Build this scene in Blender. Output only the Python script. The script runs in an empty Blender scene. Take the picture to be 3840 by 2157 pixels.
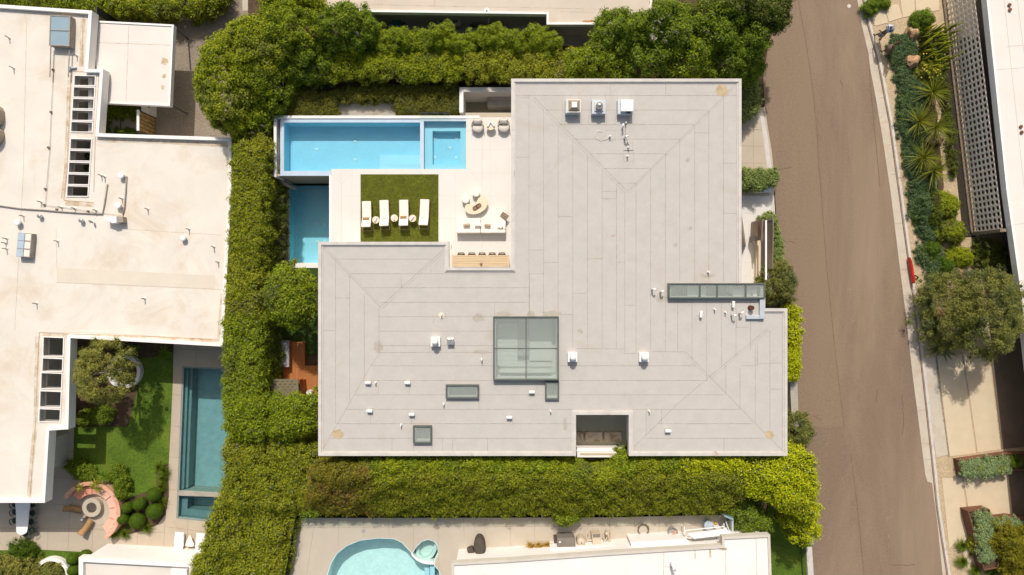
import bpy, bmesh, math, random
import numpy as np
from mathutils import Vector
from mathutils.geometry import tessellate_polygon
random.seed(7)
RNG = np.random.default_rng(7)
SC = bpy.context.scene
COL = SC.collection
# ---------------------------------------------------------------- camera, sky, sun, exposure
CAMZ = 48.0
FPX = 2576.0                       # focal length in pixels of the 3840 px wide photograph (24 mm lens)
cd = bpy.data.cameras.new('camera'); cam = bpy.data.objects.new('camera', cd); COL.objects.link(cam)
cam.location = (0, 0, CAMZ); cam.rotation_euler = (0, 0, 0)
cd.sensor_width = 36.0; cd.lens = FPX/3840*36.0; cd.clip_start = 1.0; cd.clip_end = 1500
SC.camera = cam
SUN_EL = math.radians(49); SUN_AZ = math.radians(-4.5)      # azimuth from +Y (top of the picture)
w = bpy.data.worlds.new('World'); SC.world = w; w.use_nodes = True
nt = w.node_tree; nt.nodes.clear()
sky = nt.nodes.new('ShaderNodeTexSky'); sky.sky_type = 'NISHITA'; sky.sun_disc = False
sky.sun_elevation = SUN_EL; sky.sun_rotation = SUN_AZ; sky.dust_density = 3.0; sky.ozone_density = 0.3
bg = nt.nodes.new('ShaderNodeBackground'); bg.inputs['Strength'].default_value = 0.14
wo = nt.nodes.new('ShaderNodeOutputWorld')
wm = nt.nodes.new('ShaderNodeMix'); wm.data_type = 'RGBA'; wm.blend_type = 'MULTIPLY'; wm.inputs[0].default_value = 1.0; wm.inputs[7].default_value = (1.06, 1.0, .86, 1)
nt.links.new(sky.outputs[0], wm.inputs[6]); nt.links.new(wm.outputs[2], bg.inputs[0]); nt.links.new(bg.outputs[0], wo.inputs[0])
sl = bpy.data.lights.new('sun', 'SUN'); sl.energy = 3.6; sl.angle = math.radians(0.5); sl.color = (1.0, 0.945, 0.865)
so = bpy.data.objects.new('sun', sl); COL.objects.link(so)
sv = Vector((math.sin(SUN_AZ)*math.cos(SUN_EL), math.cos(SUN_AZ)*math.cos(SUN_EL), math.sin(SUN_EL)))
so.rotation_euler = sv.to_track_quat('Z', 'Y').to_euler(); so.location = (0, 0, 60)
SC.view_settings.view_transform = 'Standard'; SC.view_settings.look = 'None'
SC.view_settings.exposure = 0.0; SC.view_settings.gamma = 1.0
SC.cycles.max_bounces = 8; SC.cycles.transparent_max_bounces = 12
# ---------------------------------------------------------------- helpers
def W(px, py, z=0.0):
    k = (CAMZ - z)/FPX
    return ((px-1920.0)*k, (1078.5-py)*k)
def WP(pts, z): return [W(a, b, z) for a, b in pts]
def S(px, z): return px*(CAMZ-z)/FPX

def root_loc(o):
    l = Vector((0, 0, 0))
    while o is not None:
        l += o.location; o = o.parent
    return l

class MB:
    def __init__(s): s.v = []; s.f = []
    def add(s, vs, fs):
        n = len(s.v); s.v += [tuple(p) for p in vs]; s.f += [tuple(i+n for i in f) for f in fs]; return s
    def box(s, x0, y0, z0, x1, y1, z1):
        return s.add([(x0,y0,z0),(x1,y0,z0),(x1,y1,z0),(x0,y1,z0),(x0,y0,z1),(x1,y0,z1),(x1,y1,z1),(x0,y1,z1)],
            [(0,3,2,1),(4,5,6,7),(0,1,5,4),(1,2,6,5),(2,3,7,6),(3,0,4,7)])
    def cbox(s, c, d, rz=0.0, rx=0.0, ry=0.0):
        hx, hy, hz = d[0]/2, d[1]/2, d[2]/2
        from mathutils import Euler
        M = Euler((rx, ry, rz)).to_matrix(); C = Vector(c)
        vs = [C + M @ Vector((a*hx, b*hy, e*hz)) for e in (-1,1) for a, b in ((-1,-1),(1,-1),(1,1),(-1,1))]
        return s.add(vs, [(0,3,2,1),(4,5,6,7),(0,1,5,4),(1,2,6,5),(2,3,7,6),(3,0,4,7)])
    def prism(s, pts, z0, z1, holes=(), cap=True, bottom=True):
        loops = [list(pts)] + [list(h) for h in holes]
        allp = [p for l in loops for p in l]; n = len(allp)
        vs = [(p[0], p[1], z0) for p in allp] + [(p[0], p[1], z1) for p in allp]
        fs = []
        k = 0
        for li, l in enumerate(loops):
            m = len(l)
            ar = sum(l[i][0]*l[(i+1)%m][1]-l[(i+1)%m][0]*l[i][1] for i in range(m))
            for i in range(m):
                a, b = k+i, k+(i+1)%m
                q = (a, b, b+n, a+n)
                if (ar > 0) != (li == 0): q = q[::-1]
                fs.append(q)
            k += m
        if cap:
            for t in tessellate_polygon([[Vector((p[0], p[1], 0)) for p in l] for l in loops]):
                a, b, c = [Vector(allp[i]) for i in t]
                up = (b.x-a.x)*(c.y-a.y)-(b.y-a.y)*(c.x-a.x) > 0
                T = t if up else t[::-1]
                fs.append(tuple(i+n for i in T))
                if bottom: fs.append(tuple(T[::-1]))
        return s.add(vs, fs)
    def ringpoly(s, pts, wdt, z0, z1):
        return s.prism(pts, z0, z1, [inset(pts, wdt)])
    def cyl(s, x, y, z0, z1, r0, r1=None, n=16, cap=True):
        if r1 is None: r1 = r0
        vs = []
        for z, r in ((z0, r0), (z1, r1)):
            vs += [(x+r*math.cos(2*math.pi*i/n), y+r*math.sin(2*math.pi*i/n), z) for i in range(n)]
        fs = [(i, (i+1)%n, (i+1)%n+n, i+n) for i in range(n)]
        if cap: fs += [tuple(range(n, 2*n)), tuple(range(n-1, -1, -1))]
        return s.add(vs, fs)
    def rings(s, x, y, prof, n=18, sx=1, sy=1, rot=0):      # lathe: prof = [(r, z), ...]
        vs = []; m = len(prof); c, q = math.cos(rot), math.sin(rot)
        for r, z in prof:
            for i in range(n):
                a = 2*math.pi*i/n; u, v = sx*r*math.cos(a), sy*r*math.sin(a)
                vs.append((x+u*c-v*q, y+u*q+v*c, z))
        fs = [(j*n+i, j*n+(i+1)%n, (j+1)*n+(i+1)%n, (j+1)*n+i) for j in range(m-1) for i in range(n)]
        fs += [tuple(range((m-1)*n, m*n)), tuple(range(n-1, -1, -1))]
        return s.add(vs, fs)
    def arc(s, cx, cy, ri, ro, a0, a1, z0, z1, n=32):
        full = abs(a1-a0) >= 359.9
        o = [(cx+ro*math.cos(math.radians(a0+(a1-a0)*i/n)), cy+ro*math.sin(math.radians(a0+(a1-a0)*i/n))) for i in range(n if full else n+1)]
        q = [(cx+ri*math.cos(math.radians(a0+(a1-a0)*i/n)), cy+ri*math.sin(math.radians(a0+(a1-a0)*i/n))) for i in range(n if full else n+1)]
        if full: return s.prism(o, z0, z1, [q])
        m = len(o)
        vs = [(p[0], p[1], z) for z in (z0, z1) for l in (o, q) for p in l]
        fs = []
        for i in range(m-1):
            fs += [(i, i+1, 2*m+i+1, 2*m+i), (m+i+1, m+i, 3*m+i, 3*m+i+1), (2*m+i, 2*m+i+1, 3*m+i+1, 3*m+i), (i+1, i, m+i, m+i+1)]
        fs += [(0, 2*m, 3*m, m), (m-1, 2*m-1, 4*m-1, 3*m-1)]
        return s.add(vs, fs)
    def tube(s, pts, r, n=8, cap=True):
        P = [Vector(p) for p in pts]; m = len(P)
        R = r if isinstance(r, (list, tuple)) else [r]*m
        vs = []; up = Vector((0, 0, 1))
        for i in range(m):
            d = (P[min(i+1, m-1)]-P[max(i-1, 0)]).normalized()
            a = d.cross(up if abs(d.z) < .95 else Vector((1, 0, 0))).normalized(); b = d.cross(a)
            vs += [P[i]+(a*math.cos(2*math.pi*k/n)+b*math.sin(2*math.pi*k/n))*R[i] for k in range(n)]
        fs = [(i*n+k, i*n+(k+1)%n, (i+1)*n+(k+1)%n, (i+1)*n+k) for i in range(m-1) for k in range(n)]
        if cap: fs += [tuple(range(n-1, -1, -1)), tuple(range((m-1)*n, m*n))]
        return s.add(vs, fs)
    def strip(s, a, b, wd, z, h=0.004):                     # low raised line from a to b (world xy)
        d = Vector((b[0]-a[0], b[1]-a[1])); L = d.length
        if L < 1e-6: return s
        d /= L; nx, ny = -d.y*wd/2, d.x*wd/2
        return s.prism([(a[0]+nx, a[1]+ny), (a[0]-nx, a[1]-ny), (b[0]-nx, b[1]-ny), (b[0]+nx, b[1]+ny)], z-.02, z+h)
    def build(s, name, mt, parent=None, smooth=False, bevel=0.0, seg=2, sub=0):
        me = bpy.data.meshes.new(name); o = bpy.data.objects.new(name, me); COL.objects.link(o)
        off = root_loc(parent) if parent is not None else Vector((0, 0, 0))
        me.from_pydata([(v[0]-off.x, v[1]-off.y, v[2]-off.z) for v in s.v], [], s.f)
        me.materials.append(mt)
        bm = bmesh.new(); bm.from_mesh(me); bmesh.ops.recalc_face_normals(bm, faces=bm.faces); bm.to_mesh(me); bm.free()
        if smooth: me.shade_smooth()
        if parent is not None: o.parent = parent
        if bevel:
            b = o.modifiers.new('bevel', 'BEVEL'); b.width = bevel; b.segments = seg; b.limit_method = 'ANGLE'
        if sub:
            b = o.modifiers.new('sub', 'SUBSURF'); b.levels = sub; b.render_levels = sub
        return o

def inset(pts, d):
    n = len(pts)
    ar = sum(pts[i][0]*pts[(i+1)%n][1]-pts[(i+1)%n][0]*pts[i][1] for i in range(n))
    sg = 1 if ar > 0 else -1
    out = []
    for i in range(n):
        p0, p1, p2 = Vector(pts[i-1]), Vector(pts[i]), Vector(pts[(i+1)%n])
        d1 = (p1-p0).normalized(); d2 = (p2-p1).normalized()
        n1 = Vector((-d1.y, d1.x))*sg; n2 = Vector((-d2.y, d2.x))*sg
        b = n1+n2
        if b.length < 1e-6: b = n1
        b.normalize(); k = d/max(.3, b.dot(n1)); out.append((p1.x+b.x*k, p1.y+b.y*k))
    return out

def tag(o, label=None, cat=None, group=None, kind=None):
    if label: o['label'] = label
    if cat: o['category'] = cat
    if group: o['group'] = group
    if kind: o['kind'] = kind
    return o
def thing(name, label, cat, loc=(0, 0, 0), group=None):
    o = bpy.data.objects.new(name, None); COL.objects.link(o); o.location = loc; o.empty_display_size = .3
    return tag(o, label, cat, group)
def struct(o, label=None, cat='ground'): return tag(o, label, cat, None, 'structure')
def copy_tree(o, parent=None):
    c = o.copy(); COL.objects.link(c); c.parent = parent
    for ch in list(o.children): copy_tree(ch, c)
    return c
def place(proto, first, loc, rz, label, group=None, scale=None):
    o = proto if first else copy_tree(proto)
    o.location = loc; o.rotation_euler = (0, 0, rz); o['label'] = label
    if group: o['group'] = group
    if scale: o.scale = scale
    return o
# ---------------------------------------------------------------- materials
def newmat(name):
    m = bpy.data.materials.new(name); m.use_nodes = True; t = m.node_tree; t.nodes.clear()
    out = t.nodes.new('ShaderNodeOutputMaterial'); return m, t, out
def N(t, ty, **kw):
    n = t.nodes.new(ty)
    for k, v in kw.items():
        if k in n.inputs: n.inputs[k].default_value = v
        else: setattr(n, k, v)
    return n
def L(t, a, b): t.links.new(a, b)
def c4(c): return (c[0], c[1], c[2], 1)
def ramp(t, fac, stops):
    r = N(t, 'ShaderNodeValToRGB'); e = r.color_ramp.elements
    while len(e) < len(stops): e.new(.5)
    for i, (p, c) in enumerate(stops): e[i].position = p; e[i].color = c4(c)
    if fac is not None: L(t, fac, r.inputs[0])
    return r.outputs[0]
def noise(t, pos, scale, det=4, rough=.6, dist=0.0):
    n = N(t, 'ShaderNodeTexNoise', Scale=scale, Detail=det, Roughness=rough, Distortion=dist); L(t, pos, n.inputs['Vector']); return n.outputs['Fac']
def mixc(t, fac, a, b, mode='MIX'):
    m = N(t, 'ShaderNodeMix', data_type='RGBA', blend_type=mode)
    if isinstance(fac, float): m.inputs[0].default_value = fac
    else: L(t, fac, m.inputs[0])
    for k, x in ((6, a), (7, b)):
        if isinstance(x, tuple): m.inputs[k].default_value = c4(x)
        else: L(t, x, m.inputs[k])
    return m.outputs[2]
def mul(c, k): return tuple(min(1, x*k) for x in c)
def mat(name, col, rough=.6, amt=.12, sc=1.2, fine=30, fineamt=.06, bump=.0, stain=None, stsc=.35, stpos=(.55, .72), metal=0.0, spec=.4, stretch=None, sub=None, streak=None):
    """mottled surface: broad noise + fine grain + optional stain colour in irregular patches"""
    m, t, out = newmat(name)
    g = N(t, 'ShaderNodeNewGeometry').outputs['Position']
    if stretch:
        mp = N(t, 'ShaderNodeMapping'); mp.inputs['Scale'].default_value = stretch; L(t, g, mp.inputs['Vector']); gs = mp.outputs[0]
    else: gs = g
    a = noise(t, gs, sc, 5, .6); b = noise(t, g, fine, 3, .7)
    c = ramp(t, a, [(.3, mul(col, 1-amt)), (.7, mul(col, 1+amt))])
    c = mixc(t, 1.0, c, ramp(t, b, [(.25, (1-fineamt*2,)*3), (.75, (1, 1, 1))]), 'MULTIPLY')
    if stain:
        f = noise(t, gs, stsc, 8, .72, .6)
        mk = ramp(t, f, [(stpos[0], (0, 0, 0)), (stpos[1], (1, 1, 1))])
        c = mixc(t, mk, c, stain)
    if streak:
        mp = N(t, 'ShaderNodeMapping'); mp.inputs['Scale'].default_value = streak[0]; L(t, g, mp.inputs['Vector'])
        f = noise(t, mp.outputs[0], streak[1], 5, .6)
        c = mixc(t, ramp(t, f, [(.5, (0, 0, 0)), (.75, (.8,)*3)]), c, streak[2])
    p = N(t, 'ShaderNodeBsdfPrincipled', Roughness=rough, Metallic=metal); p.inputs['Specular IOR Level'].default_value = spec
    L(t, c, p.inputs['Base Color'])
    if bump:
        bp = N(t, 'ShaderNodeBump', Strength=bump, Distance=.02); L(t, b, bp.inputs['Height']); L(t, bp.outputs[0], p.inputs['Normal'])
    L(t, p.outputs[0], out.inputs[0]); return m
def leafmat(name, cols, patch=None, psc=.5, pp=(.5, .62), transl=.3, rough=.6, patch2=None):
    """leaf colour: varies from leaf to leaf, with irregular patches of an older/drier growth"""
    m, t, out = newmat(name)
    cols = [(c[0]*2.6+.014, c[1]*2.15+.011, c[2]*1.2+.001) for c in cols]; patch = patch and mul(patch, 1.9); patch2 = patch2 and mul(patch2, 1.9)
    geo = N(t, 'ShaderNodeNewGeometry'); r = geo.outputs['Random Per Island']; g = geo.outputs['Position']
    n = len(cols); c = ramp(t, r, [(i/max(1, n-1), cols[i]) for i in range(n)])
    if patch:
        f = noise(t, g, psc, 5, .65); mk = ramp(t, f, [(pp[0], (0, 0, 0)), (pp[1], (1, 1, 1))])
        c = mixc(t, mk, c, ramp(t, r, [(0, mul(patch, .7)), (1, mul(patch, 1.3))]))
    if patch2:
        mp = N(t, 'ShaderNodeMapping'); mp.inputs['Location'].default_value = (31, 17, 5); L(t, g, mp.inputs['Vector'])
        f = noise(t, mp.outputs[0], psc*.8, 5, .65); mk = ramp(t, f, [(.52, (0, 0, 0)), (.64, (1, 1, 1))])
        c = mixc(t, mk, c, ramp(t, r, [(0, mul(patch2, .7)), (1, mul(patch2, 1.3))]))
    p = N(t, 'ShaderNodeBsdfPrincipled', Roughness=rough); p.inputs['Specular IOR Level'].default_value = .2; L(t, c, p.inputs['Base Color'])
    tr = N(t, 'ShaderNodeBsdfTranslucent'); L(t, mixc(t, 1.0, c, (1.0, 1.0, .35), 'MULTIPLY'), tr.inputs[0])
    mx = N(t, 'ShaderNodeMixShader'); mx.inputs[0].default_value = transl
    L(t, p.outputs[0], mx.inputs[1]); L(t, tr.outputs[0], mx.inputs[2]); L(t, mx.outputs[0], out.inputs[0]); return m
def watermat(name, tint, bumps=.05, bsc=2.5):
    m, t, out = newmat(name)
    g = N(t, 'ShaderNodeNewGeometry').outputs['Position']
    b = noise(t, g, bsc, 3, .5)
    bp = N(t, 'ShaderNodeBump', Strength=bumps, Distance=.05); L(t, b, bp.inputs['Height'])
    tp = N(t, 'ShaderNodeBsdfTransparent'); tp.inputs[0].default_value = c4(tint)
    gl = N(t, 'ShaderNodeBsdfGlossy', Roughness=.03); L(t, bp.outputs[0], gl.inputs['Normal'])
    fr = N(t, 'ShaderNodeFresnel', IOR=1.33); L(t, bp.outputs[0], fr.inputs['Normal'])
    mx = N(t, 'ShaderNodeMixShader'); L(t, fr.outputs[0], mx.inputs[0]); L(t, tp.outputs[0], mx.inputs[1]); L(t, gl.outputs[0], mx.inputs[2])
    L(t, mx.outputs[0], out.inputs[0]); return m
def glassmat(name, tint, refl=.08, rough=.02, ior=1.5, dust=0.0):
    m, t, out = newmat(name)
    tp = N(t, 'ShaderNodeBsdfTransparent'); tp.inputs[0].default_value = c4(tint)
    gl = N(t, 'ShaderNodeBsdfGlossy', Roughness=rough)
    fr = N(t, 'ShaderNodeFresnel', IOR=ior)
    ad = N(t, 'ShaderNodeMath', operation='ADD'); L(t, fr.outputs[0], ad.inputs[0]); ad.inputs[1].default_value = refl
    mx = N(t, 'ShaderNodeMixShader'); L(t, ad.outputs[0], mx.inputs[0]); L(t, tp.outputs[0], mx.inputs[1]); L(t, gl.outputs[0], mx.inputs[2])
    df = N(t, 'ShaderNodeBsdfDiffuse'); df.inputs[0].default_value = (.62, .66, .62, 1)
    m2 = N(t, 'ShaderNodeMixShader'); m2.inputs[0].default_value = dust; L(t, mx.outputs[0], m2.inputs[1]); L(t, df.outputs[0], m2.inputs[2])
    L(t, m2.outputs[0], out.inputs[0]); return m
# ---------------------------------------------------------------- foliage
def inpoly(x, y, poly):
    P = np.array(poly); r = np.zeros(len(x), bool); n = len(P)
    for i in range(n):
        x0, y0 = P[i-1]; x1, y1 = P[i]
        c = (y0 > y) != (y1 > y)
        with np.errstate(divide='ignore', invalid='ignore'):
            r ^= c & (x < (x1-x0)*(y-y0)/(y1-y0+1e-12)+x0)
    return r
def edgedist(x, y, poly):
    P = np.array(poly); d = np.full(len(x), 1e9)
    for i in range(len(P)):
        a = P[i-1]; b = P[i]; ab = b-a; L2 = (ab**2).sum()+1e-9
        t = np.clip(((x-a[0])*ab[0]+(y-a[1])*ab[1])/L2, 0, 1)
        d = np.minimum(d, np.hypot(x-a[0]-t*ab[0], y-a[1]-t*ab[1]))
    return d
def npmesh(name, V, nv, mats, fm, parent):
    """V (n*nv,3) faces of nv verts each; list of blocks [(V, nv, matindex)]"""
    me = bpy.data.meshes.new(name)
    tot = sum(len(b[0]) for b in V); nf = sum(len(b[2]) for b in V); nl = sum(b[2].size for b in V)
    me.vertices.add(tot); me.loops.add(nl); me.polygons.add(nf)
    co = np.concatenate([b[0] for b in V]).astype(np.float32)
    off = root_loc(parent) if parent is not None else (0, 0, 0)
    co = co - np.array([off[0], off[1], off[2]], np.float32)
    me.vertices.foreach_set('co', co.ravel())
    li = []; ls = []; mi = []; vo = 0; lo = 0
    for b in V:
        F = b[2]; li.append((F+vo).ravel()); ls.append(lo+np.arange(len(F))*F.shape[1]); mi.append(np.full(len(F), b[1])); vo += len(b[0]); lo += F.size
    me.loops.foreach_set('vertex_index', np.concatenate(li).astype(np.int32))
    me.polygons.foreach_set('loop_start', np.concatenate(ls).astype(np.int32))
    me.polygons.foreach_set('material_index', np.concatenate(mi).astype(np.int32))
    for m in mats: me.materials.append(m)
    me.update(calc_edges=True); me.validate()
    o = bpy.data.objects.new(name, me); COL.objects.link(o)
    if parent is not None: o.parent = parent
    return o
def leaves(C, R, n, size, asp=.5, up=.35, rough=.55, low=-.25, squash=1.0):
    """leaf quads on shells round clump centres C (k,3) radii R (k)"""
    k = len(C); T = k*n
    d = RNG.normal(size=(T, 3)); d /= np.linalg.norm(d, axis=1)[:, None]
    d[:, 2] = np.where(d[:, 2] < low, -d[:, 2], d[:, 2])
    rr = np.repeat(R, n)*(.62+.45*RNG.random(T))
    pos = np.repeat(C, n, 0)+d*rr[:, None]*np.array([1, 1, squash])
    nr = d+RNG.normal(size=(T, 3))*rough+np.array([0, 0, up]); nr /= np.linalg.norm(nr, axis=1)[:, None]
    a = np.cross(nr, RNG.normal(size=(T, 3))); a /= np.linalg.norm(a, axis=1)[:, None]; b = np.cross(nr, a)
    s = size*(.65+.7*RNG.random(T))[:, None]; h = s*asp
    V = np.stack([pos-a*s*.5, pos-b*h*.5+nr*s*.06, pos+a*s*.5, pos+b*h*.5+nr*s*.06], 1).reshape(-1, 3)
    return V, 0, np.arange(T*4).reshape(-1, 4)
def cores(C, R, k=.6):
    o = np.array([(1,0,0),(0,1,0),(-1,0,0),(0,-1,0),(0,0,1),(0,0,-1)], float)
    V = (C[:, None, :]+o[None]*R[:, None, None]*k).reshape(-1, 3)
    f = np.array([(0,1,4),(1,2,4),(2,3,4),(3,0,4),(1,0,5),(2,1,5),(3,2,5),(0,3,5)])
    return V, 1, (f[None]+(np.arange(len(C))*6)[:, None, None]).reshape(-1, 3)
def fnoise(x, y, sc, seed):
    r = np.random.default_rng(seed); v = np.zeros(len(x))
    for i in range(5):
        a = r.random()*6.28; f = sc*(.7+r.random()*1.3); v += np.sin(x*math.cos(a)*f*6.28+y*math.sin(a)*f*6.28+r.random()*6.28)
    return v/3.2
def foliage(name, poly, ztop, zbot, mt, parent, clump=.4, n=55, leaf=.13, R=.5, bumps=.25, bsc=.35, asp=.5, jag=.25, sides=True, dark=None, holes=0.0, up=.35, core=.6):
    """crown or hedge body over a ground-plan polygon (world xy): leaf clumps over the top and down the flanks"""
    P = np.array(poly); sp = clump*.78
    x0, y0 = P.min(0)-.1; x1, y1 = P.max(0)+.1
    gx, gy = np.meshgrid(np.arange(x0, x1, sp), np.arange(y0, y1, sp)); x = gx.ravel()+RNG.normal(size=gx.size)*sp*.3; y = gy.ravel()+RNG.normal(size=gx.size)*sp*.3
    k = inpoly(x, y, poly); x, y = x[k], y[k]
    if len(x) == 0: x = np.array([P[:, 0].mean()]); y = np.array([P[:, 1].mean()])
    d = edgedist(x, y, poly); ins = min(clump*(.42+jag*.2), .5*d.max()); kk = d > ins; x, y, d = x[kk], y[kk], d[kk]-ins; t = np.clip(d/R, 0, 1)
    zt = ztop(x, y) if callable(ztop) else np.full(len(x), float(ztop))
    fall = np.sqrt(np.clip(1-(1-t)**2, 0, 1))
    depth = np.minimum(zt-zbot, R*1.1)
    z = zt-depth*(1-fall)+fnoise(x, y, bsc, len(x)+3)*bumps+RNG.normal(size=len(x))*bumps*.35-clump*.4
    if holes > 0:
        kk = RNG.random(len(x)) > holes; x, y, z = x[kk], y[kk], z[kk]
    C = [np.stack([x, y, z], 1)]
    if sides:
        PI_ = np.array(inset([tuple(q) for q in P], ins))
        for i in range(len(P)):
            a, b = PI_[i-1], PI_[i]; Ls = np.hypot(*(b-a)); m = max(1, int(Ls/(sp*1.1)))
            for j in range(m):
                q = a+(b-a)*((j+RNG.random())/m); zt1 = ztop(np.array([q[0]]), np.array([q[1]]))[0] if callable(ztop) else ztop
                lv = np.arange(zbot+clump*.5, zt1-R*.8, sp*1.25)
                if len(lv):
                    C.append(np.stack([q[0]+RNG.normal(size=len(lv))*.12, q[1]+RNG.normal(size=len(lv))*.12, lv+RNG.normal(size=len(lv))*.1], 1))
    C = np.concatenate(C); C[:, :2] += np.clip(RNG.normal(size=(len(C), 2)), -1.6, 1.6)*jag*clump*.6
    C[:, 2] = np.maximum(C[:, 2], zbot+clump*.3)
    Rr = clump*(.7+.45*RNG.random(len(C))); n = int(n*1.35); leaf = leaf*.9
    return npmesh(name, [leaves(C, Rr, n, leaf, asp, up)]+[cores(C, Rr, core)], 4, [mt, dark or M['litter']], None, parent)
def ball(name, x, y, z0, r, h, mt, parent, n=1500, size=.055):
    """tightly clipped ball of small leaves over a solid dome"""
    d = RNG.normal(size=(n, 3)); d[:, 2] = np.abs(d[:, 2])-.25*(RNG.random(n) < .3); d /= np.linalg.norm(d, axis=1)[:, None]
    k = np.array([r, r, h*.62]); c = np.array([x, y, z0+h*.38])
    pos = c+d*k*(.95+.07*RNG.random(n))[:, None]
    nr = d+RNG.normal(size=(n, 3))*.45; nr /= np.linalg.norm(nr, axis=1)[:, None]
    a = np.cross(nr, RNG.normal(size=(n, 3))); a /= np.linalg.norm(a, axis=1)[:, None]; b = np.cross(nr, a)
    s = size*(.7+.6*RNG.random(n))[:, None]
    V = np.stack([pos-a*s*.5, pos-b*s*.3, pos+a*s*.5, pos+b*s*.3], 1).reshape(-1, 3)
    m_, n_ = 10, 20; cv = []; cf = []
    for j in range(m_+1):
        t = -.5+(math.pi/2+.5)*j/m_
        for i in range(n_): cv.append((x+r*.95*math.cos(t)*math.cos(6.2832*i/n_), y+r*.95*math.cos(t)*math.sin(6.2832*i/n_), z0+h*.38+h*.59*math.sin(t)))
    cf = [(j*n_+i, j*n_+(i+1)%n_, (j+1)*n_+(i+1)%n_, (j+1)*n_+i) for j in range(m_) for i in range(n_)]
    return npmesh(name, [(V, 0, np.arange(n*4).reshape(-1, 4)), (np.array(cv), 0, np.array(cf))], 4, [M[mt]], None, parent)
def ell(cx, cy, rx, ry, z, n=20, rot=0, jit=.07):
    x, y = W(cx, cy, z); k = (CAMZ-z)/FPX; r = random.Random(int(cx*7+cy)); out = []
    for i in range(n):
        a = 2*math.pi*i/n; q = 1+jit*(r.random()*2-1)
        u, v = rx*k*q*math.cos(a), ry*k*q*math.sin(a)
        out.append((x+u*math.cos(rot)-v*math.sin(rot), y+u*math.sin(rot)+v*math.cos(rot)))
    return out
def trunk(parent, x, y, z0, z1, r, mt, spread=0.0, limbs=4, name='trunk'):
    m = MB(); rr = random.Random(int(x*100+y*10))
    m.tube([(x, y, z0), (x+.05, y, z0+(z1-z0)*.5), (x, y+.05, z1)], [r, r*.8, r*.6], 8)
    for i in range(limbs):
        a = i*6.28/limbs+rr.random(); zz = z0+(z1-z0)*(.45+.1*rr.random())
        m.tube([(x, y, zz), (x+math.cos(a)*spread*.5, y+math.sin(a)*spread*.5, zz+(z1-zz)*.6), (x+math.cos(a)*spread, y+math.sin(a)*spread, z1)], [r*.5, r*.33, r*.12], 6)
    return m.build(name, mt, parent, smooth=True)
def blades(name, spots, mt, parent, length=.9, width=.05, n=40, tilt=(10, 80), droop=.3, seg=3, dark=None):
    """long thin leaves fanning out from each (x, y, z, scale) spot"""
    Vs = []; Fs = []; k = 0
    for (x, y, z, sc) in spots:
        for i in range(n):
            a = RNG.random()*6.283; el = math.radians(tilt[0]+(tilt[1]-tilt[0])*RNG.random()); Ln = length*sc*(.75+.4*RNG.random()); wd = width*sc
            ca, sa = math.cos(a), math.sin(a)
            for j in range(seg+1):
                u = j/seg; h = math.cos(el)*Ln*u; zz = math.sin(el)*Ln*u-droop*Ln*u*u
                ww = wd*(.5 if j == 0 else (1-u*.95)) ; tw = .12*wd
                Vs.append((x+ca*h-sa*ww/2, y+sa*h+ca*ww/2, z+zz+tw)); Vs.append((x+ca*h+sa*ww/2, y+sa*h-ca*ww/2, z+zz))
            for j in range(seg): Fs.append((k+2*j, k+2*j+1, k+2*j+3, k+2*j+2))
            k += 2*(seg+1)
    return npmesh(name, [(np.array(Vs), 0, np.array(Fs))], 4, [mt], None, parent)
M = {}
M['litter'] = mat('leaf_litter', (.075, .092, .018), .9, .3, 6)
M['soil'] = mat('soil', (.10, .062, .035), .95, .35, 2.2, 40, .2, .5, stain=(.16, .10, .05), stsc=1.2)
M['roof_grey'] = mat('grey_roof_membrane', (.515, .485, .455), .8, .045, 1.6, 45, .09, .3, stain=(.44, .39, .33), stsc=.4, stpos=(.54, .78))
M['seam'] = mat('roof_seam', (.37, .305, .245), .85, .45, 3.0, 20, .2)
M['seam_light'] = mat('roof_seam_light', (.455, .42, .38), .85, .2, 3.0, 20, .1)
M['coping'] = mat('pale_metal_coping', (.60, .56, .52), .45, .1, 1.5, 30, .1, stain=(.36, .22, .14), stsc=1.6, stpos=(.62, .72))
M['white_roof'] = mat('stained_white_roof', (.725, .67, .60), .85, .06, .5, 40, .07, .2, stain=(.58, .48, .37), stsc=.28, stpos=(.50, .72))
M['white_roof3'] = mat('bright_white_roof', (.80, .765, .735), .8, .04, .5, 40, .06, .1, stain=(.64, .58, .53), stsc=.6, stpos=(.56, .8))
M['white_roof2'] = mat('clean_white_roof', (.72, .67, .62), .8, .04, .5, 40, .05, .1, stain=(.66, .60, .55), stsc=.5, stpos=(.56, .8))
M['tan_roof'] = mat('tan_roof', (.58, .50, .415), .85, .07, .6, 40, .06, .1, stain=(.50, .36, .25), stsc=.5, stpos=(.64, .8))
M['white'] = mat('white_stucco', (.82, .79, .76), .7, .03, 1.5, 40, .04, .1)
M['white_paint'] = mat('white_paint', (.86, .84, .82), .45, .03, 2, 40, .02)
M['cream_wall'] = mat('cream_wall', (.60, .55, .48), .8, .08, 1.2, 40, .06, .15)
M['dirt'] = mat('roof_dirt', (.478, .43, .375), .9, .1, 2.5, 20, .15)
M['rust_line'] = mat('rust_stain', (.50, .36, .24), .9, .4, 3, 20, .25)
M['edge_stain'] = mat('edge_grime', (.70, .62, .52), .9, .12, 1.2, 25, .12, stain=(.42, .29, .17), stsc=1.3, stpos=(.44, .66))
M['stain_line'] = mat('weather_stain', (.62, .50, .38), .9, .3, 2.5, 20, .2)
M['terrace'] = mat('porcelain_tile', (.67, .64, .60), .5, .03, .8, 50, .03, .05)
M['joint'] = mat('tile_joint', (.55, .50, .44), .8, .1, 3)
M['concrete'] = mat('tan_concrete', (.50, .42, .325), .8, .06, .9, 60, .08, .3, stain=(.42, .34, .25), stsc=.5, stpos=(.55, .8))
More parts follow.
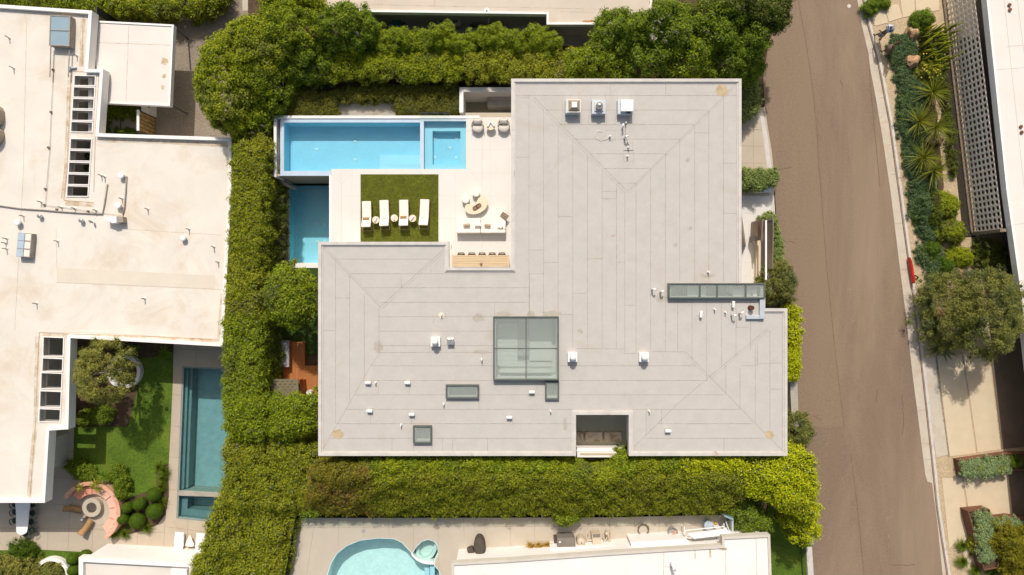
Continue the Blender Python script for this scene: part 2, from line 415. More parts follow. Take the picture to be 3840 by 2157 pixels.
M['concrete_s'] = mat('pale_concrete_deck', (.52, .455, .37), .8, .05, .8, 60, .07, .2, stain=(.44, .35, .25), stsc=.45, stpos=(.55, .8))
M['concrete_j'] = mat('concrete_joint', (.30, .24, .17), .9, .2, 3)
M['conc_grey'] = mat('grey_concrete', (.40, .365, .31), .8, .1, 1.5, 50, .1, .3, stain=(.28, .24, .18), stsc=1.0)
M['aggregate'] = mat('exposed_aggregate', (.36, .30, .235), .9, .10, 1.0, 12, .3, .8)
M['gravel'] = mat('yellow_gravel', (.60, .46, .29), .95, .12, 2.0, 9, .25, 1.0)
M['pebble'] = mat('pebble_strip', (.42, .33, .23), .95, .3, 6, 14, .35, 1.0)
M['paver'] = mat('sand_paver', (.60, .49, .34), .8, .05, 1.2, 50, .05, .2)
M['asphalt'] = mat('brown_asphalt', (.235, .166, .114), .9, .06, .7, 7, .17, .7, stain=(.27, .192, .134), stsc=.22, stpos=(.45, .7), stretch=(1, .18, 1), streak=((.9, .06, 1), .9, (.20, .138, .094)))
M['gutter'] = mat('gutter_concrete', (.56, .49, .40), .85, .08, 1.0, 40, .1, .3, stain=(.45, .33, .22), stsc=.9, stpos=(.52, .75))
M['kerb'] = mat('kerb_concrete', (.60, .56, .52), .8, .1, 2, 40, .08, .2, stain=(.42, .32, .24), stsc=1.2)
M['kerb_face'] = mat('kerb_shade_red_brown', (.36, .25, .17), .85, .25, 2.5, 30, .15)  # brown carries the kerb's shadow line; red belongs to the top stretch
M['turf'] = mat('artificial_turf', (.12, .135, .005), .95, .14, 1.4, 7, .34, 1.2)
M['lawn'] = mat('mown_lawn', (.11, .195, .012), .95, .2, .8, 7, .34, 1.2, stain=(.15, .19, .015), stsc=.35, stpos=(.5, .75))
M['lawn_shade'] = mat('shade_tinted_lawn', (.05, .095, .012), .95, .2, 1.2, 13, .3, 1.2)  # lawn green darkened: the side yard's shade sits in the colour
M['pool_tile'] = mat('pale_blue_tile', (.50, .60, .72), .35, .05, 2, 12, .06)
M['pool_floor'] = mat('pool_plaster', (.42, .72, .84), .5, .04, 1.0, 6, .05)
M['pool_wall'] = mat('pool_wall_plaster', (.28, .66, .78), .5, .02, 1.2, 20, .02)
M['spa_floor'] = mat('spa_plaster', (.50, .74, .81), .5, .02, 1.2, 20, .02)
M['step_tile'] = mat('pool_step_plaster', (.55, .77, .87), .5, .02, 1, 20, .02)
M['pool_dark'] = mat('teal_plaster', (.38, .45, .45), .5, .12, 2.2, 9, .10)
M['pool_slate'] = mat('slate_tile', (.25, .30, .29), .5, .1, 2, 16, .12)
M['pool_aqua'] = mat('aqua_plaster', (.78, .92, .92), .5, .05, 1.6, 6, .10)
M['pool_floor2'] = mat('lower_pool_plaster', (.50, .80, .94), .5, .04, 1.0, 6, .05)
M['water'] = watermat('pool_water', (.84, .95, .98), .05)
M['water_teal'] = watermat('teal_water', (.80, .935, .945), .12, 3.5)
M['glass_fence'] = glassmat('fence_glass', (.86, .92, .88), .0, ior=1.12)
M['glass_sky'] = glassmat('skylight_glass', (.95, .975, .965), .0, ior=1.35, dust=.20)
M['glass_blue'] = mat('blue_grey_glass', (.26, .36, .42), .15, .04, 1, 20, .02, spec=.8)
M['metal_blue'] = mat('pale_blue_metal', (.42, .50, .58), .4, .06, 2, 20, .04)
M['frame_dark'] = mat('dark_bronze_frame', (.085, .08, .075), .5, .15, 3)
M['frame_grey'] = mat('grey_green_frame', (.105, .115, .105), .5, .1, 3)
M['metal'] = mat('brushed_metal', (.62, .60, .58), .32, .06, 3, metal=.85)
M['metal_cool'] = mat('galvanised_sheet', (.50, .54, .58), .5, .08, 2, metal=.2)
M['metal_brown'] = mat('tan_sheet_metal', (.36, .29, .21), .55, .08, 3)
M['dark'] = mat('dark_steel', (.035, .033, .03), .6, .2, 3)
M['plastic_w'] = mat('white_plastic', (.86, .85, .83), .4, .02, 2)
M['pipe_grey'] = mat('grey_conduit', (.33, .28, .24), .6, .2, 3)
M['rust'] = mat('corten_steel', (.20, .085, .05), .85, .3, 1.6, 18, .2, .2)
M['rust_bright'] = mat('rusty_cap', (.10, .04, .02), .9, .3, 5)
M['wood'] = mat('light_teak', (.58, .45, .29), .55, .12, 1.5, 30, .08, stretch=(.4, 6, 1))
M['wood_brown'] = mat('brown_teak', (.20, .125, .075), .6, .2, 2)
M['deckwood'] = mat('orange_deck_wood', (.42, .16, .045), .6, .22, 1.2, 22, .12, .2, stretch=(9, .5, 1))
M['cedar'] = mat('cedar_wall', (.46, .13, .03), .6, .2, 1.2, 22, .12)
M['stone_top'] = mat('pale_travertine', (.74, .62, .45), .4, .06, 3, 20, .03)
M['cushion'] = mat('oatmeal_fabric', (.77, .71, .64), .9, .03, 3, 60, .05, .1)
M['cushion_w'] = mat('ivory_fabric', (.80, .755, .68), .9, .03, 3, 60, .04, .1)
M['pillow_br'] = mat('brown_pillow', (.30, .165, .06), .85, .25, 8, 60, .1, .2)
M['pillow_tan'] = mat('tan_pillow', (.42, .32, .22), .85, .2, 8, 60, .1, .2)
M['throw'] = mat('grey_brown_throw', (.26, .195, .145), .9, .2, 7, 60, .12, .2)
M['towel'] = mat('blue_white_towel', (.66, .69, .78), .9, .12, 9, 60, .05, .1)
M['towel_w'] = mat('white_towel', (.84, .84, .86), .9, .05, 9, 60, .05, .1)
M['tray'] = mat('brown_tray', (.26, .15, .10), .5, .1, 4)
M['mesh_tan'] = mat('tan_sling_fabric', (.42, .24, .10), .8, .1, 4, 60, .1)
M['mesh_white'] = mat('white_sling_fabric', (.74, .73, .76), .6, .06, 4, 60, .05)
M['terracotta'] = mat('salmon_plaster', (.66, .34, .22), .8, .1, 1.6, 30, .08, .15, stain=(.66, .46, .36), stsc=1.0, stpos=(.45, .7))
M['salmon'] = mat('salmon_cushion', (.74, .44, .34), .9, .06, 3, 50, .05, .1)
M['firepit'] = mat('beige_cast_stone', (.50, .43, .33), .7, .06, 2, 40, .05)
M['lava'] = mat('grey_lava_rock', (.20, .165, .14), .95, .5, 14, 18, .4, 1.0)
M['chair_green'] = mat('dark_green_chair', (.02, .035, .022), .6, .2, 3)
M['cover_grey'] = mat('grey_vinyl_cover', (.34, .335, .34), .6, .05, 2, 40, .05)
M['cover_dark'] = mat('charcoal_cover', (.085, .068, .055), .85, .15, 4, 50, .1, .2)
M['equip'] = mat('beige_equipment', (.58, .48, .36), .55, .08, 3)
M['heater'] = mat('taupe_heater', (.21, .185, .16), .55, .1, 3)
M['red'] = mat('red_paint', (.50, .012, .006), .4, .25, 3, 30, .1)
M['rock'] = mat('sandstone', (.50, .30, .16), .9, .35, 2.2, 10, .3, .8, stain=(.62, .48, .34), stsc=2.0)
M['bark'] = mat('grey_bark', (.16, .125, .09), .95, .3, 6, 20, .25, .4)
M['bark_pale'] = mat('pale_bark', (.30, .25, .19), .95, .3, 6, 20, .25, .4)
M['block'] = mat('breeze_block', (.86, .79, .71), .85, .10, 1.6, 30, .1, .2)
M['agg_band'] = mat('pebble_dash', (.34, .26, .19), .95, .2, 5, 14, .4, 1.0)
M['bronze'] = mat('statue_bronze', (.11, .05, .028), .5, .5, 5, 20, .2)
M['brown_flag'] = mat('shade_tinted_flagstone', (.17, .125, .09), .8, .12, .9, 40, .1, .3)  # brown darkened for shade under the eastern roof; also the statue's skirt
M['bronze_panel'] = mat('bronze_gate_panel', (.22, .165, .12), .35, .06, 1.5, 30, .03)
M['amber'] = mat('amber_glass', (.50, .33, .12), .4, .5, 5)
M['teal_tub'] = mat('teal_plastic', (.03, .15, .16), .5, .1, 3)
M['orange'] = mat('orange_plastic', (.72, .30, .19), .6, .1, 3)
M['yellow'] = mat('yellow_plastic', (.75, .48, .02), .5, .05, 3)
M['rubber'] = mat('brown_hose', (.17, .12, .085), .7, .2, 8)
M['grille'] = mat('fan_grille', (.05, .05, .05), .6, .2, 12)
# leaf colours
M['lf_ficus'] = leafmat('ficus_leaf', [(.055, .095, .008), (.105, .15, .010), (.17, .215, .014)], (.095, .105, .018), .35, (.52, .66))
M['lf_lime'] = leafmat('lime_leaf', [(.09, .14, .004), (.17, .235, .006), (.26, .30, .010)], (.16, .17, .012), .4, (.55, .66))
M['lf_deep'] = leafmat('deep_green_leaf', [(.028, .062, .008), (.055, .105, .011), (.115, .165, .016)], (.10, .14, .012), .3, (.56, .68))
M['lf_green'] = leafmat('mid_green_leaf', [(.045, .085, .008), (.085, .14, .011), (.15, .20, .014)], (.075, .09, .016), .35, (.55, .68))
M['lf_bright'] = leafmat('bright_green_leaf', [(.045, .08, .006), (.08, .13, .008), (.13, .19, .012)], None)
M['lf_olive'] = leafmat('olive_leaf', [(.065, .08, .026), (.125, .145, .05), (.21, .23, .10)], (.12, .13, .03), .6)
M['lf_oliveR'] = leafmat('grey_olive_leaf', [(.046, .060, .024), (.085, .105, .042), (.14, .165, .075)], (.06, .075, .03), .6)
M['lf_khaki'] = leafmat('khaki_leaf', [(.035, .045, .010), (.062, .076, .016), (.115, .13, .03)], (.085, .085, .02), .8)
M['lf_dry'] = leafmat('dry_vine_leaf', [(.05, .055, .012), (.095, .10, .016), (.14, .15, .022)], (.17, .085, .035), .35, (.54, .64), patch2=(.14, .19, .012))
M['lf_vine'] = leafmat('vine_leaf', [(.05, .078, .009), (.10, .138, .012), (.17, .205, .018)], (.12, .12, .025), .34, (.58, .70), patch2=(.17, .17, .012))
M['lf_yellow'] = leafmat('yellow_green_leaf', [(.062, .09, .010), (.11, .145, .015), (.18, .21, .03)], (.17, .15, .055), .7, (.56, .68))
M['lf_grey'] = leafmat('grey_green_leaf', [(.045, .085, .04), (.09, .145, .075), (.17, .24, .14)], (.20, .20, .08), 1.2, (.56, .66))
M['lf_blue'] = leafmat('blue_green_leaf', [(.016, .042, .034), (.034, .075, .058), (.062, .115, .088)], (.07, .10, .02), .8, (.56, .66))
M['lf_sedum'] = leafmat('sedum_leaf', [(.058, .11, .095), (.10, .165, .14), (.17, .25, .20)], (.17, .19, .04), 1.0, (.58, .68))
M['lf_ivy'] = leafmat('dark_ivy_leaf', [(.018, .035, .008), (.035, .06, .012), (.07, .10, .02)], (.06, .06, .02), .8)
M['lf_gold'] = leafmat('golden_leaf', [(.045, .055, .006), (.08, .088, .009), (.13, .135, .014)], None)
M['lf_straw'] = leafmat('straw_grass', [(.14, .10, .03), (.20, .15, .05), (.26, .21, .09)], None)
M['lf_yucca'] = leafmat('yucca_leaf', [(.035, .055, .010), (.07, .095, .018), (.125, .15, .03)], None, rough=.4)
M['lf_fern'] = leafmat('fern_leaf', [(.03, .07, .010), (.055, .105, .013), (.085, .15, .018)], None)
M['lf_fernl'] = leafmat('lime_fern_leaf', [(.06, .085, .01), (.095, .125, .015), (.13, .165, .02)], None)
M['lf_grassb'] = leafmat('grass_blade', [(.025, .055, .008), (.045, .085, .010), (.075, .12, .016)], None)
M['lf_boxl'] = leafmat('box_leaf', [(.014, .042, .004), (.028, .068, .006), (.05, .10, .008)], None)
M['lf_agave'] = leafmat('agave_leaf', [(.05, .07, .045), (.07, .10, .06)], None)
# ================================================================= SETTING: terrain, street, paving
ZL = -2.0; ZY = -1.0; ZS = 1.6                                              # level of the western garden
def rect(px0, py0, px1, py1, z): a = W(px0, py0, z); b = W(px1, py1, z); return (a[0], b[1], b[0], a[1])
def pbox(m, px0, py0, px1, py1, z0, z1): x0, y0, x1, y1 = rect(px0, py0, px1, py1, z1); return m.box(x0, y0, z0, x1, y1, z1)
cuts = [rect(1735, 355, 1905, 418, 1.4), rect(1060, 640, 1262, 1012, -1), rect(660, 1350, 900, 1980, ZL), rect(1210, 2000, 1680, 2300, 1.6)]
north = rect(1010, 170, 2700, 440, 1.4)
def gz(x, y):
    for a, b, c, d in cuts:
        if a-.6 < x < c+.6 and b-.6 < y < d+.6: return -4.6
    if x < -18.6: return ZL-.12
    if x < -11.0 and y < 8: return ZY-.12
    if north[0] < x < 0 and 11.2 < y < north[3]: return 1.3
    return -.12
m = MB()
xs = [-500, -120] + [-60+.5*i for i in range(241)] + [120, 500]; ys = [-500, -100]+[-36+.5*i for i in range(145)]+[100, 500]
m.v = [(x, y, gz(x, y)) for y in ys for x in xs]; nx = len(xs)
m.f = [(j*nx+i, j*nx+i+1, (j+1)*nx+i+1, (j+1)*nx+i) for j in range(len(ys)-1) for i in range(nx-1)]
struct(m.build('ground', M['soil']), 'bare brown soil between the plots')
def slab(name, pts, z, mt, th=.10, label=None, cat='paving', holes=(), parent=None):
    o = MB().prism(WP(pts, z), z-th, z, [WP(h, z) for h in holes]).build(name, mt, parent)
    if parent is None: struct(o, label, cat)
    return o
def lines(name, segs, z, wd, mt, parent, h=.004):
    m = MB()
    for s in segs:
        for i in range(len(s)-1): m.strip(W(*s[i], z), W(*s[i+1], z), wd, z, h)
    return m.build(name, mt, parent)
# street
LE = [(2960,-120),(2890,120),(2862,290),(2868,400),(2880,470),(2893,560),(2902,650),(2908,760),(2912,850),(2920,1000),(2935,1200),(2960,1450),(3000,1720),(3022,1900),(3046,2060),(3058,2300)]
RE = [(3190,-120),(3215,0),(3232,95),(3257,200),(3262,250),(3285,370),(3310,520),(3340,720),(3368,950),(3398,1190),(3425,1430),(3440,1540),(3470,1780),(3478,1806),(3495,1812),(3515,1960),(3535,2157),(3555,2320)]
KI = [(3212,-120),(3236,0),(3255,95),(3288,215),(3305,300),(3335,460),(3368,700),(3402,950),(3434,1190),(3462,1430),(3474,1540),(3500,1780),(3512,1900),(3527,2000),(3552,2157),(3575,2320)]
KO = [(x+5, y) for x, y in KI]; KO2 = [(x+9, y) for x, y in KO]
slab('street', LE+RE[::-1], 0.0, M['asphalt'], .1, 'brown asphalt street running down the right side', 'street')
slab('gutter', RE+KI[::-1], .006, M['gutter'], .1, 'pale concrete gutter along the east side of the street', 'gutter')
kf = slab('kerb_face', KI+KO[::-1], .09, M['kerb_face'], .2, 'red brown kerb face along the gutter, shade put into its colour', 'kerb')
slab('kerb', KO+KO2[::-1], .13, M['kerb'], .25, 'pale kerb along the east side of the street', 'kerb')
lines('gutter_joint', [[(3232,95),(3258,88)],[(3257,200),(3290,192)],[(3262,188),(3288,182)],[(3296,368),(3336,364)],[(3330,545),(3366,540)],[(3340,655),(3374,652)],[(3350,840),(3390,838)],[(3377,1012),(3415,1008)],[(3388,1110),(3425,1108)],[(3399,1190),(3435,1188)],[(3443,1540),(3474,1538)],[(3456,1665),(3488,1664)],[(3468,1725),(3500,1722)]], .006, .02, M['concrete_j'], bpy.data.objects['gutter'])
st_ = bpy.data.objects['street']
SEAM = [(2985,-60),(3000,40),(3018,130),(3036,250),(3050,360),(3062,480),(3072,640),(3085,800),(3100,1000),(3130,1300),(3165,1600)]
MB().prism(WP([(2965,-60),(2900,120),(2875,290),(2880,400),(2890,470),(2905,600),(2918,760),(2930,1000),(2945,1200),(2975,1450),(3010,1600)]+SEAM[::-1], 0), -.02, .002).build('paving_pass', mat('asphalt_lighter_pass', (.258, .184, .126), .9, .07, .7, 7, .17, .7, stain=(.225,.158,.107), stsc=.25, stpos=(.45,.7), stretch=(1,.18,1)), st_)
lines('asphalt_seam', [SEAM, [(3255,-20),(3262,300),(3300,700)], [(3190,1700),(3215,1900),(3240,2157)]], .002, .05, mat('asphalt_seam', (.165,.112,.074), .9, .2, 3), st_, .002)
rr_ = random.Random(4); CR = []
for (x, y, n_, dx, dy) in [(2950,1000,7,2,9),(2935,900,5,9,1),(2965,1130,6,3,-8),(3050,1560,5,6,3),(2900,640,6,12,-1),(3430,2118,8,-10,1),(3385,1480,12,.3,12),(3150,300,4,2,9),(3290,1460,5,1,10),(2960,1240,5,4,7)]:
    c_ = [(x, y)]
    for i in range(n_): c_.append((c_[-1][0]+dx+rr_.uniform(-4,4), c_[-1][1]+dy+rr_.uniform(-4,4)))
    CR.append(c_)
lines('crack', CR, .003, .028, mat('asphalt_crack', (.10,.065,.04), .95, .2, 3), st_, .002)
# faint chalk letters and paint on the asphalt
def glyph(name, paths, label, z=.003, wd=.035):
    m = MB()
    for p in paths:
        for i in range(len(p)-1): m.strip(W(*p[i], 0), W(*p[i+1], 0), wd, z, .003)
    return tag(m.build(name, M['chalk']), label, 'marking')
M['chalk'] = mat('faded_chalk', (.29, .225, .17), .9, .2, 5)
def Sg(cx, cy, flip=1):
    return [[(cx-6*flip, cy-3), (cx-5*flip, cy+2), (cx-1*flip, cy+3), (cx+1*flip, cy-1), (cx+3*flip, cy-3), (cx+6*flip, cy-2), (cx+6*flip, cy+3)]]
glyph('street_marking', Sg(3184, 1085), 'faint chalk letter S on the asphalt, the upper of the two')
glyph('street_marking', Sg(3199, 1205), 'faint chalk letter S on the asphalt, the lower of the two')
glyph('street_marking', [[(3322,1940),(3325,1938),(3327,1941),(3325,1944),(3322,1940)],[(3327,1941),(3328,1948)],[(3330,1937),(3331,1947)],[(3336,1937),(3340,1936),(3341,1939),(3338,1941),(3336,1937)],[(3340,1939),(3338,1945)]], 'worn pale paint figures 9/9 low on the asphalt')
glyph('street_marking', [[(3328,1950),(3330,1965)],[(3329,1968),(3331,1972)],[(3331,2003),(3333,2018)],[(3332,2035),(3334,2055)]], 'dotted pale paint drips running down the lower asphalt', wd=.04)
mh = MB().cyl(*W(3184, 23), -.02, .004, .13, n=20); tag(mh.build('street_survey_disc', M['kerb']), 'small round pale disc set in the asphalt at the top', 'disc')
# driveway strips between house and street
slab('driveway', [(2770,440),(2868,400),(2893,560),(2908,700),(2900,735),(2770,735)], .01, M['concrete'], .1, 'sandy concrete driveway apron in two rows of slabs', 'driveway')
d = bpy.data.objects['driveway']
lines('driveway_joint', [[(2775,485),(2880,487)],[(2775,547),(2892,550)],[(2775,611),(2900,613)],[(2824,440),(2826,735)]], .01, .02, M['concrete_j'], d)
slab('path', [(2850,430),(2862,424),(2880,520),(2893,620),(2903,740),(2912,900),(2900,1060),(2890,740),(2868,560)], .02, M['kerb'], .1, 'pale kerb strip between driveway and street', 'kerb')
slab('forecourt', [(2770,735),(2890,735),(2895,1100),(2770,1100)], .012, M['terrace'], .1, 'white tiled forecourt beside the grey roof', 'paving')
lines('forecourt_joint', [[(2790,800),(2834,802)],[(2790,830),(2830,832)],[(2790,985),(2880,986)],[(2815,1003),(2815,1035)],[(2790,1035),(2815,1035)],[(2832,740),(2832,1060)]], .012, .015, M['joint'], bpy.data.objects['forecourt'])
# ---- west: aggregate driveway, garden terraces
slab('driveway', [(330,30),(1010,-60),(1010,620),(330,620)], ZL+.02, M['aggregate'], .1, 'exposed aggregate driveway behind the white carport', 'driveway')
lines('driveway_joint', [[(640,145),(860,148)],[(640,282),(700,283)],[(640,415),(760,424)],[(700,145),(692,240),(690,285),(684,420),(678,520)],[(560,50),(556,90)],[(640,75),(650,140)]], ZL+.02, .07, M['concrete_j'], bpy.data.objects['driveway.001'])
slab('driveway', [(905,-60),(1180,-60),(1180,0),(910,42)], ZL+.03, M['concrete_s'], .1, 'lighter strip of driveway at the top edge', 'driveway')
cpts = [(430,52),(560,60),(700,66),(780,48),(822,22),(845,-40)]
slab('kerb', [(x, y) for x, y in cpts]+[(x+6, y+9) for x, y in cpts[::-1]], ZL+.15, M['conc_grey'], .2, 'curved grey kerb under the top hedge', 'kerb')
slab('garden_terrace', [(-60,1200),(900,1200),(900,2300),(-60,2300)], ZL, M['concrete'], .12, 'tan concrete paving of the western garden', 'paving', holes=[[(684,1373),(880,1382),(880,1968),(661,1945)]])
gt = bpy.data.objects['garden_terrace']
jl = [[(650,1310),(850,1312)],[(735,1290),(735,1372)],[(645,1480),(683,1482)],[(642,1598),(682,1600)],[(634,1714),(676,1716)],[(630,1835),(668,1838)],[(645,1330),(645,1370)],
      [(205,1692),(285,1695)],[(200,1790),(280,1793)],[(180,1980),(400,1984)],[(0,1980),(180,1982)],[(200,1893),(420,1895)],[(350,1900),(345,2075)],[(263,1890),(255,2060)],[(180,1985),(178,2060)],
      [(620,1975),(770,1995)],[(619,1945),(612,2085)],[(517,1985),(512,2080)],[(412,1990),(410,2080)],[(705,1950),(700,2090)],[(345,1986),(620,1998)],[(0,2035),(24,2062)]]
lines('terrace_joint', jl, ZL, .02, M['concrete_j'], gt)
slab('lawn', [(278,1595),(285,1300),(650,1290),(648,1420),(640,1600),(632,1745),(590,1830),(470,1880),(330,1840),(275,1720)], ZL+.02, M['lawn'], .1, 'mown green lawn of the western garden', 'lawn')
slab('lawn', [(-60,2065),(150,2062),(345,2072),(345,2300),(-60,2300)], ZL+.02, M['lawn'], .1, 'patch of lawn at the bottom left corner', 'lawn')
slab('planting_bed', [(432,1890),(470,1872),(545,1845),(585,1822),(590,1750),(630,1738),(632,1860),(620,1930),(590,1968),(540,1990),(440,2012),(425,1985)], ZL+.045, M['soil'], .1, 'dark soil bed under the clipped ball shrubs', 'soil')
slab('planting_bed', [(285,1270),(650,1290),(649,1330),(520,1345),(520,1440),(480,1600),(285,1600)], ZL+.035, M['soil'], .1, 'dark soil bed under the olive tree and ferns', 'soil')
# ---- south neighbour deck
slab('pool_deck', [(1110,1925),(2740,1915),(2760,2300),(1060,2300)], ZS, M['concrete_s'], .12, 'pale concrete deck of the southern neighbour', 'paving',
     holes=[[(1225,2310),(1225,2157),(1240,2110),(1262,2075),(1300,2045),(1350,2025),(1420,2017),(1480,2020),(1510,2035),(1545,2073),(1560,2050),(1580,2030),(1605,2022),(1630,2030),(1643,2050),(1645,2075),(1632,2100),(1630,2120),(1648,2140),(1652,2160),(1652,2310)]])
pd = bpy.data.objects['pool_deck']
lines('deck_joint', [[(1125,1979),(2600,1972)],[(1182,1945),(1150,2157)],[(1270,1943),(1268,2050)],[(1363,1943),(1362,2015)],[(1458,1943),(1460,2015)],[(1550,1943),(1551,2060)],[(1643,1943),(1645,2157)],[(1738,1943),(1741,2020)],[(1818,1943),(1818,2080)],[(1912,1943),(1915,2080)],[(2003,1943),(2007,2060)],[(2096,1941),(2098,2010)],[(2190,1940),(2190,2000)],[(2285,1940),(2286,2010)],[(2380,1940),(2380,2040)],[(2472,1938),(2471,2020)],[(2563,1938),(2562,1985)],[(2645,1938),(2645,1980)]], ZS, .015, M['concrete_j'], pd)
slab('side_garden', [(2880,1890),(3040,1890),(3050,2300),(2880,2300)], 0.012, M['lawn'], .1, 'strip of lawn between white roof and street fence', 'lawn')
# ---- west side yard of the grey house
slab('side_garden', [(1040,1000),(1230,1000),(1230,1330),(1040,1330)], ZY+.012, M['lawn_shade'], .1, 'narrow lawn beside the grey house, shade put into its colour', 'lawn')
slab('side_path', [(960,1645),(1230,1645),(1230,1680),(960,1680)], ZY+.015, M['conc_grey'], .1, 'dark concrete path behind the clipped trees', 'path')
# ---- north: strip path and service yard
slab('path', [(1255,380),(1484,380),(1484,436),(1255,436)], 1.42, M['conc_grey'], .1, 'grey concrete slab path north of the pool', 'path')
slab('service_yard', [(1420,40),(2700,40),(2700,172),(1420,172)], .015, M['conc_grey'], .1, 'concrete service yard with the cooling units', 'paving')
lines('yard_joint', [[(1740,60),(1744,168)],[(1640,60),(1640,168)],[(2075,95),(2078,150)]], .015, .03, M['concrete_j'], bpy.data.objects['service_yard'])
slab('leaf_litter', [(1745,72),(1770,68),(1850,75),(1900,90),(1890,120),(1830,105),(1770,104)], .03, M['litter'], .03, 'dark patch of fallen leaves in the service yard', 'leaves')
# ---- east: gravel garden, pavers
slab('gravel_garden', [(x, y) for x, y in KO2]+[(4300,2320),(4300,-120)], .10, M['gravel'], .3, 'yellow gravel garden east of the street', 'gravel')
slab('path', [(3262,-60),(3300,-60),(3330,85),(3290,96),(3278,95)], .125, M['paver'], .1, 'sand coloured pavers at the top of the gravel garden, left one', 'paving')
slab('path', [(3250,40),(3316,30),(3330,85),(3284,97)], .13, M['paver'], .1, 'sand coloured paver nearest the kerb at the top', 'paving')
slab('path', [(3318,24),(3368,16),(3385,66),(3334,82)], .13, M['paver'], .1, 'second sand coloured paver from the kerb', 'paving')
slab('path', [(3368,-60),(3426,-60),(3432,55),(3386,66)], .13, M['paver'], .1, 'third sand coloured paver from the kerb', 'paving')
slab('path', [(3430,-60),(3520,-60),(3523,38),(3436,54)], .13, M['paver'], .1, 'fourth sand coloured paver beside the breeze block wall', 'paving')
slab('driveway', [(3463,1342),(3507,1340),(3527,1500),(3555,1705),(3512,1716),(3498,1640)], .125, M['gutter'], .1, 'pale driveway crossing beside the kerb', 'driveway')
slab('driveway', [(3515,1335),(3606,1330),(3632,1500),(3660,1700),(3562,1712),(3535,1500)], .13, M['paver'], .1, 'sandy driveway slab, left of the pair in front of the carport', 'driveway')
slab('driveway', [(3612,1328),(3708,1325),(3728,1490),(3752,1685),(3666,1698),(3638,1500)], .13, M['paver'], .1, 'sandy driveway slab, right of the pair in front of the carport', 'driveway')
slab('driveway', [(3713,1322),(4200,1300),(4200,1640),(3757,1685),(3734,1490)], .128, M['brown_flag'], .1, 'flagstone driveway under the carport, shade put into its colour', 'driveway')  # roof shade over this ground is also put into the paving colour
slab('driveway', [(3532,1795),(3608,1790),(3635,2000),(3660,2120),(3640,2157),(3590,2020),(3560,2060)], .13, M['paver'], .1, 'sandy slab between the kerb and the rusty planters', 'paving')
slab('driveway', [(3612,1785),(3778,1770),(3795,1930),(3720,1955),(3700,1930),(3632,1912)], .13, M['paver'], .1, 'sandy square slab between the two rusty planters', 'paving')
slab('driveway', [(3782,1768),(4200,1740),(4200,1980),(3799,1938)], .128, M['brown_flag'], .1, 'flagstone paving right of the lower planter, shade put into its colour', 'paving')  # same darkened paving colour, standing for the roof's shade
slab('pebble_strip', [(3507,1340),(3515,1338),(3562,1712),(3555,1714)], .115, M['pebble'], .1, 'pebble joint between driveway slabs', 'gravel')
slab('planting_bed', [(3400,300),(3500,290),(3540,700),(3500,900),(3460,880),(3440,700)], .12, M['soil'], .1, 'soil under the blue green ground cover', 'soil')
# ================================================================= MAIN HOUSE (grey roof)
ZR = 5.3; ZT = 2.2
RO = [(1917,295),(2781,295),(2781,1062),(2870,1062),(2870,1157),(2953,1157),(2953,1710),(2358,1710),(2358,1556),(2160,1556),(2160,1710),(1193,1710),(1193,907),(1683,907),(1683,1003),(1917,1003)]
skys = {'big': (1858,1196,2090,1422), 'side': (2052,1438,2090,1492), 'long': (1680,1452,1787,1488), 'square': (1556,1604,1612,1656), 'strip': (2516,1071,2862,1112)}
house = thing('house', 'large grey flat roofed house with hipped membrane roof and glass skylights', 'house', (0, 0, 0))
def rp(r): return [(r[0],r[1]),(r[2],r[1]),(r[2],r[3]),(r[0],r[3])]
holes = [WP(rp(r), ZR) for r in skys.values()]
out = WP(RO, ZR+.12)
roof = MB().prism(inset(out, .02), ZR-.35, ZR, holes).build('roof', M['roof_grey'], house)
MB().ringpoly(out, .19, ZR-.40, ZR+.12).build('coping', M['coping'], house)
MB().prism(inset(out, .19), ZR-.02, ZR+.05, [inset(out, .27)]).build('coping_flashing', M['coping'], house)
body = inset(out, .35)
MB().prism(body, -.1, ZR-.36, [inset(body, .25)], cap=True).build('wall', M['white'], house)
sg = []
# hip lines and roll seams, north-east block
for x, y in [(1984,360),(2038,408),(2093,468),(2148,520),(2203,575),(2258,632),(2312,690)]: sg.append([(x, y), (x, 1186 if x < 2100 else 1310)])
for x, y in [(2713,360),(2658,415),(2605,468),(2549,520),(2495,575),(2440,632),(2385,690)]: sg.append([(x, y), (x, 1055 if x > 2500 else 1320)])
for y, a, b in [(358,1930,2768),(413,2047,2655),(468,2100,2603),(522,2155,2548),(577,2212,2493),(632,2265,2440),(687,2312,2385)]: sg.append([(a, y), (b, y)])
sg += [[(2765,310),(2350,722)],[(2002,365),(2350,715)],[(1929,590),(1982,590)],[(2288,306),(2288,358)],[(2496,306),(2496,358)],[(2606,498),(2658,499)],[(2714,612),(2770,613)],[(2258,718),(2312,718)],[(2256,745),(2312,746)],[(2092,813),(2147,813)],[(1982,938),(2037,938)],[(2037,985),(2092,985)],[(2202,971),(2256,970)],[(2312,983),(2343,984)],[(2147,1100),(2202,1100)],[(2343,720),(2343,1326)],[(2343,1145),(2386,1145)],[(2714,800),(2770,801)],
       [(2100,1180),(2149,1179)],[(2343,1326),(2386,1325)],[(2163,1307),(2340,1309)],[(2448,1318),(2570,1320)],[(2500,1062),(2500,1132)],[(2495,1132),(2580,1132)]]
for x in (2541,2595,2650,2705,2760,2815): sg.append([(x, 1125), (x, 1300+int((x-2541)*1.0)+20 if x < 2655 else 1400-int((x-2655)*.55))])
sg += [[(2570,1320),(2661,1412)],[(2661,1412),(2880,1232)],[(2661,1412),(2535,1520)],[(2535,1520),(2378,1675)],[(2661,1412),(2875,1632)],[(2875,1632),(2945,1700)]]
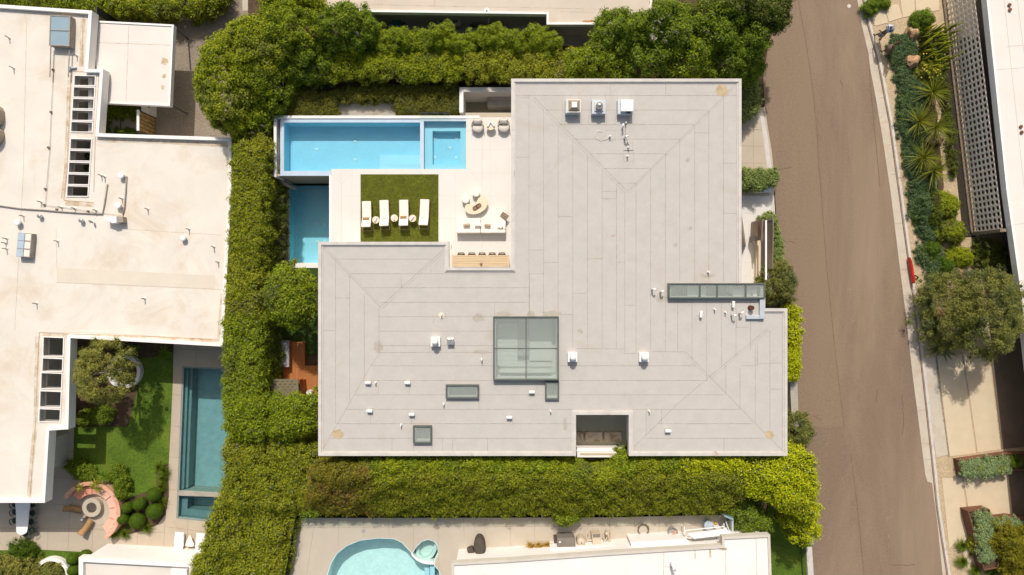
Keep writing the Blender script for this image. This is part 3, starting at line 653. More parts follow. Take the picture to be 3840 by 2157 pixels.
for y, a, b in [(1372,2100,2610),(1427,2100,2655),(1481,2100,2720),(1535,2370,2775),(1589,2470,2827),(1644,2415,2870)]: sg.append([(a, y), (b, y)])
sg += [[(2722,1480),(2722,1370)],[(2775,1535),(2775,1380)],[(2832,1590),(2832,1290)],[(2887,1640),(2887,1240)],[(2780,1372),(2840,1372)],[(2840,1372),(2840,1290)],[(2840,1365),(2945,1360)],[(2423,1536),(2423,1628)],[(2480,1536),(2480,1590)],[(2715,1645),(2715,1700)],[(2890,1460),(2945,1460)],[(2762,1228),(2808,1228)],[(2762,1200),(2762,1228)]]
# west block
for y, a, b in [(972,1258,1616),(1027,1310,1930),(1079,1362,1985),(1134,1420,1985),(1188,1422,1850),(1242,1422,1850),(1296,1422,1850),(1322,1425,1850),(1372,1391,1850),(1427,1362,1850),(1481,1328,2040),(1535,1296,2148),(1589,1262,2148),(1644,1238,2148)]: sg.append([(a, y), (b, y)])
for x, a, b in [(1258,980,1590),(1311,1032,1502),(1366,1100,1420),(1421,1155,1325)]: sg.append([(x, a), (x, b)])
sg += [[(1205,922),(1425,1152)],[(1425,1152),(1670,930)],[(1425,1325),(1391,1372)],[(1391,1372),(1209,1688)],[(1258,1117),(1311,1118)],[(1206,1240),(1255,1240)],[(1616,972),(1616,1025)],[(1855,1135),(1855,1188)],[(1505,1035),(1505,1079)],[(1625,1188),(1625,1215)],[(1418,1442),(1418,1481)],[(1535,1442),(1535,1481)],[(1390,1536),(1390,1589)],[(1543,1560),(1543,1589)],[(1470,1644),(1470,1698)],[(1697,1644),(1697,1698)],[(1828,1644),(1828,1698)],[(1550,1668),(1550,1698)],[(1620,1668),(1620,1698)],[(1796,1498),(1796,1535)],[(2038,1027),(1985,1027)],[(1985,1027),(1985,1186)],[(1660,1645),(1660,1700)],[(1930,920),(1930,1003)],[(1795,1003),(1795,1027)],[(1810,1322),(1810,1372)]]
lines('roof_seam', sg, ZR, .018, M['seam'], house, .004)
# doubled pale laps alongside the hips and some rolls
lt = [[(2772,312),(2357,724)],[(1995,372),(2343,722)],[(1212,918),(1430,1148)],[(1430,1160),(1676,936)],[(2882,1240),(2668,1418)],[(2564,1326),(2655,1418)],[(1930,365),(1984,365)],[(2118,362),(2118,478)],[(2172,350),(2172,374)],[(2215,350),(2215,374)],[(2270,350),(2270,374)],[(2315,350),(2315,374)],[(2367,350),(2367,374)],
      [(2110,362),(2106,466)],[(2178,430),(2180,466)],[(2208,430),(2206,466)],[(2275,430),(2275,466)],[(2308,430),(2306,466)],[(2375,430),(2375,466)],[(2270,490),(2306,490),(2306,528),(2270,528),(2270,490)],[(2340,536),(2373,536),(2373,565),(2338,565)],[(2338,565),(2376,565),(2376,605),(2338,605),(2338,565)],
      [(2256,750),(2300,746)],[(1610,1296),(1610,1322),(1700,1322),(1715,1300)]]
lines('roof_lap', lt, ZR, .03, M['seam_light'], house, .005)
m = MB()
for x, y in [(2580,600),(2588,854),(2533,917)]:
    a, b = W(x, y, ZR); MB().prism([(a-.16, b), (a, b-.16), (a+.16, b), (a, b+.16)], ZR-.01, ZR+.012).build('roof_patch', M['seam_light'], house)

M['ponding'] = mat('ponding_stain', (.56, .44, .27), .9, .2, 4, 20, .2)
# dried puddle rings at three corners: irregular thin deposits
for x, y, r in [(2705,338,24),(1266,1628,22),(2885,1630,17)]:
    p = ell(x, y, r, r*.85, ZR, 22, 0, .22); MB().prism(p, ZR-.01, ZR+.006).build('dried_puddle', M['ponding'], house)
for x,y,rx,ry in [(2070,1176,34,10),(1992,1180,14,12),(1890,1180,30,12),(2176,1243,10,8),(1795,1190,20,16),(2300,884,8,6),(2650,1035,26,8),(1800,1320,30,7),(1420,1300,18,24),(2480,1120,22,12),(2120,1590,8,28)]:
    p = ell(x, y, rx, ry, ZR, 20, 0, .3); MB().prism(p, ZR-.01, ZR+.003).build('dirt_patch', M['dirt'], house)
for g_ in [[(1204,1420),(1204,1455)],[(1204,1470),(1204,1498)],[(1245,1700),(1262,1700)],[(1632,1700),(1700,1700)],[(1752,1700),(1830,1700)],[(2050,1700),(2072,1700)],[(2500,1700),(2605,1700)],[(2740,1700),(2760,1700)],[(2555,307),(2600,307)],[(2771,360),(2771,385)],[(1928,640),(1928,662)],[(1692,918),(1692,935)],[(1440,917),(1500,917)],[(2882,1168),(2905,1168)]]: lines('rust_run', [g_], ZR+.05, .05, M['rust_line'], house, .004)
# skylights
def skylight(key, z1, fw, px, cols=1, rowsn=1, label='', shaft=3.0, fcol='frame_grey', gm='glass_sky'):
    r = skys[key]; x0, y0, x1, y1 = rect(*px, z1)
    t = bpy.data.objects.new('skylight', None); COL.objects.link(t); t.parent = house; t['label'] = label
    m = MB().prism([(x0,y0),(x1,y0),(x1,y1),(x0,y1)], ZR-.02, z1, [inset([(x0,y0),(x1,y0),(x1,y1),(x0,y1)], fw)])
    for i in range(1, cols): xx = x0+(x1-x0)*i/cols; m.box(xx-.025, y0+fw+.002, z1-.12, xx+.025, y1-fw-.002, z1-.01)
    for i in range(1, rowsn): yy = y0+(y1-y0)*i/rowsn; m.box(x0+fw+.002, yy-.025, z1-.11, x1-fw-.002, yy+.025, z1-.015)
    m.build('frame', M[fcol], t, bevel=.012)
    MB().box(x0+fw-.01, y0+fw-.01, z1-.07, x1-fw+.01, y1-fw+.01, z1-.055).build('pane', M[gm], t)
    a, b, c, d = rect(*r, ZR)
    m = MB().prism([(a-.05,b-.05),(c+.05,b-.05),(c+.05,d+.05),(a-.05,d+.05)], ZR-shaft, ZR-.01, [[(a+.012,b+.012),(c-.012,b+.012),(c-.012,d-.012),(a+.012,d-.012)]])
    m.build('shaft', M['shaft'], t)
    MB().box(a-.05, b-.05, ZR-shaft-.05, c+.05, d+.05, ZR-shaft-.002).build('floor', M['int_floor'], t)
    return t, (a, b, c, d)
M['shaft'] = mat('white_shaft', (.74, .78, .75), .8, .02, 1)
M['int_floor'] = mat('interior_floor', (.58,.60,.57), .5, .08, 1)
M['int_dark'] = mat('interior_slate', (.34,.35,.32), .5, .08, 3)
t, (a, b, c, d) = skylight('big', ZR+.42, .085, (1849,1187,2096,1427), 2, 2, 'big square four pane skylight over the staircase', 1.7)
m = MB(); m2 = MB(); w_ = c-a; h_ = d-b
for i in range(9):
    m.box(a+.1, d-.35-.3*(i+1), ZR-1.69, a+w_*.36, d-.35-.3*i-.012, ZR-1.25-.012*i)
    m2.box(a+w_*.56, d-.35-.3*(i+1), ZR-1.69, c-.25, d-.35-.3*i-.012, ZR-1.5+.012*i)
M['tread'] = mat('stair_treads', (.60, .62, .59), .6, .05, 2); m.build('stair_flight', M['tread'], t); MB().box(a+w_*.56, b+1.0, ZR-1.69, c-.25, d-.1, ZR-1.45).build('landing', M['tread'], t)
MB().box(a+w_*.365, b+h_*.35, ZR-1.69, a+w_*.555, d-.1, ZR-1.3).build('stair_wall', M['int_dark'], t)
MB().box(a+.25, b+.25, ZR-1.69, c-.3, b+.9, ZR-1.2).build('landing', M['int_floor'], t)
skylight('side', ZR+.22, .10, (2044,1429,2097,1500), 1, 1, 'small upright skylight at the corner of the big one', .9)
skylight('long', ZR+.25, .10, (1671,1443,1796,1496), 1, 1, 'long narrow single pane skylight', .9)
skylight('square', ZR+.25, .10, (1548,1597,1619,1664), 1, 1, 'small square skylight near the lower edge', .9)
t, _ = skylight('strip', ZR+.34, .085, (2507,1062,2871,1120), 1, 1, 'strip skylight of four panes along the east edge', .9)
m = MB()
for x in (2625,2690,2797):
    q = W(x, 1091, ZR+.34)[0]; y0 = W(x, 1115, ZR+.34)[1]; y1 = W(x, 1066, ZR+.34)[1]; m.box(q-.05, y0+.03, ZR+.20, q+.05, y1-.03, ZR+.332); m.build('mullion', M['frame_grey'], t); m = MB()
m = MB()
for x in (2640,2812):
    q = W(x, 1091, ZR)[0]; y0 = W(x, 1112, ZR)[1]; y1 = W(x, 1071, ZR)[1]; m.box(q-.9, y0+.03, ZR-.89, q+.25, y1-.03, ZR-.45); m.build('light_box', M['shaft'], t); m = MB()
m = MB(); pbox(m, 2850, 1121, 2868, 1196, ZR-.02, ZR+.25); pbox(m, 2799, 1182, 2849.5, 1197, ZR-.02, ZR+.2); m.build('parapet_cap', M['metal_cool'], house, bevel=.02)
# notch courtyard in the south edge
ZC = 2.3; fl = rect(2150,1540,2380,1735,ZC)
MB().box(fl[0], fl[1]-.1, -.1, fl[2], fl[3]+1.2, ZC).build('courtyard_floor', mat('olive_concrete', (.50, .475, .36), .8, .08, .8, 40, .08), house)
M['planter_top'] = mat('stained_planter_top', (.60, .50, .38), .8, .08, 1.5, 30, .08, stain=(.30, .20, .11), stsc=1.6, stpos=(.48, .65))
for i, (x0, x1) in enumerate([(2117,2187),(2195,2259),(2267,2332)]):
    o = MB(); pbox(o, x0, 1621, x1, 1657, ZC, ZC+.4)
    tag(o.build('planter_block', M['planter_top'], bevel=.03), ['stained concrete block in the notch, half hidden under the left roof edge', 'stained concrete block in the roof notch, middle one', 'stained concrete block in the roof notch, right one'][i], 'planter', 'concrete blocks in the courtyard notch')
o = MB(); pbox(o, 2164, 1680, 2318, 1694, -.1, 3.1); o.build('parapet', M['white'], house)
o = MB(); pbox(o, 2164, 1697, 2312, 1716, 2.7, 3.6); o.build('planter_wall', M['white'], house, bevel=.02)
o = MB(); pbox(o, 2176, 1700, 2302, 1706, 3.55, 3.63); o.build('planter_slot', M['wood'], house)
o = MB(); pbox(o, 2316, 1700, 2338, 1722, 2.3, 3.4); tag(o.build('equipment_box', M['plastic_w'], bevel=.03), 'white cabinet at the corner of the courtyard notch', 'box')
o = MB().cyl(*W(2313,1672,ZC), ZC, ZC+.02, .12); tag(o.build('floor_drain', M['dark']), 'round dark drain in the courtyard notch', 'drain')
# ---------------------------------------------------------------- roof equipment
def vb(name, label, cat, group=None): return thing(name, label, cat, (0, 0, 0), group)
def curb(t, x, y, s, h, mt, z=ZR):
    return MB().box(x-s/2, y-s/2, z, x+s/2, y+s/2, z+h).build('curb', mt, t, bevel=.015)
a, b = W(2146, 402, ZR+.3); t = vb('roof_vent', 'square roof vent with tan pyramid cap and white top plate', 'vent')
curb(t, a, b, .86, .5, M['metal_cool']); m = MB(); a += .08
m.add([(a-.36,b-.36,ZR+.62),(a+.36,b-.36,ZR+.62),(a+.36,b+.36,ZR+.62),(a-.36,b+.36,ZR+.62),(a-.17,b-.17,ZR+.85),(a+.17,b-.17,ZR+.85),(a+.17,b+.17,ZR+.85),(a-.17,b+.17,ZR+.85)], [(0,1,5,4),(1,2,6,5),(2,3,7,6),(3,0,4,7),(4,5,6,7),(3,2,1,0)]); m.build('cap', M['metal_brown'], t)
MB().prism([(a-.40,b-.40),(a+.40,b-.40),(a+.40,b+.40),(a-.40,b+.40)], ZR+.5, ZR+.63, [[(a-.355,b-.355),(a+.355,b-.355),(a+.355,b+.355),(a-.355,b+.355)]]).build('cap_rim', M['cushion_w'], t)
MB().box(a-.16, b-.16, ZR+.85, a+.16, b+.16, ZR+.88).build('top_plate', M['plastic_w'], t, bevel=.01)
def domevent(px, py, label, base=.86, r=.22, bm_='metal_cool', h=.5, dm='metal', z=ZR, hood=.3):
    a, b = W(px, py, z+.3); t = vb('roof_vent', label, 'vent')
    curb(t, a, b, base, h, M[bm_], z); MB().box(a-base*.32, b-base*.32, z+h, a+base*.32, b+base*.32, z+h+.08).build('plate', M['coping'], t, bevel=.01)
    MB().rings(a, b, [(r*.8, z+h+.08), (r*.8, z+h+.16), (r, z+h+.16), (r, z+h+.26), (r*.92, z+h+.36), (r*.6, z+h+.26+hood*.6), (.02, z+h+.26+hood*.75)], 24).build('dome', M[dm], t, smooth=True); return t
domevent(2244, 404, 'shiny metal dome vent between the tan vent and the white box')
a, b = W(2345, 402, ZR+.4); t = vb('roof_unit', 'white square box unit, rightmost of the three by the top edge', 'vent')
curb(t, a-.04, b, .88, .45, M['metal_cool']); MB().box(a-.31, b-.33, ZR+.45, a+.45, b+.38, ZR+.72).build('housing', M['plastic_w'], t, bevel=.03)
MB().box(a+.05, b-.40, ZR+.5, a+.3, b-.335, ZR+.6).build('latch', M['dark'], t)
domevent(1633, 1282, 'white dome vent on a square base, left part of the roof', .58, .19, 'plastic_w', .35, 'plastic_w')
a, b = W(1690, 1281, ZR+.2); t = vb('roof_vent', 'small square white metal cap vent beside the left dome vent', 'vent')
curb(t, a, b, .30, .25, M['metal_cool']); MB().prism([(a-.21,b-.21),(a+.21,b-.21),(a+.21,b+.21),(a-.21,b+.21)], ZR+.25, ZR+.33).build('cap', M['metal'], t, bevel=.03)
domevent(2147, 1340, 'white dome vent just right of the big skylight', .58, .2, 'plastic_w', .35, 'plastic_w')
domevent(2415, 1340, 'white dome vent on a square base, right part of the roof', .58, .2, 'plastic_w', .35, 'plastic_w')
hl = [(1380,1436,'upper left one of the lower left field'),(1528,1436,'in line right of the upper left one'),(1386,1542,'below the upper left one'),(1544,1555,'above the small square skylight'),(1910,1566,'below the long narrow skylight'),(1994,1471,'left of the small upright skylight'),(2505,1617,'alone at the lower right')]
p = vb('hood_vent', '', 'vent', 'white half round hood vents'); a = 0
m = MB(); m.tube([(-.17,0,.17),(.17,0,.17)], .105, 14); m.build('hood', M['plastic_w'], p, smooth=False, bevel=.01)
MB().box(-.11,-.09,0,.11,.09,.16).build('neck', M['metal_cool'], p); MB().box(-.19,-.16,0,.19,.16,.012).build('flange', M['seam_light'], p)
for i, (x, y, s) in enumerate(hl): place(p, i == 0, (*W(x, y, ZR+.15), ZR), 0, 'white half round hood vent, '+s)
p = vb('hood_vent', '', 'vent', 'white tapered vents near the strip skylight')
MB().rings(0, 0, [(.17,0),(.17,.015),(.06,.03),(.06,.14)], 18).build('flange', M['coping'], p, smooth=False)
MB().add([(-.085,-.2,.14),(.085,-.2,.14),(.085,.2,.14),(-.085,.2,.14),(-.06,-.22,.26),(.06,-.22,.26),(.09,.18,.30),(-.09,.18,.30)], [(0,3,2,1),(4,5,6,7),(0,1,5,4),(1,2,6,5),(2,3,7,6),(3,0,4,7)]).build('hood', M['plastic_w'], p, bevel=.02)
for i, (x, y, s) in enumerate([(2749,1141,'just below the strip skylight'),(2628,1178,'left of and below the strip skylight')]): place(p, i == 0, (*W(x, y, ZR+.15), ZR), 0, 'white tapered vent on round flange '+s)
p = vb('vent_pipe', '', 'pipe', 'white elbow vent pipes'); MB().tube([(0,0,0),(0,0,.42),(.03,.02,.5),(.11,-.01,.53),(.15,-.03,.44)], .055, 10).build('pipe', M['plastic_w'], p, smooth=True)
for i, (x, y, s, r) in enumerate([(2448,1085,'left of the pair before the strip skylight',0),(2479,1096,'right of the pair before the strip skylight',.8),(2748,1182,'in the cluster near the roof corner',0),(2777,1176,'rightmost of the cluster near the roof corner',.9),(2336,477,'just below the white box unit',1.8),(2344,515,'with rust stain below the white box unit',.3)]): place(p, i == 0, (*W(x, y, ZR+.3), ZR), r, 'white elbow vent pipe, '+s)
p = vb('vent_pipe', '', 'pipe', 'short thin vent pipes'); MB().tube([(0,0,0),(0,0,.3)], .04, 10).build('pipe', M['plastic_w'], p, smooth=False); MB().rings(0, 0, [(.1,0),(.09,.02),(.045,.05)], 14).build('flashing', M['coping'], p)
sp = [(2658,1021,'above the strip skylight'),(2682,1161,'left of the three in the right cluster'),(2722,1172,'second in the right cluster'),(1655,1182,'on a pale round patch'),(1806,1350,'left of the big skylight'),(1663,1517,'below the long skylight'),(1503,1596,'left of the small square skylight'),(2065,1543,'below the small upright skylight'),(2436,1543,'right of the courtyard notch'),(2288,510,'with white cable coil'),(2357,552,'on square patch, upper'),(2354,585,'on square patch, lower'),(1407,1436,'between two hood vents'),(2347,460,'under the white box unit')]
for i, (x, y, s) in enumerate(sp): place(p, i == 0, (*W(x, y, ZR+.2), ZR), 0, 'thin short vent pipe '+s)
MB().cyl(*W(1655,1182,ZR), ZR-.01, ZR+.01, .17, n=20).build('flashing_patch', M['stone_top'], house)
o = MB().rings(*W(2817,1155,ZR+.2), [(.16,ZR),(.16,ZR+.02),(.12,ZR+.04),(.12,ZR+.3),(.15,ZR+.3),(.15,ZR+.36),(.05,ZR+.36),(.04,ZR+.30)], 20); tag(o.build('flue', M['rust_bright']), 'rusty dark round flue near the strip skylight', 'flue')
o = MB().tube([(*W(2288,512,ZR),ZR+.1),(*W(2275,522,ZR),ZR+.02),(*W(2255,528,ZR),ZR+.02),(*W(2238,522,ZR),ZR+.02),(*W(2230,508,ZR),ZR+.02),(*W(2235,495,ZR),ZR+.02),(*W(2248,492,ZR),ZR+.02),(*W(2257,496,ZR),ZR+.02)], .018, 6); tag(o.build('cable', M['cushion_w'], smooth=True), 'cream cable curling on the grey roof', 'cable')
o = MB().tube([(*W(2370,428,ZR),ZR+.3),(*W(2350,458,ZR),ZR+.12),(*W(2345,480,ZR),ZR+.02),(*W(2344,505,ZR),ZR+.02),(*W(2352,530,ZR),ZR+.02),(*W(2360,552,ZR),ZR+.1)], .015, 6); tag(o.build('cable', M['pipe_grey'], smooth=True), 'thin grey cable from the white box unit to the small pipes', 'cable')
# ================================================================= UPPER TERRACE AND POOLS
def X(px, z): return W(px, 0, z)[0]
def Y(py, z): return W(0, py, z)[1]
tx0 = X(1243, ZT)
terr = MB().prism([(tx0, Y(634,ZT)), (X(1748,ZT), Y(634,ZT)), (X(1748,ZT), Y(440,ZT)), (X(1960,ZT), Y(440,ZT)), (X(1960,ZT), .95), (tx0, .95)], ZY-.1, ZT).build('terrace', M['terrace'])
struct(terr, 'pale tiled roof terrace beside the upper pool', 'terrace')
jl = [[(1280,640),(1280,907)],[(1320,634),(1320,907)],[(1745,634),(1770,650),(1808,692),(1808,1003)],[(1808,440),(1808,692)],[(1838,440),(1838,1003)],[(1769,440),(1769,540)],[(1750,563),(1915,563)],[(1748,649),(1915,649)],[(1748,490),(1768,490)],[(1900,563),(1900,649)],
      [(1448,634),(1448,654)],[(1578,634),(1578,654)],[(1708,650),(1708,1003)],[(1644,735),(1900,735)],[(1644,820),(1900,820)],[(1644,904),(1900,904)],[(1280,736),(1352,736)],[(1280,821),(1352,821)],[(1245,655),(1280,690)],[(1280,690),(1318,655)],[(1748,880),(1900,850)]]
lines('terrace_joint', jl, ZT, .010, M['joint'], terr)
lines('slot_drain', [[(1808,692),(1808,1003)],[(1280,690),(1280,907)],[(1808,440),(1808,692)]], ZT, .022, M['joint'], terr, .006)
MB().box(X(1745,ZT), Y(440,ZT)+.002, ZT-.3, X(1930,ZT), Y(423,ZT), ZT+.0).build('terrace_edge', M['firepit'], terr)
MB().box(tx0-.15, .95, ZY-1.5, tx0-.003, Y(659,ZT), ZT+.015).build('terrace_kerb', M['white'], terr)
o = MB(); pbox(o, 1352, 654, 1644, 915, ZT+.004, ZT+.035)
tag(o.build('turf_rug', M['turf']), 'square of dark olive artificial turf under the loungers', 'turf')
MB
t = thing('glass_railing', 'greenish glass screen north of the spa', 'railing', (0, 0, 0))
for i in range(2): MB().box(X(1572+i*58, ZT), Y(432,ZT)+.06, ZT-.2, X(1572+i*58+56, ZT), Y(432,ZT)+.075, ZT+.55).build('glass_pane', M['glass_fence'], t)
# upper pool
pool = thing('swimming_pool', 'long blue infinity pool with raised spa on the roof terrace', 'pool', (0, 0, 0))
z = ZT
def B(m, px0, py0, px1, py1, z0, z1, zr=None):
    zr = z if zr is None else zr
    x0, y0, x1, y1 = rect(px0, py0, px1, py1, zr); return m.box(x0, y0, z0, x1, y1, z1)
wz = ZT-.03
m = MB(); B(m,1063,459,1575,641,ZY-.1,ZT-1.35); m.build('pool_base', M['white'], pool)
m = MB(); B(m,1063.5,459.5,1574.5,640.5,ZT-1.349,ZT-1.2); m.build('pool_floor', M['pool_floor'], pool)
m = MB(); B(m,1050,445,1063,659,ZY-.1,ZT-.05); B(m,1063.1,445,1575,459,ZY-.1,ZT-.05); B(m,1063.1,641,1242,659,ZY-.1,ZT-.05); m.build('infinity_edge', M['pool_tile'], pool)
m = MB(); B(m,1242.1,634.3,1575,641.5,ZY-.1,ZT-.004); m.build('inner_wall', M['white'], pool)
m = MB(); B(m,1063,459.05,1575,460.2,ZT-1.2,ZT-.09); B(m,1063.05,460.3,1064.2,641,ZT-1.2,ZT-.09); m.build('pool_wall', M['pool_wall'], pool)
for i, (x, y, dz) in enumerate([(1414,572,.92),(1429,585,.66),(1443,598,.42),(1458,612,.18)]):
    m = MB(); B(m, x, y, 1574.3-i*.3, 640.2-i*.3, ZT-1.2, ZT-dz); m.build('step', M['step_tile'], pool)
m = MB(); B(m,1064.5,460.5,1574,640,wz-.012,wz-.01); m.build('water', M['water'], pool)
m = MB()
for x, y in [(1331,529),(1331,598),(1186,559)]: m.rings(*W(x,y,ZT-1.1), [(.10,ZT-1.19),(.10,ZT-1.17),(.03,ZT-1.16)], 16)
m.build('floor_fitting', M['plastic_w'], pool)
# spa
m = MB(); B(m,1575.1,445,1589,634.3,ZY-.1,ZT-.03); B(m,1589.1,445,1747.8,454,ZY-.1,ZT-.03); m.build('spa_wall', M['pool_tile'], pool)
m = MB().prism(WP([(1589.2,454.2),(1747.6,454.2),(1747.6,634),(1589.2,634)],ZT), -.1, ZT-.45, [WP([(1619,486),(1725,486),(1725,613),(1619,613)],ZT)]); m.build('spa_bench', M['spa_floor'], pool)
m = MB(); B(m,1618.9,485.9,1725.1,613.1,ZY-.1,ZT-.95); m.build('spa_floor', M['pool_floor'], pool)
m = MB(); B(m,1590,455,1747,633.5,ZT-.062,ZT-.06); m.build('spa_water', M['water'], pool)
m = MB()
for x, y in [(1631,521),(1712,520),(1687,554),(1630,590),(1710,591)]: m.rings(*W(x,y,ZT-.9), [(.09,ZT-.95),(.09,ZT-.93),(.03,ZT-.92)], 14)
m.build('spa_jet', M['plastic_w'], pool)
# catch trough and outer walls
m = MB(); B(m,1027,434,1798,444.5,ZY-.1,ZT+.02); m.build('coping', M['white'], pool)
m = MB(); B(m,1027,444.6,1037,664,ZY-.1,ZT+.02); m.build('coping', M['white'], pool)
m = MB(); B(m,1037.1,444.6,1049.9,660,ZY-.1,ZT-.6); m.build('trough', M['conc_grey'], pool)
m = MB().prism(WP([(1027,664.2),(1037,664.2),(1083,692),(1076,700),(1050,690)],.8), ZY-.1, .8); m.build('weir_wall', M['firepit'], pool)
# lower pool
lp = thing('swimming_pool', 'lower plunge pool at the foot of the terrace wall', 'pool', (0, 0, 0)); z = ZY
xr = tx0-.16
x0, y0, x1, y1 = rect(1083,660,1231,986,ZY)
yt = Y(659, ZT)-.01
MB().box(x0-.1, y0-.1, ZY-1.6, xr, yt, ZY-1.25).build('pool_floor', M['pool_floor2'], lp)
MB().box(rect(1067,0,1,1,ZY)[0], y0-.1, ZY-1.6, x0, yt, ZY+.05).build('coping', mat('plant_shadow_coping', (.68, .58, .47), .8, .1, 3, 30, .1, stain=(.36, .27, .18), stsc=2.0, stpos=(.5, .62)), lp)  # dark blotches put the plants' shadow into the coping colour
MB().box(x0-.3, Y(1005,ZY), ZY-1.6, xr, y0, ZY+.06).build('coping', M['white'], lp)
MB().box(x0, y0+.0, ZY-1.25, x0+.04, yt, ZY-.1).build('pool_wall', M['pool_wall'], lp)
MB().box(x0+.05, y0+.01, ZY-.092, xr-.01, yt, ZY-.09).build('water', watermat('lower_pool_water', (.84, .95, .96), .04), lp)
MB().box(x0-.5, yt+.002, ZY-.2, xr, yt+.12, 2.1).build('pool_side_wall', M['firepit'], lp)
m = MB()
for x, y in [(1217,840),(1188,840),(1188,906),(1217,905)]: m.rings(*W(x,y,ZY-1.2), [(.11,ZY-1.245),(.11,ZY-1.22),(.03,ZY-1.21)], 14)
m.build('floor_fitting', M['plastic_w'], lp)
# sunken court with concrete bench, north-east of the spa
ct = thing('sunken_court', 'sunken white walled court with grey concrete counter', 'courtyard', (0, 0, 0)); z = ZT
m = MB(); B(m,1723,329,1960,346,ZY-.1,ZT+.1); m.build('wall', mat('dappled_wall_top', (.60, .55, .50), .8, .05, 2, 40, .05), ct)
m = MB(); B(m,1723,346.1,1738,423,ZY-.1,ZT+.1); m.build('wall', M['white'], ct)
m = MB(); x0,y0,x1,y1 = rect(1738,346,1960,424,ZT); MB().box(x0-.1,y0-.3,-.6,x1,y1+.1,-.3).build('floor', mat('court_floor', (.27,.255,.17), .85, .1, 1), ct)
m = MB(); x0 = X(1828,.9); m.box(x0, Y(416,-.3), -.3, X(1990,-.3), Y(379,1.0), 1.0); m.box(x0, Y(379,1.0)+.01, -.3, X(1990,-.3), Y(356,1.4), 1.1); m.build('counter', M['conc_grey'], ct, bevel=.02)
# ---------------------------------------------------------------- FURNITURE
zf = ZT+.036
lg = thing('sun_lounger', '', 'sun lounger')
m = MB()
for sx in (-.30,.30): m.box(sx-.022,-1.0,.24,sx+.022,.93,.30)
m.box(-.277,-1.0,.24,.277,-.955,.30); m.box(-.277,.885,.24,.277,.93,.30); m.box(-.277,-.70,.245,.277,-.66,.295)
m.build('frame', M['wood_brown'], lg)
for sx in (-.30,.30):
    for y in (-.96,.88): MB().box(sx-.022,y-.03,0,sx+.022,y+.03,.238).build('leg', M['wood_brown'], lg)
m = MB(); m.tube([(.24,-.48,.52),(.24,-.78,.26)], .014, 6); m.tube([(-.24,-.48,.52),(-.24,-.78,.26)], .014, 6); m.build('back_stay', M['wood_brown'], lg)
MB().box(-.30,-.17,.302,.30,.97,.42).build('mattress', M['cushion'], lg, bevel=.03, seg=3)
MB().cbox((0,-.455,.565), (.60,.70,.11), 0, -math.radians(30)).build('back_cushion', M['cushion_w'], lg, bevel=.03, seg=3)
MB().rings(0, 0, [(.02,-.055),(.20,-.05),(.27,0),(.20,.05),(.02,.055)], 4)
def pillow(w_, d_, h_, n=9):
    m = MB(); vs = []; 
    for s in (1,-1):
        for j in range(n):
            for i in range(n):
                u, v = 2*i/(n-1)-1, 2*j/(n-1)-1; e = (1-u**4)*(1-v**4); p = 1+.07*(u*u*v*v)
                vs.append((u*w_/2*(1-.06*(1-v*v))*p, v*d_/2*(1-.06*(1-u*u))*p, s*h_/2*max(0,e)**.5*(1+.08*math.sin(7*u+3*v))))
    fs = []
    for k in range(2):
        for j in range(n-1):
            for i in range(n-1):
                a = k*n*n+j*n+i; q = (a, a+1, a+n+1, a+n); fs.append(q if k == 0 else q[::-1])
    return m.add(vs, fs)
def put(o, loc, rot): o.location = loc; o.rotation_euler = rot; return o
LL = [(1375.5,810,.02,'first from the left, with brown pillow'),(1442,806,.035,'second from the left, with cream pillow'),(1515,805,.015,'third from the left, with brown pillow'),(1591,803,-.04,'rightmost, with cream pillow')]
for i, (x, y, rz, s) in enumerate(LL):
    loc = (*W(x, y, zf+.35), zf); place(lg, i == 0, loc, rz, 'oatmeal cushioned sun lounger on the turf, '+s, 'sun loungers in a row on the turf')
    q = pillow(.44,.20,.11).build('pillow', M['pillow_br' if i % 2 == 0 else 'cushion'], None, smooth=True)
    put(q, (loc[0]-.02, loc[1]-.20, zf+.50), (math.radians(-32), 0, rz)); tag(q, ('brown' if i % 2 == 0 else 'cream')+' lumbar pillow on the '+['first','second','third','rightmost'][i]+' sun lounger', 'pillow', 'lumbar pillows on the loungers')
st = thing('side_table', '', 'side table')
MB().rings(0, 0, [(.235,.40),(.24,.41),(.24,.44),(.235,.45)], 28).build('table_top', M['stone_top'], st); MB().rings(0, 0, [(.12,0),(.12,.02),(.04,.04),(.04,.40)], 16).build('pedestal', M['stone_top'], st)
def towel(r=.055, ln=.30): return MB().tube([(0,-ln/2,r),(0,ln/2,r)], r, 14)
for i, (x, y, a) in enumerate([(1409,825,-.35),(1478.5,818,0.02),(1547,819,-.6)]):
    loc = (*W(x, y, zf+.45), zf); place(st, i == 0, loc, 0, 'round stone side table on the turf, '+['left','middle','right'][i]+' of three', 'side tables between the loungers')
    q = towel().build('rolled_towel', M['towel'], None, smooth=True, bevel=.01); put(q, (loc[0], loc[1]+.02, zf+.451), (0, 0, a)); tag(q, 'rolled blue and white towel on the '+['left','middle','right'][i]+' round side table', 'towel', 'rolled towels')
ac = thing('armchair', '', 'armchair')
MB().rings(0, -.08, [(.30,.20),(.36,.24),(.37,.36),(.34,.42),(.02,.44)], 28, 1, .9).build('seat_cushion', M['cushion'], ac, smooth=True)
MB().arc(0, 0, .375, .405, -10, 190, .18, .62, 26).build('shell', M['wood_brown'], ac)
MB().arc(0, 0, .365, .415, -5, 185, .62, .66, 26).build('rail', M['wood'], ac)
q = pillow(.56,.36,.16).build('back_cushion', M['cushion'], ac, smooth=True); put(q, (0,.22,.60), (math.radians(40),0,0))
for a in (45,135,225,315): MB().cyl(.26*math.cos(math.radians(a)), .26*math.sin(math.radians(a))-.04, 0, .2, .02).build('leg', M['wood_brown'], ac)
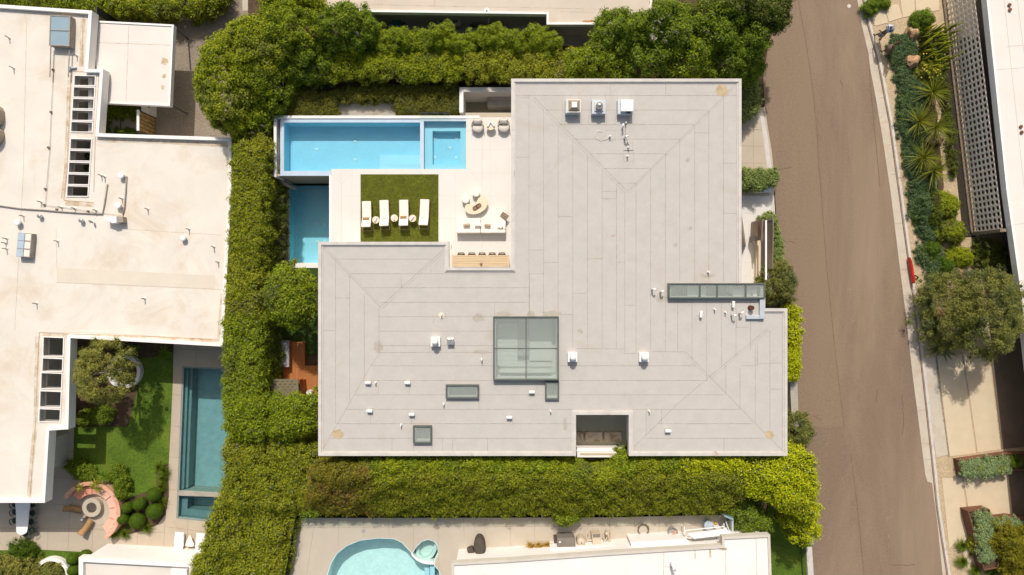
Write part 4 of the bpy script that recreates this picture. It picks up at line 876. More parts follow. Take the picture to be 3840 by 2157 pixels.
for i, (x, y) in enumerate([(1791,472),(1889,471)]): place(ac, i == 0, (*W(x, y, ZT+.4), ZT), 0, 'round oatmeal armchair with slim wooden shell by the spa, '+['left','right'][i]+' of the pair', 'armchairs beside the spa')
t = thing('coffee_table', 'small round travertine table between the two armchairs', 'table', (*W(1840,470,ZT+.45), ZT))
MB().rings(t.location.x, t.location.y, [(.30,ZT+.40),(.315,ZT+.41),(.315,ZT+.44),(.31,ZT+.45)], 32).build('table_top', M['stone_top'], t); MB().rings(t.location.x, t.location.y, [(.16,ZT),(.16,ZT+.02),(.06,ZT+.05),(.06,ZT+.40)], 20).build('pedestal', M['stone_top'], t)
for i, (dx, a) in enumerate([(-.11,-.5),(.13,.62)]):
    q = towel(.06,.38).build('rolled_towel', M['towel_w'], None, smooth=True, bevel=.01); put(q, (t.location.x+dx, t.location.y+.06, ZT+.451), (0, 0, a)); tag(q, 'rolled white towel on the small round table, '+['left','right'][i]+' one', 'towel')
for i, (x, y) in enumerate([(1746,748),(1785,724)]):
    a, b = W(x, y, ZT+.4); o = MB().rings(a, b, [(.24,ZT),(.25,ZT+.03),(.25,ZT+.38),(.23,ZT+.41),(.02,ZT+.415)], 32); tag(o.build('ottoman', M['cushion_w'], smooth=False, bevel=.01), 'round ivory drum ottoman by the bean shaped table, '+['left','upper right'][i]+' one', 'ottoman')
# bean table
t = thing('coffee_table', 'bean shaped pale travertine coffee table with a brown tray', 'table', (*W(1788,770,ZT), ZT))
bean = [(1744,775),(1746,790),(1756,800),(1775,804),(1800,798),(1820,783),(1829,765),(1829,752),(1822,742),(1808,738),(1795,743),(1788,755),(1780,765),(1765,767),(1752,766)]
def smoothpoly(p, k=4):
    out = []; n = len(p)
    for i in range(n):
        p0, p1, p2, p3 = p[i-1], p[i], p[(i+1)%n], p[(i+2)%n]
        for j in range(k):
            u = j/k; out.append(tuple(.5*(2*p1[c]+(p2[c]-p0[c])*u+(2*p0[c]-5*p1[c]+4*p2[c]-p3[c])*u*u+(3*p1[c]-p0[c]-3*p2[c]+p3[c])*u**3) for c in (0,1)))
    return out
MB().prism(WP(smoothpoly(bean), ZT+.38), ZT+.33, ZT+.38).build('table_top', M['stone_top'], t, bevel=.01)
m = MB()
for x, y in [(1765,783),(1808,762)]: m.cyl(*W(x,y,ZT+.2), ZT, ZT+.329, .14)
m.build('pedestal', M['stone_top'], t)
c = W(1788.5,776,ZT+.4); an = math.radians(33); pts = []
for i in range(20):
    a = 2*math.pi*i/20; u = (.185 if math.cos(a) > 0 else -.185)+.135*math.cos(a); v = .135*math.sin(a)
    pts.append((c[0]+u*math.cos(an)-v*math.sin(an), c[1]+u*math.sin(an)+v*math.cos(an)))
m = MB().prism(pts, ZT+.382, ZT+.39); tr = thing('serving_tray', 'oval brown tray on the bean shaped table', 'tray', (c[0], c[1], ZT+.38))
m.build('base', M['tray'], tr); MB().ringpoly(pts, .018, ZT+.391, ZT+.43).build('rim', M['rust_bright'], tr)
for u, v in ((-.02,.05),(.03,-.06)): o = MB().rings(c[0]+u, c[1]+v, [(.03,ZT+.391),(.035,ZT+.46),(.028,ZT+.46),(.02,ZT+.40)], 14); tag(o.build('cup', M['tray']), 'small brown cup on the oval tray, '+('upper' if v > 0 else 'lower')+' one', 'cup')
# sofa
sf = thing('sofa', 'ivory L shaped sectional sofa with curved seat edge on the terrace', 'sofa', (*W(1804,840,ZT), ZT))
z = ZT+.4
MB().prism(WP([(1712,819),(1802,817),(1802.5,866),(1712,866)],z), ZT+.05, ZT+.38).build('seat', M['cushion_w'], sf, bevel=.04, seg=3)
MB().prism(WP(([(1803.5,817),(1815,815),(1826,807),(1833,796),(1838,788),(1847,784),(1860,783),(1894,783),(1896,787),(1896,866),(1803.5,866)]),z), ZT+.05, ZT+.38).build('seat', M['cushion_w'], sf, bevel=.04, seg=3)
z = ZT+.62
for px0, px1 in ((1711,1801.5),(1803,1896)):
    m = MB(); B(m, px0, 861, px1, 874, ZT+.06, ZT+.62); m.build('backrest', M['cushion_w'], sf, bevel=.05, seg=3)
m = MB(); B(m, 1886, 838, 1896, 860.5, ZT+.06, ZT+.62); m.build('backrest', M['cushion_w'], sf, bevel=.05, seg=3)
for x0, x1 in ((1716,1748),(1753,1786),(1790,1821),(1833,1864)):
    q = pillow(S(x1-x0,z), .24, .16).build('back_cushion', M['cushion_w'], sf, smooth=True)
    c = W((x0+x1)/2, 855, ZT+.55); q.location = (c[0]-sf.location.x, c[1]-sf.location.y, .52); q.rotation_euler = (math.radians(-55),0,0)
for x, y, w_, d_, mt, rot, s in [(1750,844,.46,.22,'pillow_tan',(-1.0,0,.1),'striped tan pillow on the sofa, left one'),(1792,843,.44,.26,'cushion',(-.9,0,0),'cream lumbar pillow in the middle of the sofa'),(1828,845,.42,.22,'pillow_tan',(-1.0,0,-.1),'striped tan pillow on the sofa, right one'),(1878,847,.34,.40,'cushion',(-.5,-.5,-.5),'beige square pillow in the sofa corner')]:
    q = pillow(w_,d_,.14).build('pillow', M[mt], None, smooth=True); put(q, (*W(x,y,ZT+.5), ZT+.53), rot); tag(q, s, 'pillow')
q = MB(); n = 10; vs = [(i/(n-1), j/(n-1)) for j in range(n) for i in range(n)]
q.add([(u*.34, v*.5, .02*math.sin(14*u)+.02*math.sin(6*v)) for u, v in vs]+[(u*.34, v*.5, .02*math.sin(14*u)+.02*math.sin(6*v)-.02) for u, v in vs], [(j*n+i, j*n+i+1, j*n+n+i+1, j*n+n+i) for j in range(n-1) for i in range(n-1)]+[(100+j*n+i, 100+j*n+n+i, 100+j*n+n+i+1, 100+j*n+i+1) for j in range(n-1) for i in range(n-1)])
q = q.build('throw_blanket', M['throw'], None, smooth=True); put(q, (*W(1898,826,ZT+.45), ZT+.46), (0,.1,.95)); tag(q, 'grey brown throw draped over the right end of the sofa', 'blanket')
# dining table and chairs
zt = ZT+.75; x0, y0, x1, y1 = rect(1694.5,956.5,1910.5,1001,zt)
t = thing('dining_table', 'long slatted light teak dining table by the roof edge', 'table', ((x0+x1)/2,(y0+y1)/2,ZT))
xm = [x0+.13+(x1-x0-.26)*i/6 for i in range(7)]
m = MB(); m.box(x0,y0,zt-.04,x0+.12,y1,zt); m.box(x1-.12,y0,zt-.04,x1,y1,zt)
ny = 7
for j in range(ny): m.box(x0+.125, y0+(y1-y0)*j/ny+.006, zt-.04, x1-.125, y0+(y1-y0)*(j+1)/ny-.006, zt-.002)
m.build('table_top', M['wood'], t)
MB().box(x0+.13,y0+.03,zt-.10,x1-.13,y1-.03,zt-.05).build('apron', M['wood_brown'], t)
for a in (x0+.06, x1-.06):
    for b in (y0+.06, y1-.06): MB().box(a-.04,b-.04,ZT,a+.04,b+.04,zt-.041).build('leg', M['wood'], t)
o = MB().rings(*W(1804,990,zt), [(.09,zt),(.10,zt+.01),(.05,zt+.03),(.05,zt+.12),(.07,zt+.13),(.02,zt+.15)], 14); tag(o.build('bottle_holder', M['tray']), 'small brown lantern like object on the dining table', 'ornament')
dc = thing('dining_chair', '', 'chair')
MB().box(-.23,-.24,.42,.23,.2,.47).build('seat', M['cushion_w'], dc, bevel=.02)
MB().arc(0,-.05,.235,.26,15,165,.47,.80,16).build('backrest', M['wood_brown'], dc)
q = pillow(.42,.26,.12).build('back_cushion', M['cushion_w'], dc, smooth=True); put(q,(0,.14,.66),(math.radians(65),0,0))
for a in (-.2,.2):
    for b in (-.21,.17): MB().cyl(a,b,0,.42,.018,n=8).build('leg', M['wood_brown'], dc)
for i, x in enumerate([1729,1769,1808,1846,1882]): place(dc, i == 0, (*W(x,957,ZT+.7), ZT), 0, 'ivory cushioned dining chair tucked under the teak table, number '+['one','two','three','four','five'][i]+' from the left', 'dining chairs along the teak table')
# ---------------------------------------------------------------- west side yard: hot tub, deck, shed
dk = struct(MB().prism(WP([(1060,1375),(1085,1375),(1085,1283),(1142,1283),(1142,1372),(1230,1372),(1230,1500),(1060,1500)],ZY+.35), ZY-.1, ZY+.35).build('wood_deck', M['deckwood']), 'orange stained wooden deck beside the grey house', 'deck')
lines('deck_gap', [[(x,1376),(x,1490)] for x in range(1090,1228,6)]+[[(x,1286),(x,1376)] for x in range(1090,1141,6)], ZY+.35, .008, M['rust'], dk, .002)
t = thing('hot_tub', 'grey covered hot tub beside the orange deck', 'hot tub', (*W(1062,1327,ZY),ZY))
c = rect(1041,1278,1085,1378,ZY+.9); MB().box(c[0]+.03,c[1]+.03,ZY,c[2]-.03,c[3]-.03,ZY+.82).build('cabinet', M['cedar'], t)
MB().box(c[0],c[1],ZY+.825,c[2],c[3],ZY+.95).build('cover', M['cover_grey'], t, bevel=.07, seg=4)
t = thing('shed', 'small cedar shed with olive shingle roof', 'shed', (*W(1070,1450,ZY),ZY))
c = rect(1020,1426,1140,1510,0); MB().box(c[0],c[1],ZY,c[2]-.05,c[3],.9).build('wall', M['cedar'], t)
rf = WP([(1012,1422),(1123,1423),(1123,1530),(1012,1528)],2.4)
a = W(1012,1422,1.4); b = W(1124,1530,1.0)
o = MB().add([(a[0],b[1],1.0),(b[0],b[1],1.0),(b[0],a[1],1.4),(a[0],a[1],1.4),(a[0],b[1],.92),(b[0],b[1],.92),(b[0],a[1],1.32),(a[0],a[1],1.32)],[(0,1,2,3),(7,6,5,4),(0,4,5,1),(1,5,6,2),(2,6,7,3),(3,7,4,0)])
o.build('roof', mat('olive_shingle', (.24,.215,.13), .9, .1, 3, 30, .15), t)
m = MB()
for r_ in range(9):
    for k in range(6):
        u = a[0]+.12+(k+.5*(r_%2))*.33; v = a[1]-.1-r_*.2
        if u < b[0]-.15: m.box(u, v-.035, 1.4-(a[1]-v)*.22+.0, u+.13, v, 1.4-(a[1]-v)*.22+.045)
m.build('shingle_tab', M['wood_brown'], t)
MB().add([(b[0]-.03,b[1]+1.3,.3),(b[0]+.0,b[1]+1.3,.3),(b[0]+.0,a[1]-.1,.3),(b[0],a[1]-.1,1.1),(b[0],b[1]+1.3,1.0),(b[0]-.03,b[1]+1.3,1.0)],[(0,1,4,5),(1,2,3,4)]).build('door', M['cedar'], t)
o = MB().rings(*W(1157,1474,0), [(.13,-.64),(.16,-.63),(.19,-.05),(.16,-.05),(.15,-.1)], 18); tag(o.build('plant_pot', M['white']), 'small white pot on the deck beside the shed', 'pot')
# ================================================================= WESTERN WHITE HOUSE
ZW = 1.6
wh = thing('house', 'white modernist house with stained flat roof and open roof grids', 'house', (0,0,0))
WO = [(-250,0),(345,40),(330,259),(387,259),(370,500),(868,516),(868,720),(836,1300),(264,1268),(256,1610),(184,1615),(168,1886),(-250,1886)]
g1 = []
def op(x0,y0,x1,y1,x2,x3): return [(x0,y0),(x1,y0+2),(x3,y1+1),(x2,y1)]
for i in range(5): y = 287+i*43.4; x0 = 282-3*i; x1 = 358-2.6*i; g1.append([(x0,y-2),(x1,y),(x1-1.5,y+34),(x0-1.5,y+33)])
for i in range(5): y = 524+i*44.2; x0 = 268-3.2*i; x1 = 344-3*i; g1.append([(x0,y-2),(x1,y),(x1-2,y+35),(x0-2,y+34)])
for y0,y1,x0,x1 in [(1266,1334,166,239),(1345,1391,163,236),(1400,1456,158,233),(1468,1525,154,230),(1535,1580,151,227)]: g1.append([(x0,y0-1),(x1,y0+2),(x1-2,y1+1),(x0-2,y1)])
wout = WP(WO, ZW+.25)
MB().prism(inset(wout,.03), ZW-.45, ZW, [WP(h,ZW) for h in g1]).build('roof', M['white_roof'], wh)
MB().ringpoly(wout, .22, ZW-.5, ZW+.25).build('parapet', M['white'], wh)
for i, h in enumerate(g1):
    hp = WP(h, ZW); e = inset(hp, -.062)
    MB().prism(e, ZW-.55, ZW+.06, [hp]).build('grid_beam', M['white'], wh)
bd = WP([(-250,0),(262,100),(250,760),(130,1230),(125,1640),(140,1700),(120,1860),(-250,1860)], ZW)
MB().prism(WP([(-250,60),(325,60),(240,270),(230,740),(860,740),(828,1262),(120,1250),(112,1640),(150,1660),(140,1780),(-250,1780)], ZW-.5), ZL-.1, ZW-.51).build('wall', M['cream_wall'], wh)
MB().prism(WP([(330,62),(345,62),(345,520),(330,520)], ZW-.5), ZW-1.2, ZW-.52).build('fascia', M['white'], wh)
MB().prism(WP([(385,512),(868,530),(868,750),(385,750)], ZW-.5), ZL-.1, ZW-.52).build('wall', M['cream_wall'], wh)
lines('roof_seam', [[(100,80),(88,640),(60,1150),(55,1240)],[(210,1060),(830,1086)],[(210,860),(215,1055)],[(480,860),(830,882)],[(148,1247),(400,1250),(836,1276)]], ZW, .025, M['stain_line'], wh, .004)
lines('rust_line', [[(148,1247),(265,1254),(400,1256),(600,1264),(826,1276)],[(148,1247),(140,1400),(134,1580),(125,1700),(112,1880)],[(826,1276),(832,1180)],[(268,268),(372,272)],[(266,270),(252,640),(240,750)],[(372,272),(358,500),(352,720)],[(312,60),(308,250)],[(368,508),(600,518),(860,530)],[(240,752),(350,760)]], ZW, .045, M['rust_line'], wh, .006)
lines('edge_grime', [[(160,1256),(265,1260),(400,1264),(600,1270),(820,1280)],[(140,1262),(134,1580),(122,1700),(108,1870)],[(822,1270),(835,1100)],[(262,282),(248,640),(236,745)],[(245,762),(352,768)],[(382,526),(600,530),(858,545)],[(312,70),(305,250)],[(10,30),(300,50)]], ZW+.002, .30, M['edge_stain'], wh, .003)
MB().prism(WP([(214,1004),(806,1033),(804,1083),(213,1058)], ZW), ZW-.01, ZW+.008).build('roof_patch', mat('beige_patch', (.67,.595,.50), .85, .04, .8), wh)
# carport
cp = thing('carport', 'white flat carport roof on slim dark posts', 'carport', (0,0,0)); zc = 1.0
co = WP([(340,77),(652,93),(638,398),(380,387)], zc)
MB().prism(inset(co,.02), zc-.35, zc-.03).build('roof', M['white_roof2'], cp); MB().ringpoly(co, .12, zc-.38, zc+.03).build('edge', M['white'], cp)
lines('roof_seam', [[(483,100),(472,388)],[(366,160),(645,170)]], zc-.03, .03, M['stain_line'], cp)
M['drain_stain'] = mat('roof_drain_stain', (.55,.43,.29), .9, .3, 4)
for x, y, r in [(616,230,13),(616,285,7),(611,328,7)]: MB().prism(ell(x,y,r,r*1.1,zc-.03,18,0,.25), zc-.05, zc-.024).build('stain_patch', M['drain_stain'], cp)
for x,y in ((640,96),(636,392)): q = W(x+0,y,zc-.4); MB().cyl(q[0],q[1],ZL,zc-.39,.06,n=8).build('post', M['frame_dark'], cp)
# roof equipment
sk = thing('skylight', 'blue grey two pane skylight in brown frame on the white roof', 'skylight', (0,0,0)); q = WP([(187,56),(264,60),(260,174),(183,170)], ZW+.55)
MB().prism(q, ZW, ZW+.55, [inset(q,.07)]).build('frame', M['pipe_grey'], sk, bevel=.01); iq = inset(q,.06)
MB().prism(iq, ZW+.45, ZW+.52).build('pane', M['glass_blue'], sk)
a = W(187,113,ZW+.55); b = W(262,115,ZW+.55); MB().strip(a, b, .05, ZW+.53, .03).build('glazing_bar', M['pipe_grey'], sk)
for x0,y0,x1,y1 in ((191,172,187,290),(261,172,256,290)):
    a = W(x0,y0,ZW+.3); b = W(x1,y1,ZW+.3); MB().tube([(*a,ZW+.3),(*b,ZW+.3)], .04, 6).build('rail', M['pipe_grey'], sk)
mt = thing('skylight', 'pale blue three section skylight box on the white roof', 'skylight', (0,0,0)); q = WP([(66,872),(118,876),(110,966),(58,962)], ZW+.5)
MB().prism(q, ZW, ZW+.45).build('frame', M['pipe_grey'], mt)
for i in range(3):
    f0, f1 = i/3+.01, (i+1)/3-.01
    def lp_(u,v): 
        a = Vector(q[0]).lerp(Vector(q[1]),u); b = Vector(q[3]).lerp(Vector(q[2]),u); r = a.lerp(b,v); return (r.x,r.y)
    MB().prism([lp_(.02,f0),lp_(.5,f0),lp_(.5,f1),lp_(.02,f1)], ZW+.45, ZW+.48).build('pane', M['metal_blue'], mt)
    MB().prism([lp_(.55,f0+.02),lp_(.96,f0+.02),lp_(.96,f1-.02),lp_(.55,f1-.02)], ZW+.45, ZW+.47).build('pane', M['cushion'], mt)
def rtube(name, pts, r, mt_, label, cat='pipe', z=ZW+.08, n=6):
    o = MB().tube([(*W(x,y,z), z) for x,y in pts], r, n).build(name, M[mt_], None, smooth=True); return tag(o, label, cat)
rtube('conduit', [(-40,768),(0,772),(80,783),(160,788),(230,794),(300,799),(384,803),(392,760),(402,690)], .045, 'pipe_grey', 'long brown conduit snaking across the white roof and turning up')
rtube('conduit', [(474,660),(471,720),(466,780),(460,806)], .045, 'pipe_grey', 'brown conduit rising from the white duct box')
rtube('conduit', [(200,250),(192,410),(186,560),(176,680),(170,770),(250,780),(460,810)], .012, 'pipe_grey', 'thin twin cable line on small blocks, west roof', 'cable')
p = thing('cable_block', '', 'block', (0,0,0), 'small cable support blocks'); MB().box(-.07,-.06,0,.07,.06,.12).build('block', M['wood_brown'], p)
for i,(x,y) in enumerate([(201,263),(193,421),(184,554),(172,709),(168,769),(215,786),(332,793)]): place(p, i==0, (*W(x,y,ZW),ZW), 0, 'small brown cable block on the white roof, '+['topmost','second from top','third from top','fourth from top','above the long conduit','beside the long conduit, left','beside the long conduit, right'][i])
def mush(x,y,r,mt_,label,h=.35):
    a,b = W(x,y,ZW+h); t = thing('roof_vent', label, 'vent', (a,b,ZW)); MB().cyl(a,b,ZW,ZW+h-.1,r*.6).build('neck', M['metal_cool'], t)
    MB().rings(a,b,[(r,ZW+h-.12),(r,ZW+h),(r*.85,ZW+h+.03),(.02,ZW+h+.05)],22).build('cap', M[mt_], t, bevel=.01)
mush(452,658,.20,'plastic_w','white mushroom vent nearest the roof grid')
mush(441,771,.20,'plastic_w','white mushroom vent above the duct box')
mush(63,834,.21,'plastic_w','white mushroom vent at the left, above the blue skylight box')
mush(685,893,.19,'plastic_w','white mushroom vent on the right part of the white roof')
mush(146,810,.15,'metal','grey metal turbine vent, left of two',.3); mush(302,827,.15,'metal','grey metal turbine vent, right of two',.3)
p = thing('vent_pipe', '', 'pipe', (0,0,0), 'thin vent pipes on the white roof'); MB().tube([(0,0,0),(0,0,.45)],.035,8).build('pipe', M['pipe_grey'], p); MB().rings(0,0,[(.12,0),(.1,.02),(.04,.08)],12).build('flashing', M['white_roof2'], p)
VP = ['near the top left corner','left of the skylight rails','right of the skylight rails','left one between grid and mushroom vent','right one between grid and mushroom vent','left of the lower end of the roof grid','below the roof grid, left','below the roof grid, middle','below the roof grid, right','above the mushroom vent at the left','beside the mushroom vent by the duct box','above the mushroom vent on the right part','near the hedge, upper','near the hedge, lower','below the two turbine vents','in the middle of the lower roof','right of the duct box','at the lower left','topmost of three at the left edge','middle of three at the left edge','lowest of three at the left edge']
for i,(x,y) in enumerate([(22,136),(38,250),(277,203),(370,655),(382,660),(142,755),(220,776),(270,780),(350,787),(75,808),(448,743),(700,858),(795,925),(811,982),(205,903),(533,1120),(545,782),(125,1138),(12,893),(8,910),(12,932)]):
    place(p, i==0, (*W(x,y,ZW+.35),ZW), 0, 'thin vent pipe on the white roof, '+VP[i], 'thin vent pipes on the white roof')
rtube('conduit', [(332,828),(350,830),(354,836),(356,850)], .05, 'metal', 'short bent metal duct right of the turbine vent')
t = thing('roof_duct', 'white duct box with fittings at the end of the conduits', 'duct', (*W(425,824,ZW+.5),ZW))
q = WP([(392,816),(436,812),(437,835),(420,838),(412,832),(392,826)], ZW+.6); MB().prism(q, ZW+.15, ZW+.6).build('housing', M['white_paint'], t, bevel=.02)
q = WP([(437,812),(460,812),(462,834),(438,835)], ZW+.5); MB().prism(q, ZW, ZW+.5).build('damper', M['pipe_grey'], t, bevel=.02)
q = WP([(252,248),(282,250),(282,254),(262,256),(262,262),(252,262)], ZW+.2); tag(MB().prism(q, ZW, ZW+.15).build('roof_bracket', M['metal_cool']), 'small metal bracket below the brown skylight rails', 'bracket')
q = ell(-24,430,24,40,ZW+.5,14); tag(MB().prism(q, ZW, ZW+.6).build('roof_unit', M['metal_brown'], bevel=.05), 'tan unit cut by the left edge of the picture, upper', 'unit')
q = ell(-26,505,24,36,ZW+.5,14); tag(MB().prism(q, ZW, ZW+.6).build('roof_unit', M['metal_brown'], bevel=.05), 'tan unit cut by the left edge of the picture, lower', 'unit')
# gate with amber panels in the entrance court
t = thing('garden_gate', 'gate screen of amber panels in dark frame beside the carport', 'gate', (0,0,0))
a = W(516,412,.3); b = W(514,490,.3); x = a[0]
MB().box(x-.05,b[1],.25,x+.12,a[1],.33).build('top_rail', M['white'], t)
MB().box(x+.02,b[1]+.02,ZL,x+.05,a[1],.25).build('frame', M['dark'], t)
rr = random.Random(3); m = MB(); yy = b[1]+.06
for j in range(5):
    zz = ZL+.1
    while zz < .1:
        hz = .25+.3*rr.random(); m.box(x+.051, yy+j*.27, zz, x+.075, yy+j*.27+.22, min(.2,zz+hz)); zz += hz+.05
m.build('amber_panel', M['amber'], t)
MB().box(x-.02,a[1]+.05,ZL,x+.15,a[1]+1.1,-.2).build('wall', M['white'], t)
MB().box(x+.15,a[1]+.45,-.95,x+.17,a[1]+.6,-.8).build('letter_plate', M['dark'], t)
struct(MB().prism(WP([(395,420),(515,420),(515,520),(395,520)],ZL), ZL-.05, ZL+.05).build('entrance_court', M['conc_grey']), 'brown paved entrance court behind the amber gate', 'paving')
lines('court_joint', [[(452,420),(452,520)]], ZL+.05, .06, M['dark'], bpy.data.objects['entrance_court'])
tag(MB().box(W(384,0,0)[0],W(0,80,-.5)[1],ZL,W(384,0,0)[0]+.1,W(0,52,-.5)[1],.8).build('dark_fin', M['dark']), 'dark steel fin wall above the carport', 'wall')
# ---- bottom building
bb = thing('house', 'white roofed garden building at the bottom left edge', 'house', (0,0,0)); zb = .8
q = WP([(295,2090),(722,2112),(760,2300),(295,2300)], zb+.25)
MB().prism(inset(q,.02), zb-.3, zb).build('roof', M['white_roof'], bb); MB().ringpoly(q,.3,zb-.3,zb+.25).build('parapet', M['white'], bb); MB().prism(inset(q,.2), ZL-.1, zb-.31).build('wall', M['white'], bb)
tag(MB().prism(WP([(640,2135),(700,2138),(705,2200),(640,2200)],zb+.3), zb, zb+.3).build('roof_upstand', M['white'], None, bevel=.02), 'white box upstand on the bottom left roof', 'upstand')
# ---- pool
pl = thing('swimming_pool', 'dark teal lap pool with attached spa in the western garden', 'pool', (0,0,0)); z = ZL
po = WP([(684,1373),(880,1382),(880,1968),(661,1945)], ZL)
MB().prism(po, ZL-1.6, ZL-.02, [inset(po,.12)]).build('wall', M['pool_slate'], pl)
ip = inset(po,.1)
MB().prism(ip, ZL-1.6, ZL-1.45).build('floor', M['pool_dark'], pl)
for i,(x0,x1,x2,x3,dz) in enumerate([(689,700,669,682,.30),(700,710,682,692,.55)]):
    MB().prism(WP([(x0,1376),(x1,1377),(x3,1838),(x2,1838)],ZL), ZL-1.449+i*.004, ZL-dz).build('step', M['pool_slate'], pl)
MB().prism(WP([(668,1841),(880,1852),(880,1866),(667,1858)],ZL), ZL-1.44, ZL+.03).build('divider', M['conc_grey'], pl)
MB().prism(WP([(668,1866),(880,1870),(880,1960),(666,1938)],ZL), ZL-1.44, ZL-.42, [WP([(695,1872),(870,1876),(870,1930),(692,1916)],ZL)]).build('spa_bench', M['pool_slate'], pl)
MB().prism(ip, ZL-.14, ZL-.135).build('water', M['water_teal'], pl)
# ---- ring planter, olive tree stands inside
a,b = W(462,1394,ZL+.5); tag(MB().arc(a,b,.98,1.22,0,360,ZL-.05,ZL+.5,56).build('ring_planter', M['white'], bevel=.02), 'white concrete ring around the olive tree', 'planter')
a,b = W(192,2160,ZL+.4); tag(MB().arc(a,b,1.05,1.32,0,360,ZL-.05,ZL+.4,56).build('ring_planter', M['white'], bevel=.02), 'white concrete ring cut by the bottom edge of the picture', 'planter')
# ---- round fire pit and curved sofa
fx,fy = W(345,1903,ZL+.35); t = thing('fire_pit', 'round cast stone fire pit with dark lava rock', 'fire pit', (fx,fy,ZL))
MB().prism([(fx+.68*math.cos(i/40*6.2832),fy+.68*math.sin(i/40*6.2832)) for i in range(40)], ZL, ZL+.42, [[(fx+.37*math.cos(i/40*6.2832),fy+.37*math.sin(i/40*6.2832)) for i in range(40)]]).build('bowl', M['firepit'], t, bevel=.02)
m = MB(); rr = random.Random(5); m.cyl(fx,fy,ZL+.2,ZL+.36,.365,n=30)
for i in range(110):
    a = rr.random()*6.28; r = .34*rr.random()**.5; s = .02+.02*rr.random(); m.cbox((fx+r*math.cos(a),fy+r*math.sin(a),ZL+.36+s*.5),(s*2,s*2,s*2),rr.random()*3,rr.random()*3)
m.build('lava_rock', M['lava'], t)
cx,cy = W(352,1915,ZL+.3)
struct(MB().prism([(cx+1.18*math.cos(i/40*6.2832),cy+1.18*math.sin(i/40*6.2832)) for i in range(40)], ZL-.02, ZL+.03).build('fire_pit_floor', M['firepit']), 'round pale floor disc around the fire pit', 'paving')
t = thing('curved_bench', 'salmon plaster curved bench around the fire pit with thin cushions', 'bench', (cx,cy,ZL))
MB().arc(cx,cy,1.22,1.95,-58,142,ZL,ZL+.40,48).build('seat', M['terracotta'], t, bevel=.02)
MB().arc(cx,cy,1.95,2.22,-58,150,ZL,ZL+.85,48).build('backrest', M['terracotta'], t, bevel=.03)
for a0,a1,mt_ in [(-57,-24,'salmon'),(-20,8,'salmon'),(10,38,'salmon'),(40,72,'salmon'),(92,140,'orange')]: MB().arc(cx,cy,1.23,1.82,a0,a1,ZL+.41,ZL+.48,14).build('seat_cushion', M[mt_], t, bevel=.02)
for a0,a1 in [(-51,-27),(-25,-2),(0,22)]: MB().arc(cx,cy,1.80,1.94,a0,a1,ZL+.49,ZL+.80,14).build('back_cushion', M['salmon'], t, bevel=.03)
# ---- brown loungers
sl_ = thing('sling_lounger', '', 'lounger')
m = MB()
for s in (-.28,.28): m.tube([(s,.78,.34),(s,.2,.34),(s,-.15,.32),(s,-.70,.72)], .018, 6); 
m.tube([(-.28,.78,.34),(.28,.78,.34)], .018, 6); m.tube([(-.28,-.70,.72),(.28,-.70,.72)], .018, 6); m.tube([(-.34,.40,0),(-.34,.40,.34),(-.34,-.40,.34),(-.34,-.40,0)], .016, 6); m.tube([(.34,.40,0),(.34,.40,.34),(.34,-.40,.34),(.34,-.40,0)], .016, 6)
m.build('frame', M['wood_brown'], sl_)
def sling(): return MB().add([(s*.26,y,z_) for y,z_ in ((.77,.35),(.35,.33),(.1,.36),(-.15,.33),(-.4,.52),(-.69,.73)) for s in (-1,1)]+[(s*.26,y,z_-.015) for y,z_ in ((.77,.35),(.35,.33),(.1,.36),(-.15,.33),(-.4,.52),(-.69,.73)) for s in (-1,1)], [(2*i,2*i+1,2*i+3,2*i+2) for i in range(5)]+[(12+2*i+2,12+2*i+3,12+2*i+1,12+2*i) for i in range(5)]+[(2*i,2*i+2,2*i+14,2*i+12) for i in range(5)]+[(2*i+3,2*i+1,2*i+13,2*i+15) for i in range(5)])
sling().build('sling', M['mesh_tan'], sl_, smooth=True)
for i,(x,y,rz,s) in enumerate([(275,1909,-1.80,'half in shadow left of the fire pit'),(324,1976,-.58,'in the sun below the fire pit')]): place(sl_, i==0, (*W(x,y,ZL+.3),ZL), rz+math.radians(0), 'tan sling lounger with brown frame, '+s, 'tan sling loungers by the fire pit', (.76,.78,.85))
wl = thing('sling_lounger', '', 'lounger'); m = MB()
for s in (-.3,.3): m.tube([(s,.88,.32),(s,-.25,.32),(s-.09,-.78,.74)], .02, 6); m.tube([(s,.6,0),(s*1.12,.55,.3),(s*1.12,-.2,.3),(s,-.3,0)], .016, 6)
m.build('frame', M['plastic_w'], wl)
pr = ((.87,.33,0),(.3,.31,0),(-.25,.33,0),(-.5,.55,-.045),(-.78,.75,-.09))
MB().add([(s*.285+dx,y,z_) for y,z_,dx in pr for s in (-1,1)]+[(s*.285+dx,y,z_-.015) for y,z_,dx in pr for s in (-1,1)], [(2*i,2*i+1,2*i+3,2*i+2) for i in range(4)]+[(10+2*i+2,10+2*i+3,10+2*i+1,10+2*i) for i in range(4)]).build('sling', M['mesh_white'], wl)
for i,(x,y,s) in enumerate([(671,2040,'fully visible below the teal pool'),(751,2044,'mostly hidden by the sloping hedge')]): place(wl, i==0, (*W(x,y,ZL+.3),ZL), -.06, 'white sling lounger, '+s, 'white sling loungers')
o = WP(smoothpoly([(712,2008),(722,2030),(728,2044),(722,2050),(703,2049),(695,2046),(700,2028)]),ZL+.4); t = thing('side_table', 'pale rounded triangle side table between white loungers', 'table', (*W(712,2032,ZL),ZL)); MB().prism(o,ZL+.37,ZL+.4).build('table_top', M['cushion_w'], t)
for x,y in ((712,2015),(702,2043),(721,2044)): MB().cyl(*W(x,y,ZL+.2),ZL,ZL+.369,.02).build('leg', M['wood_brown'], t)
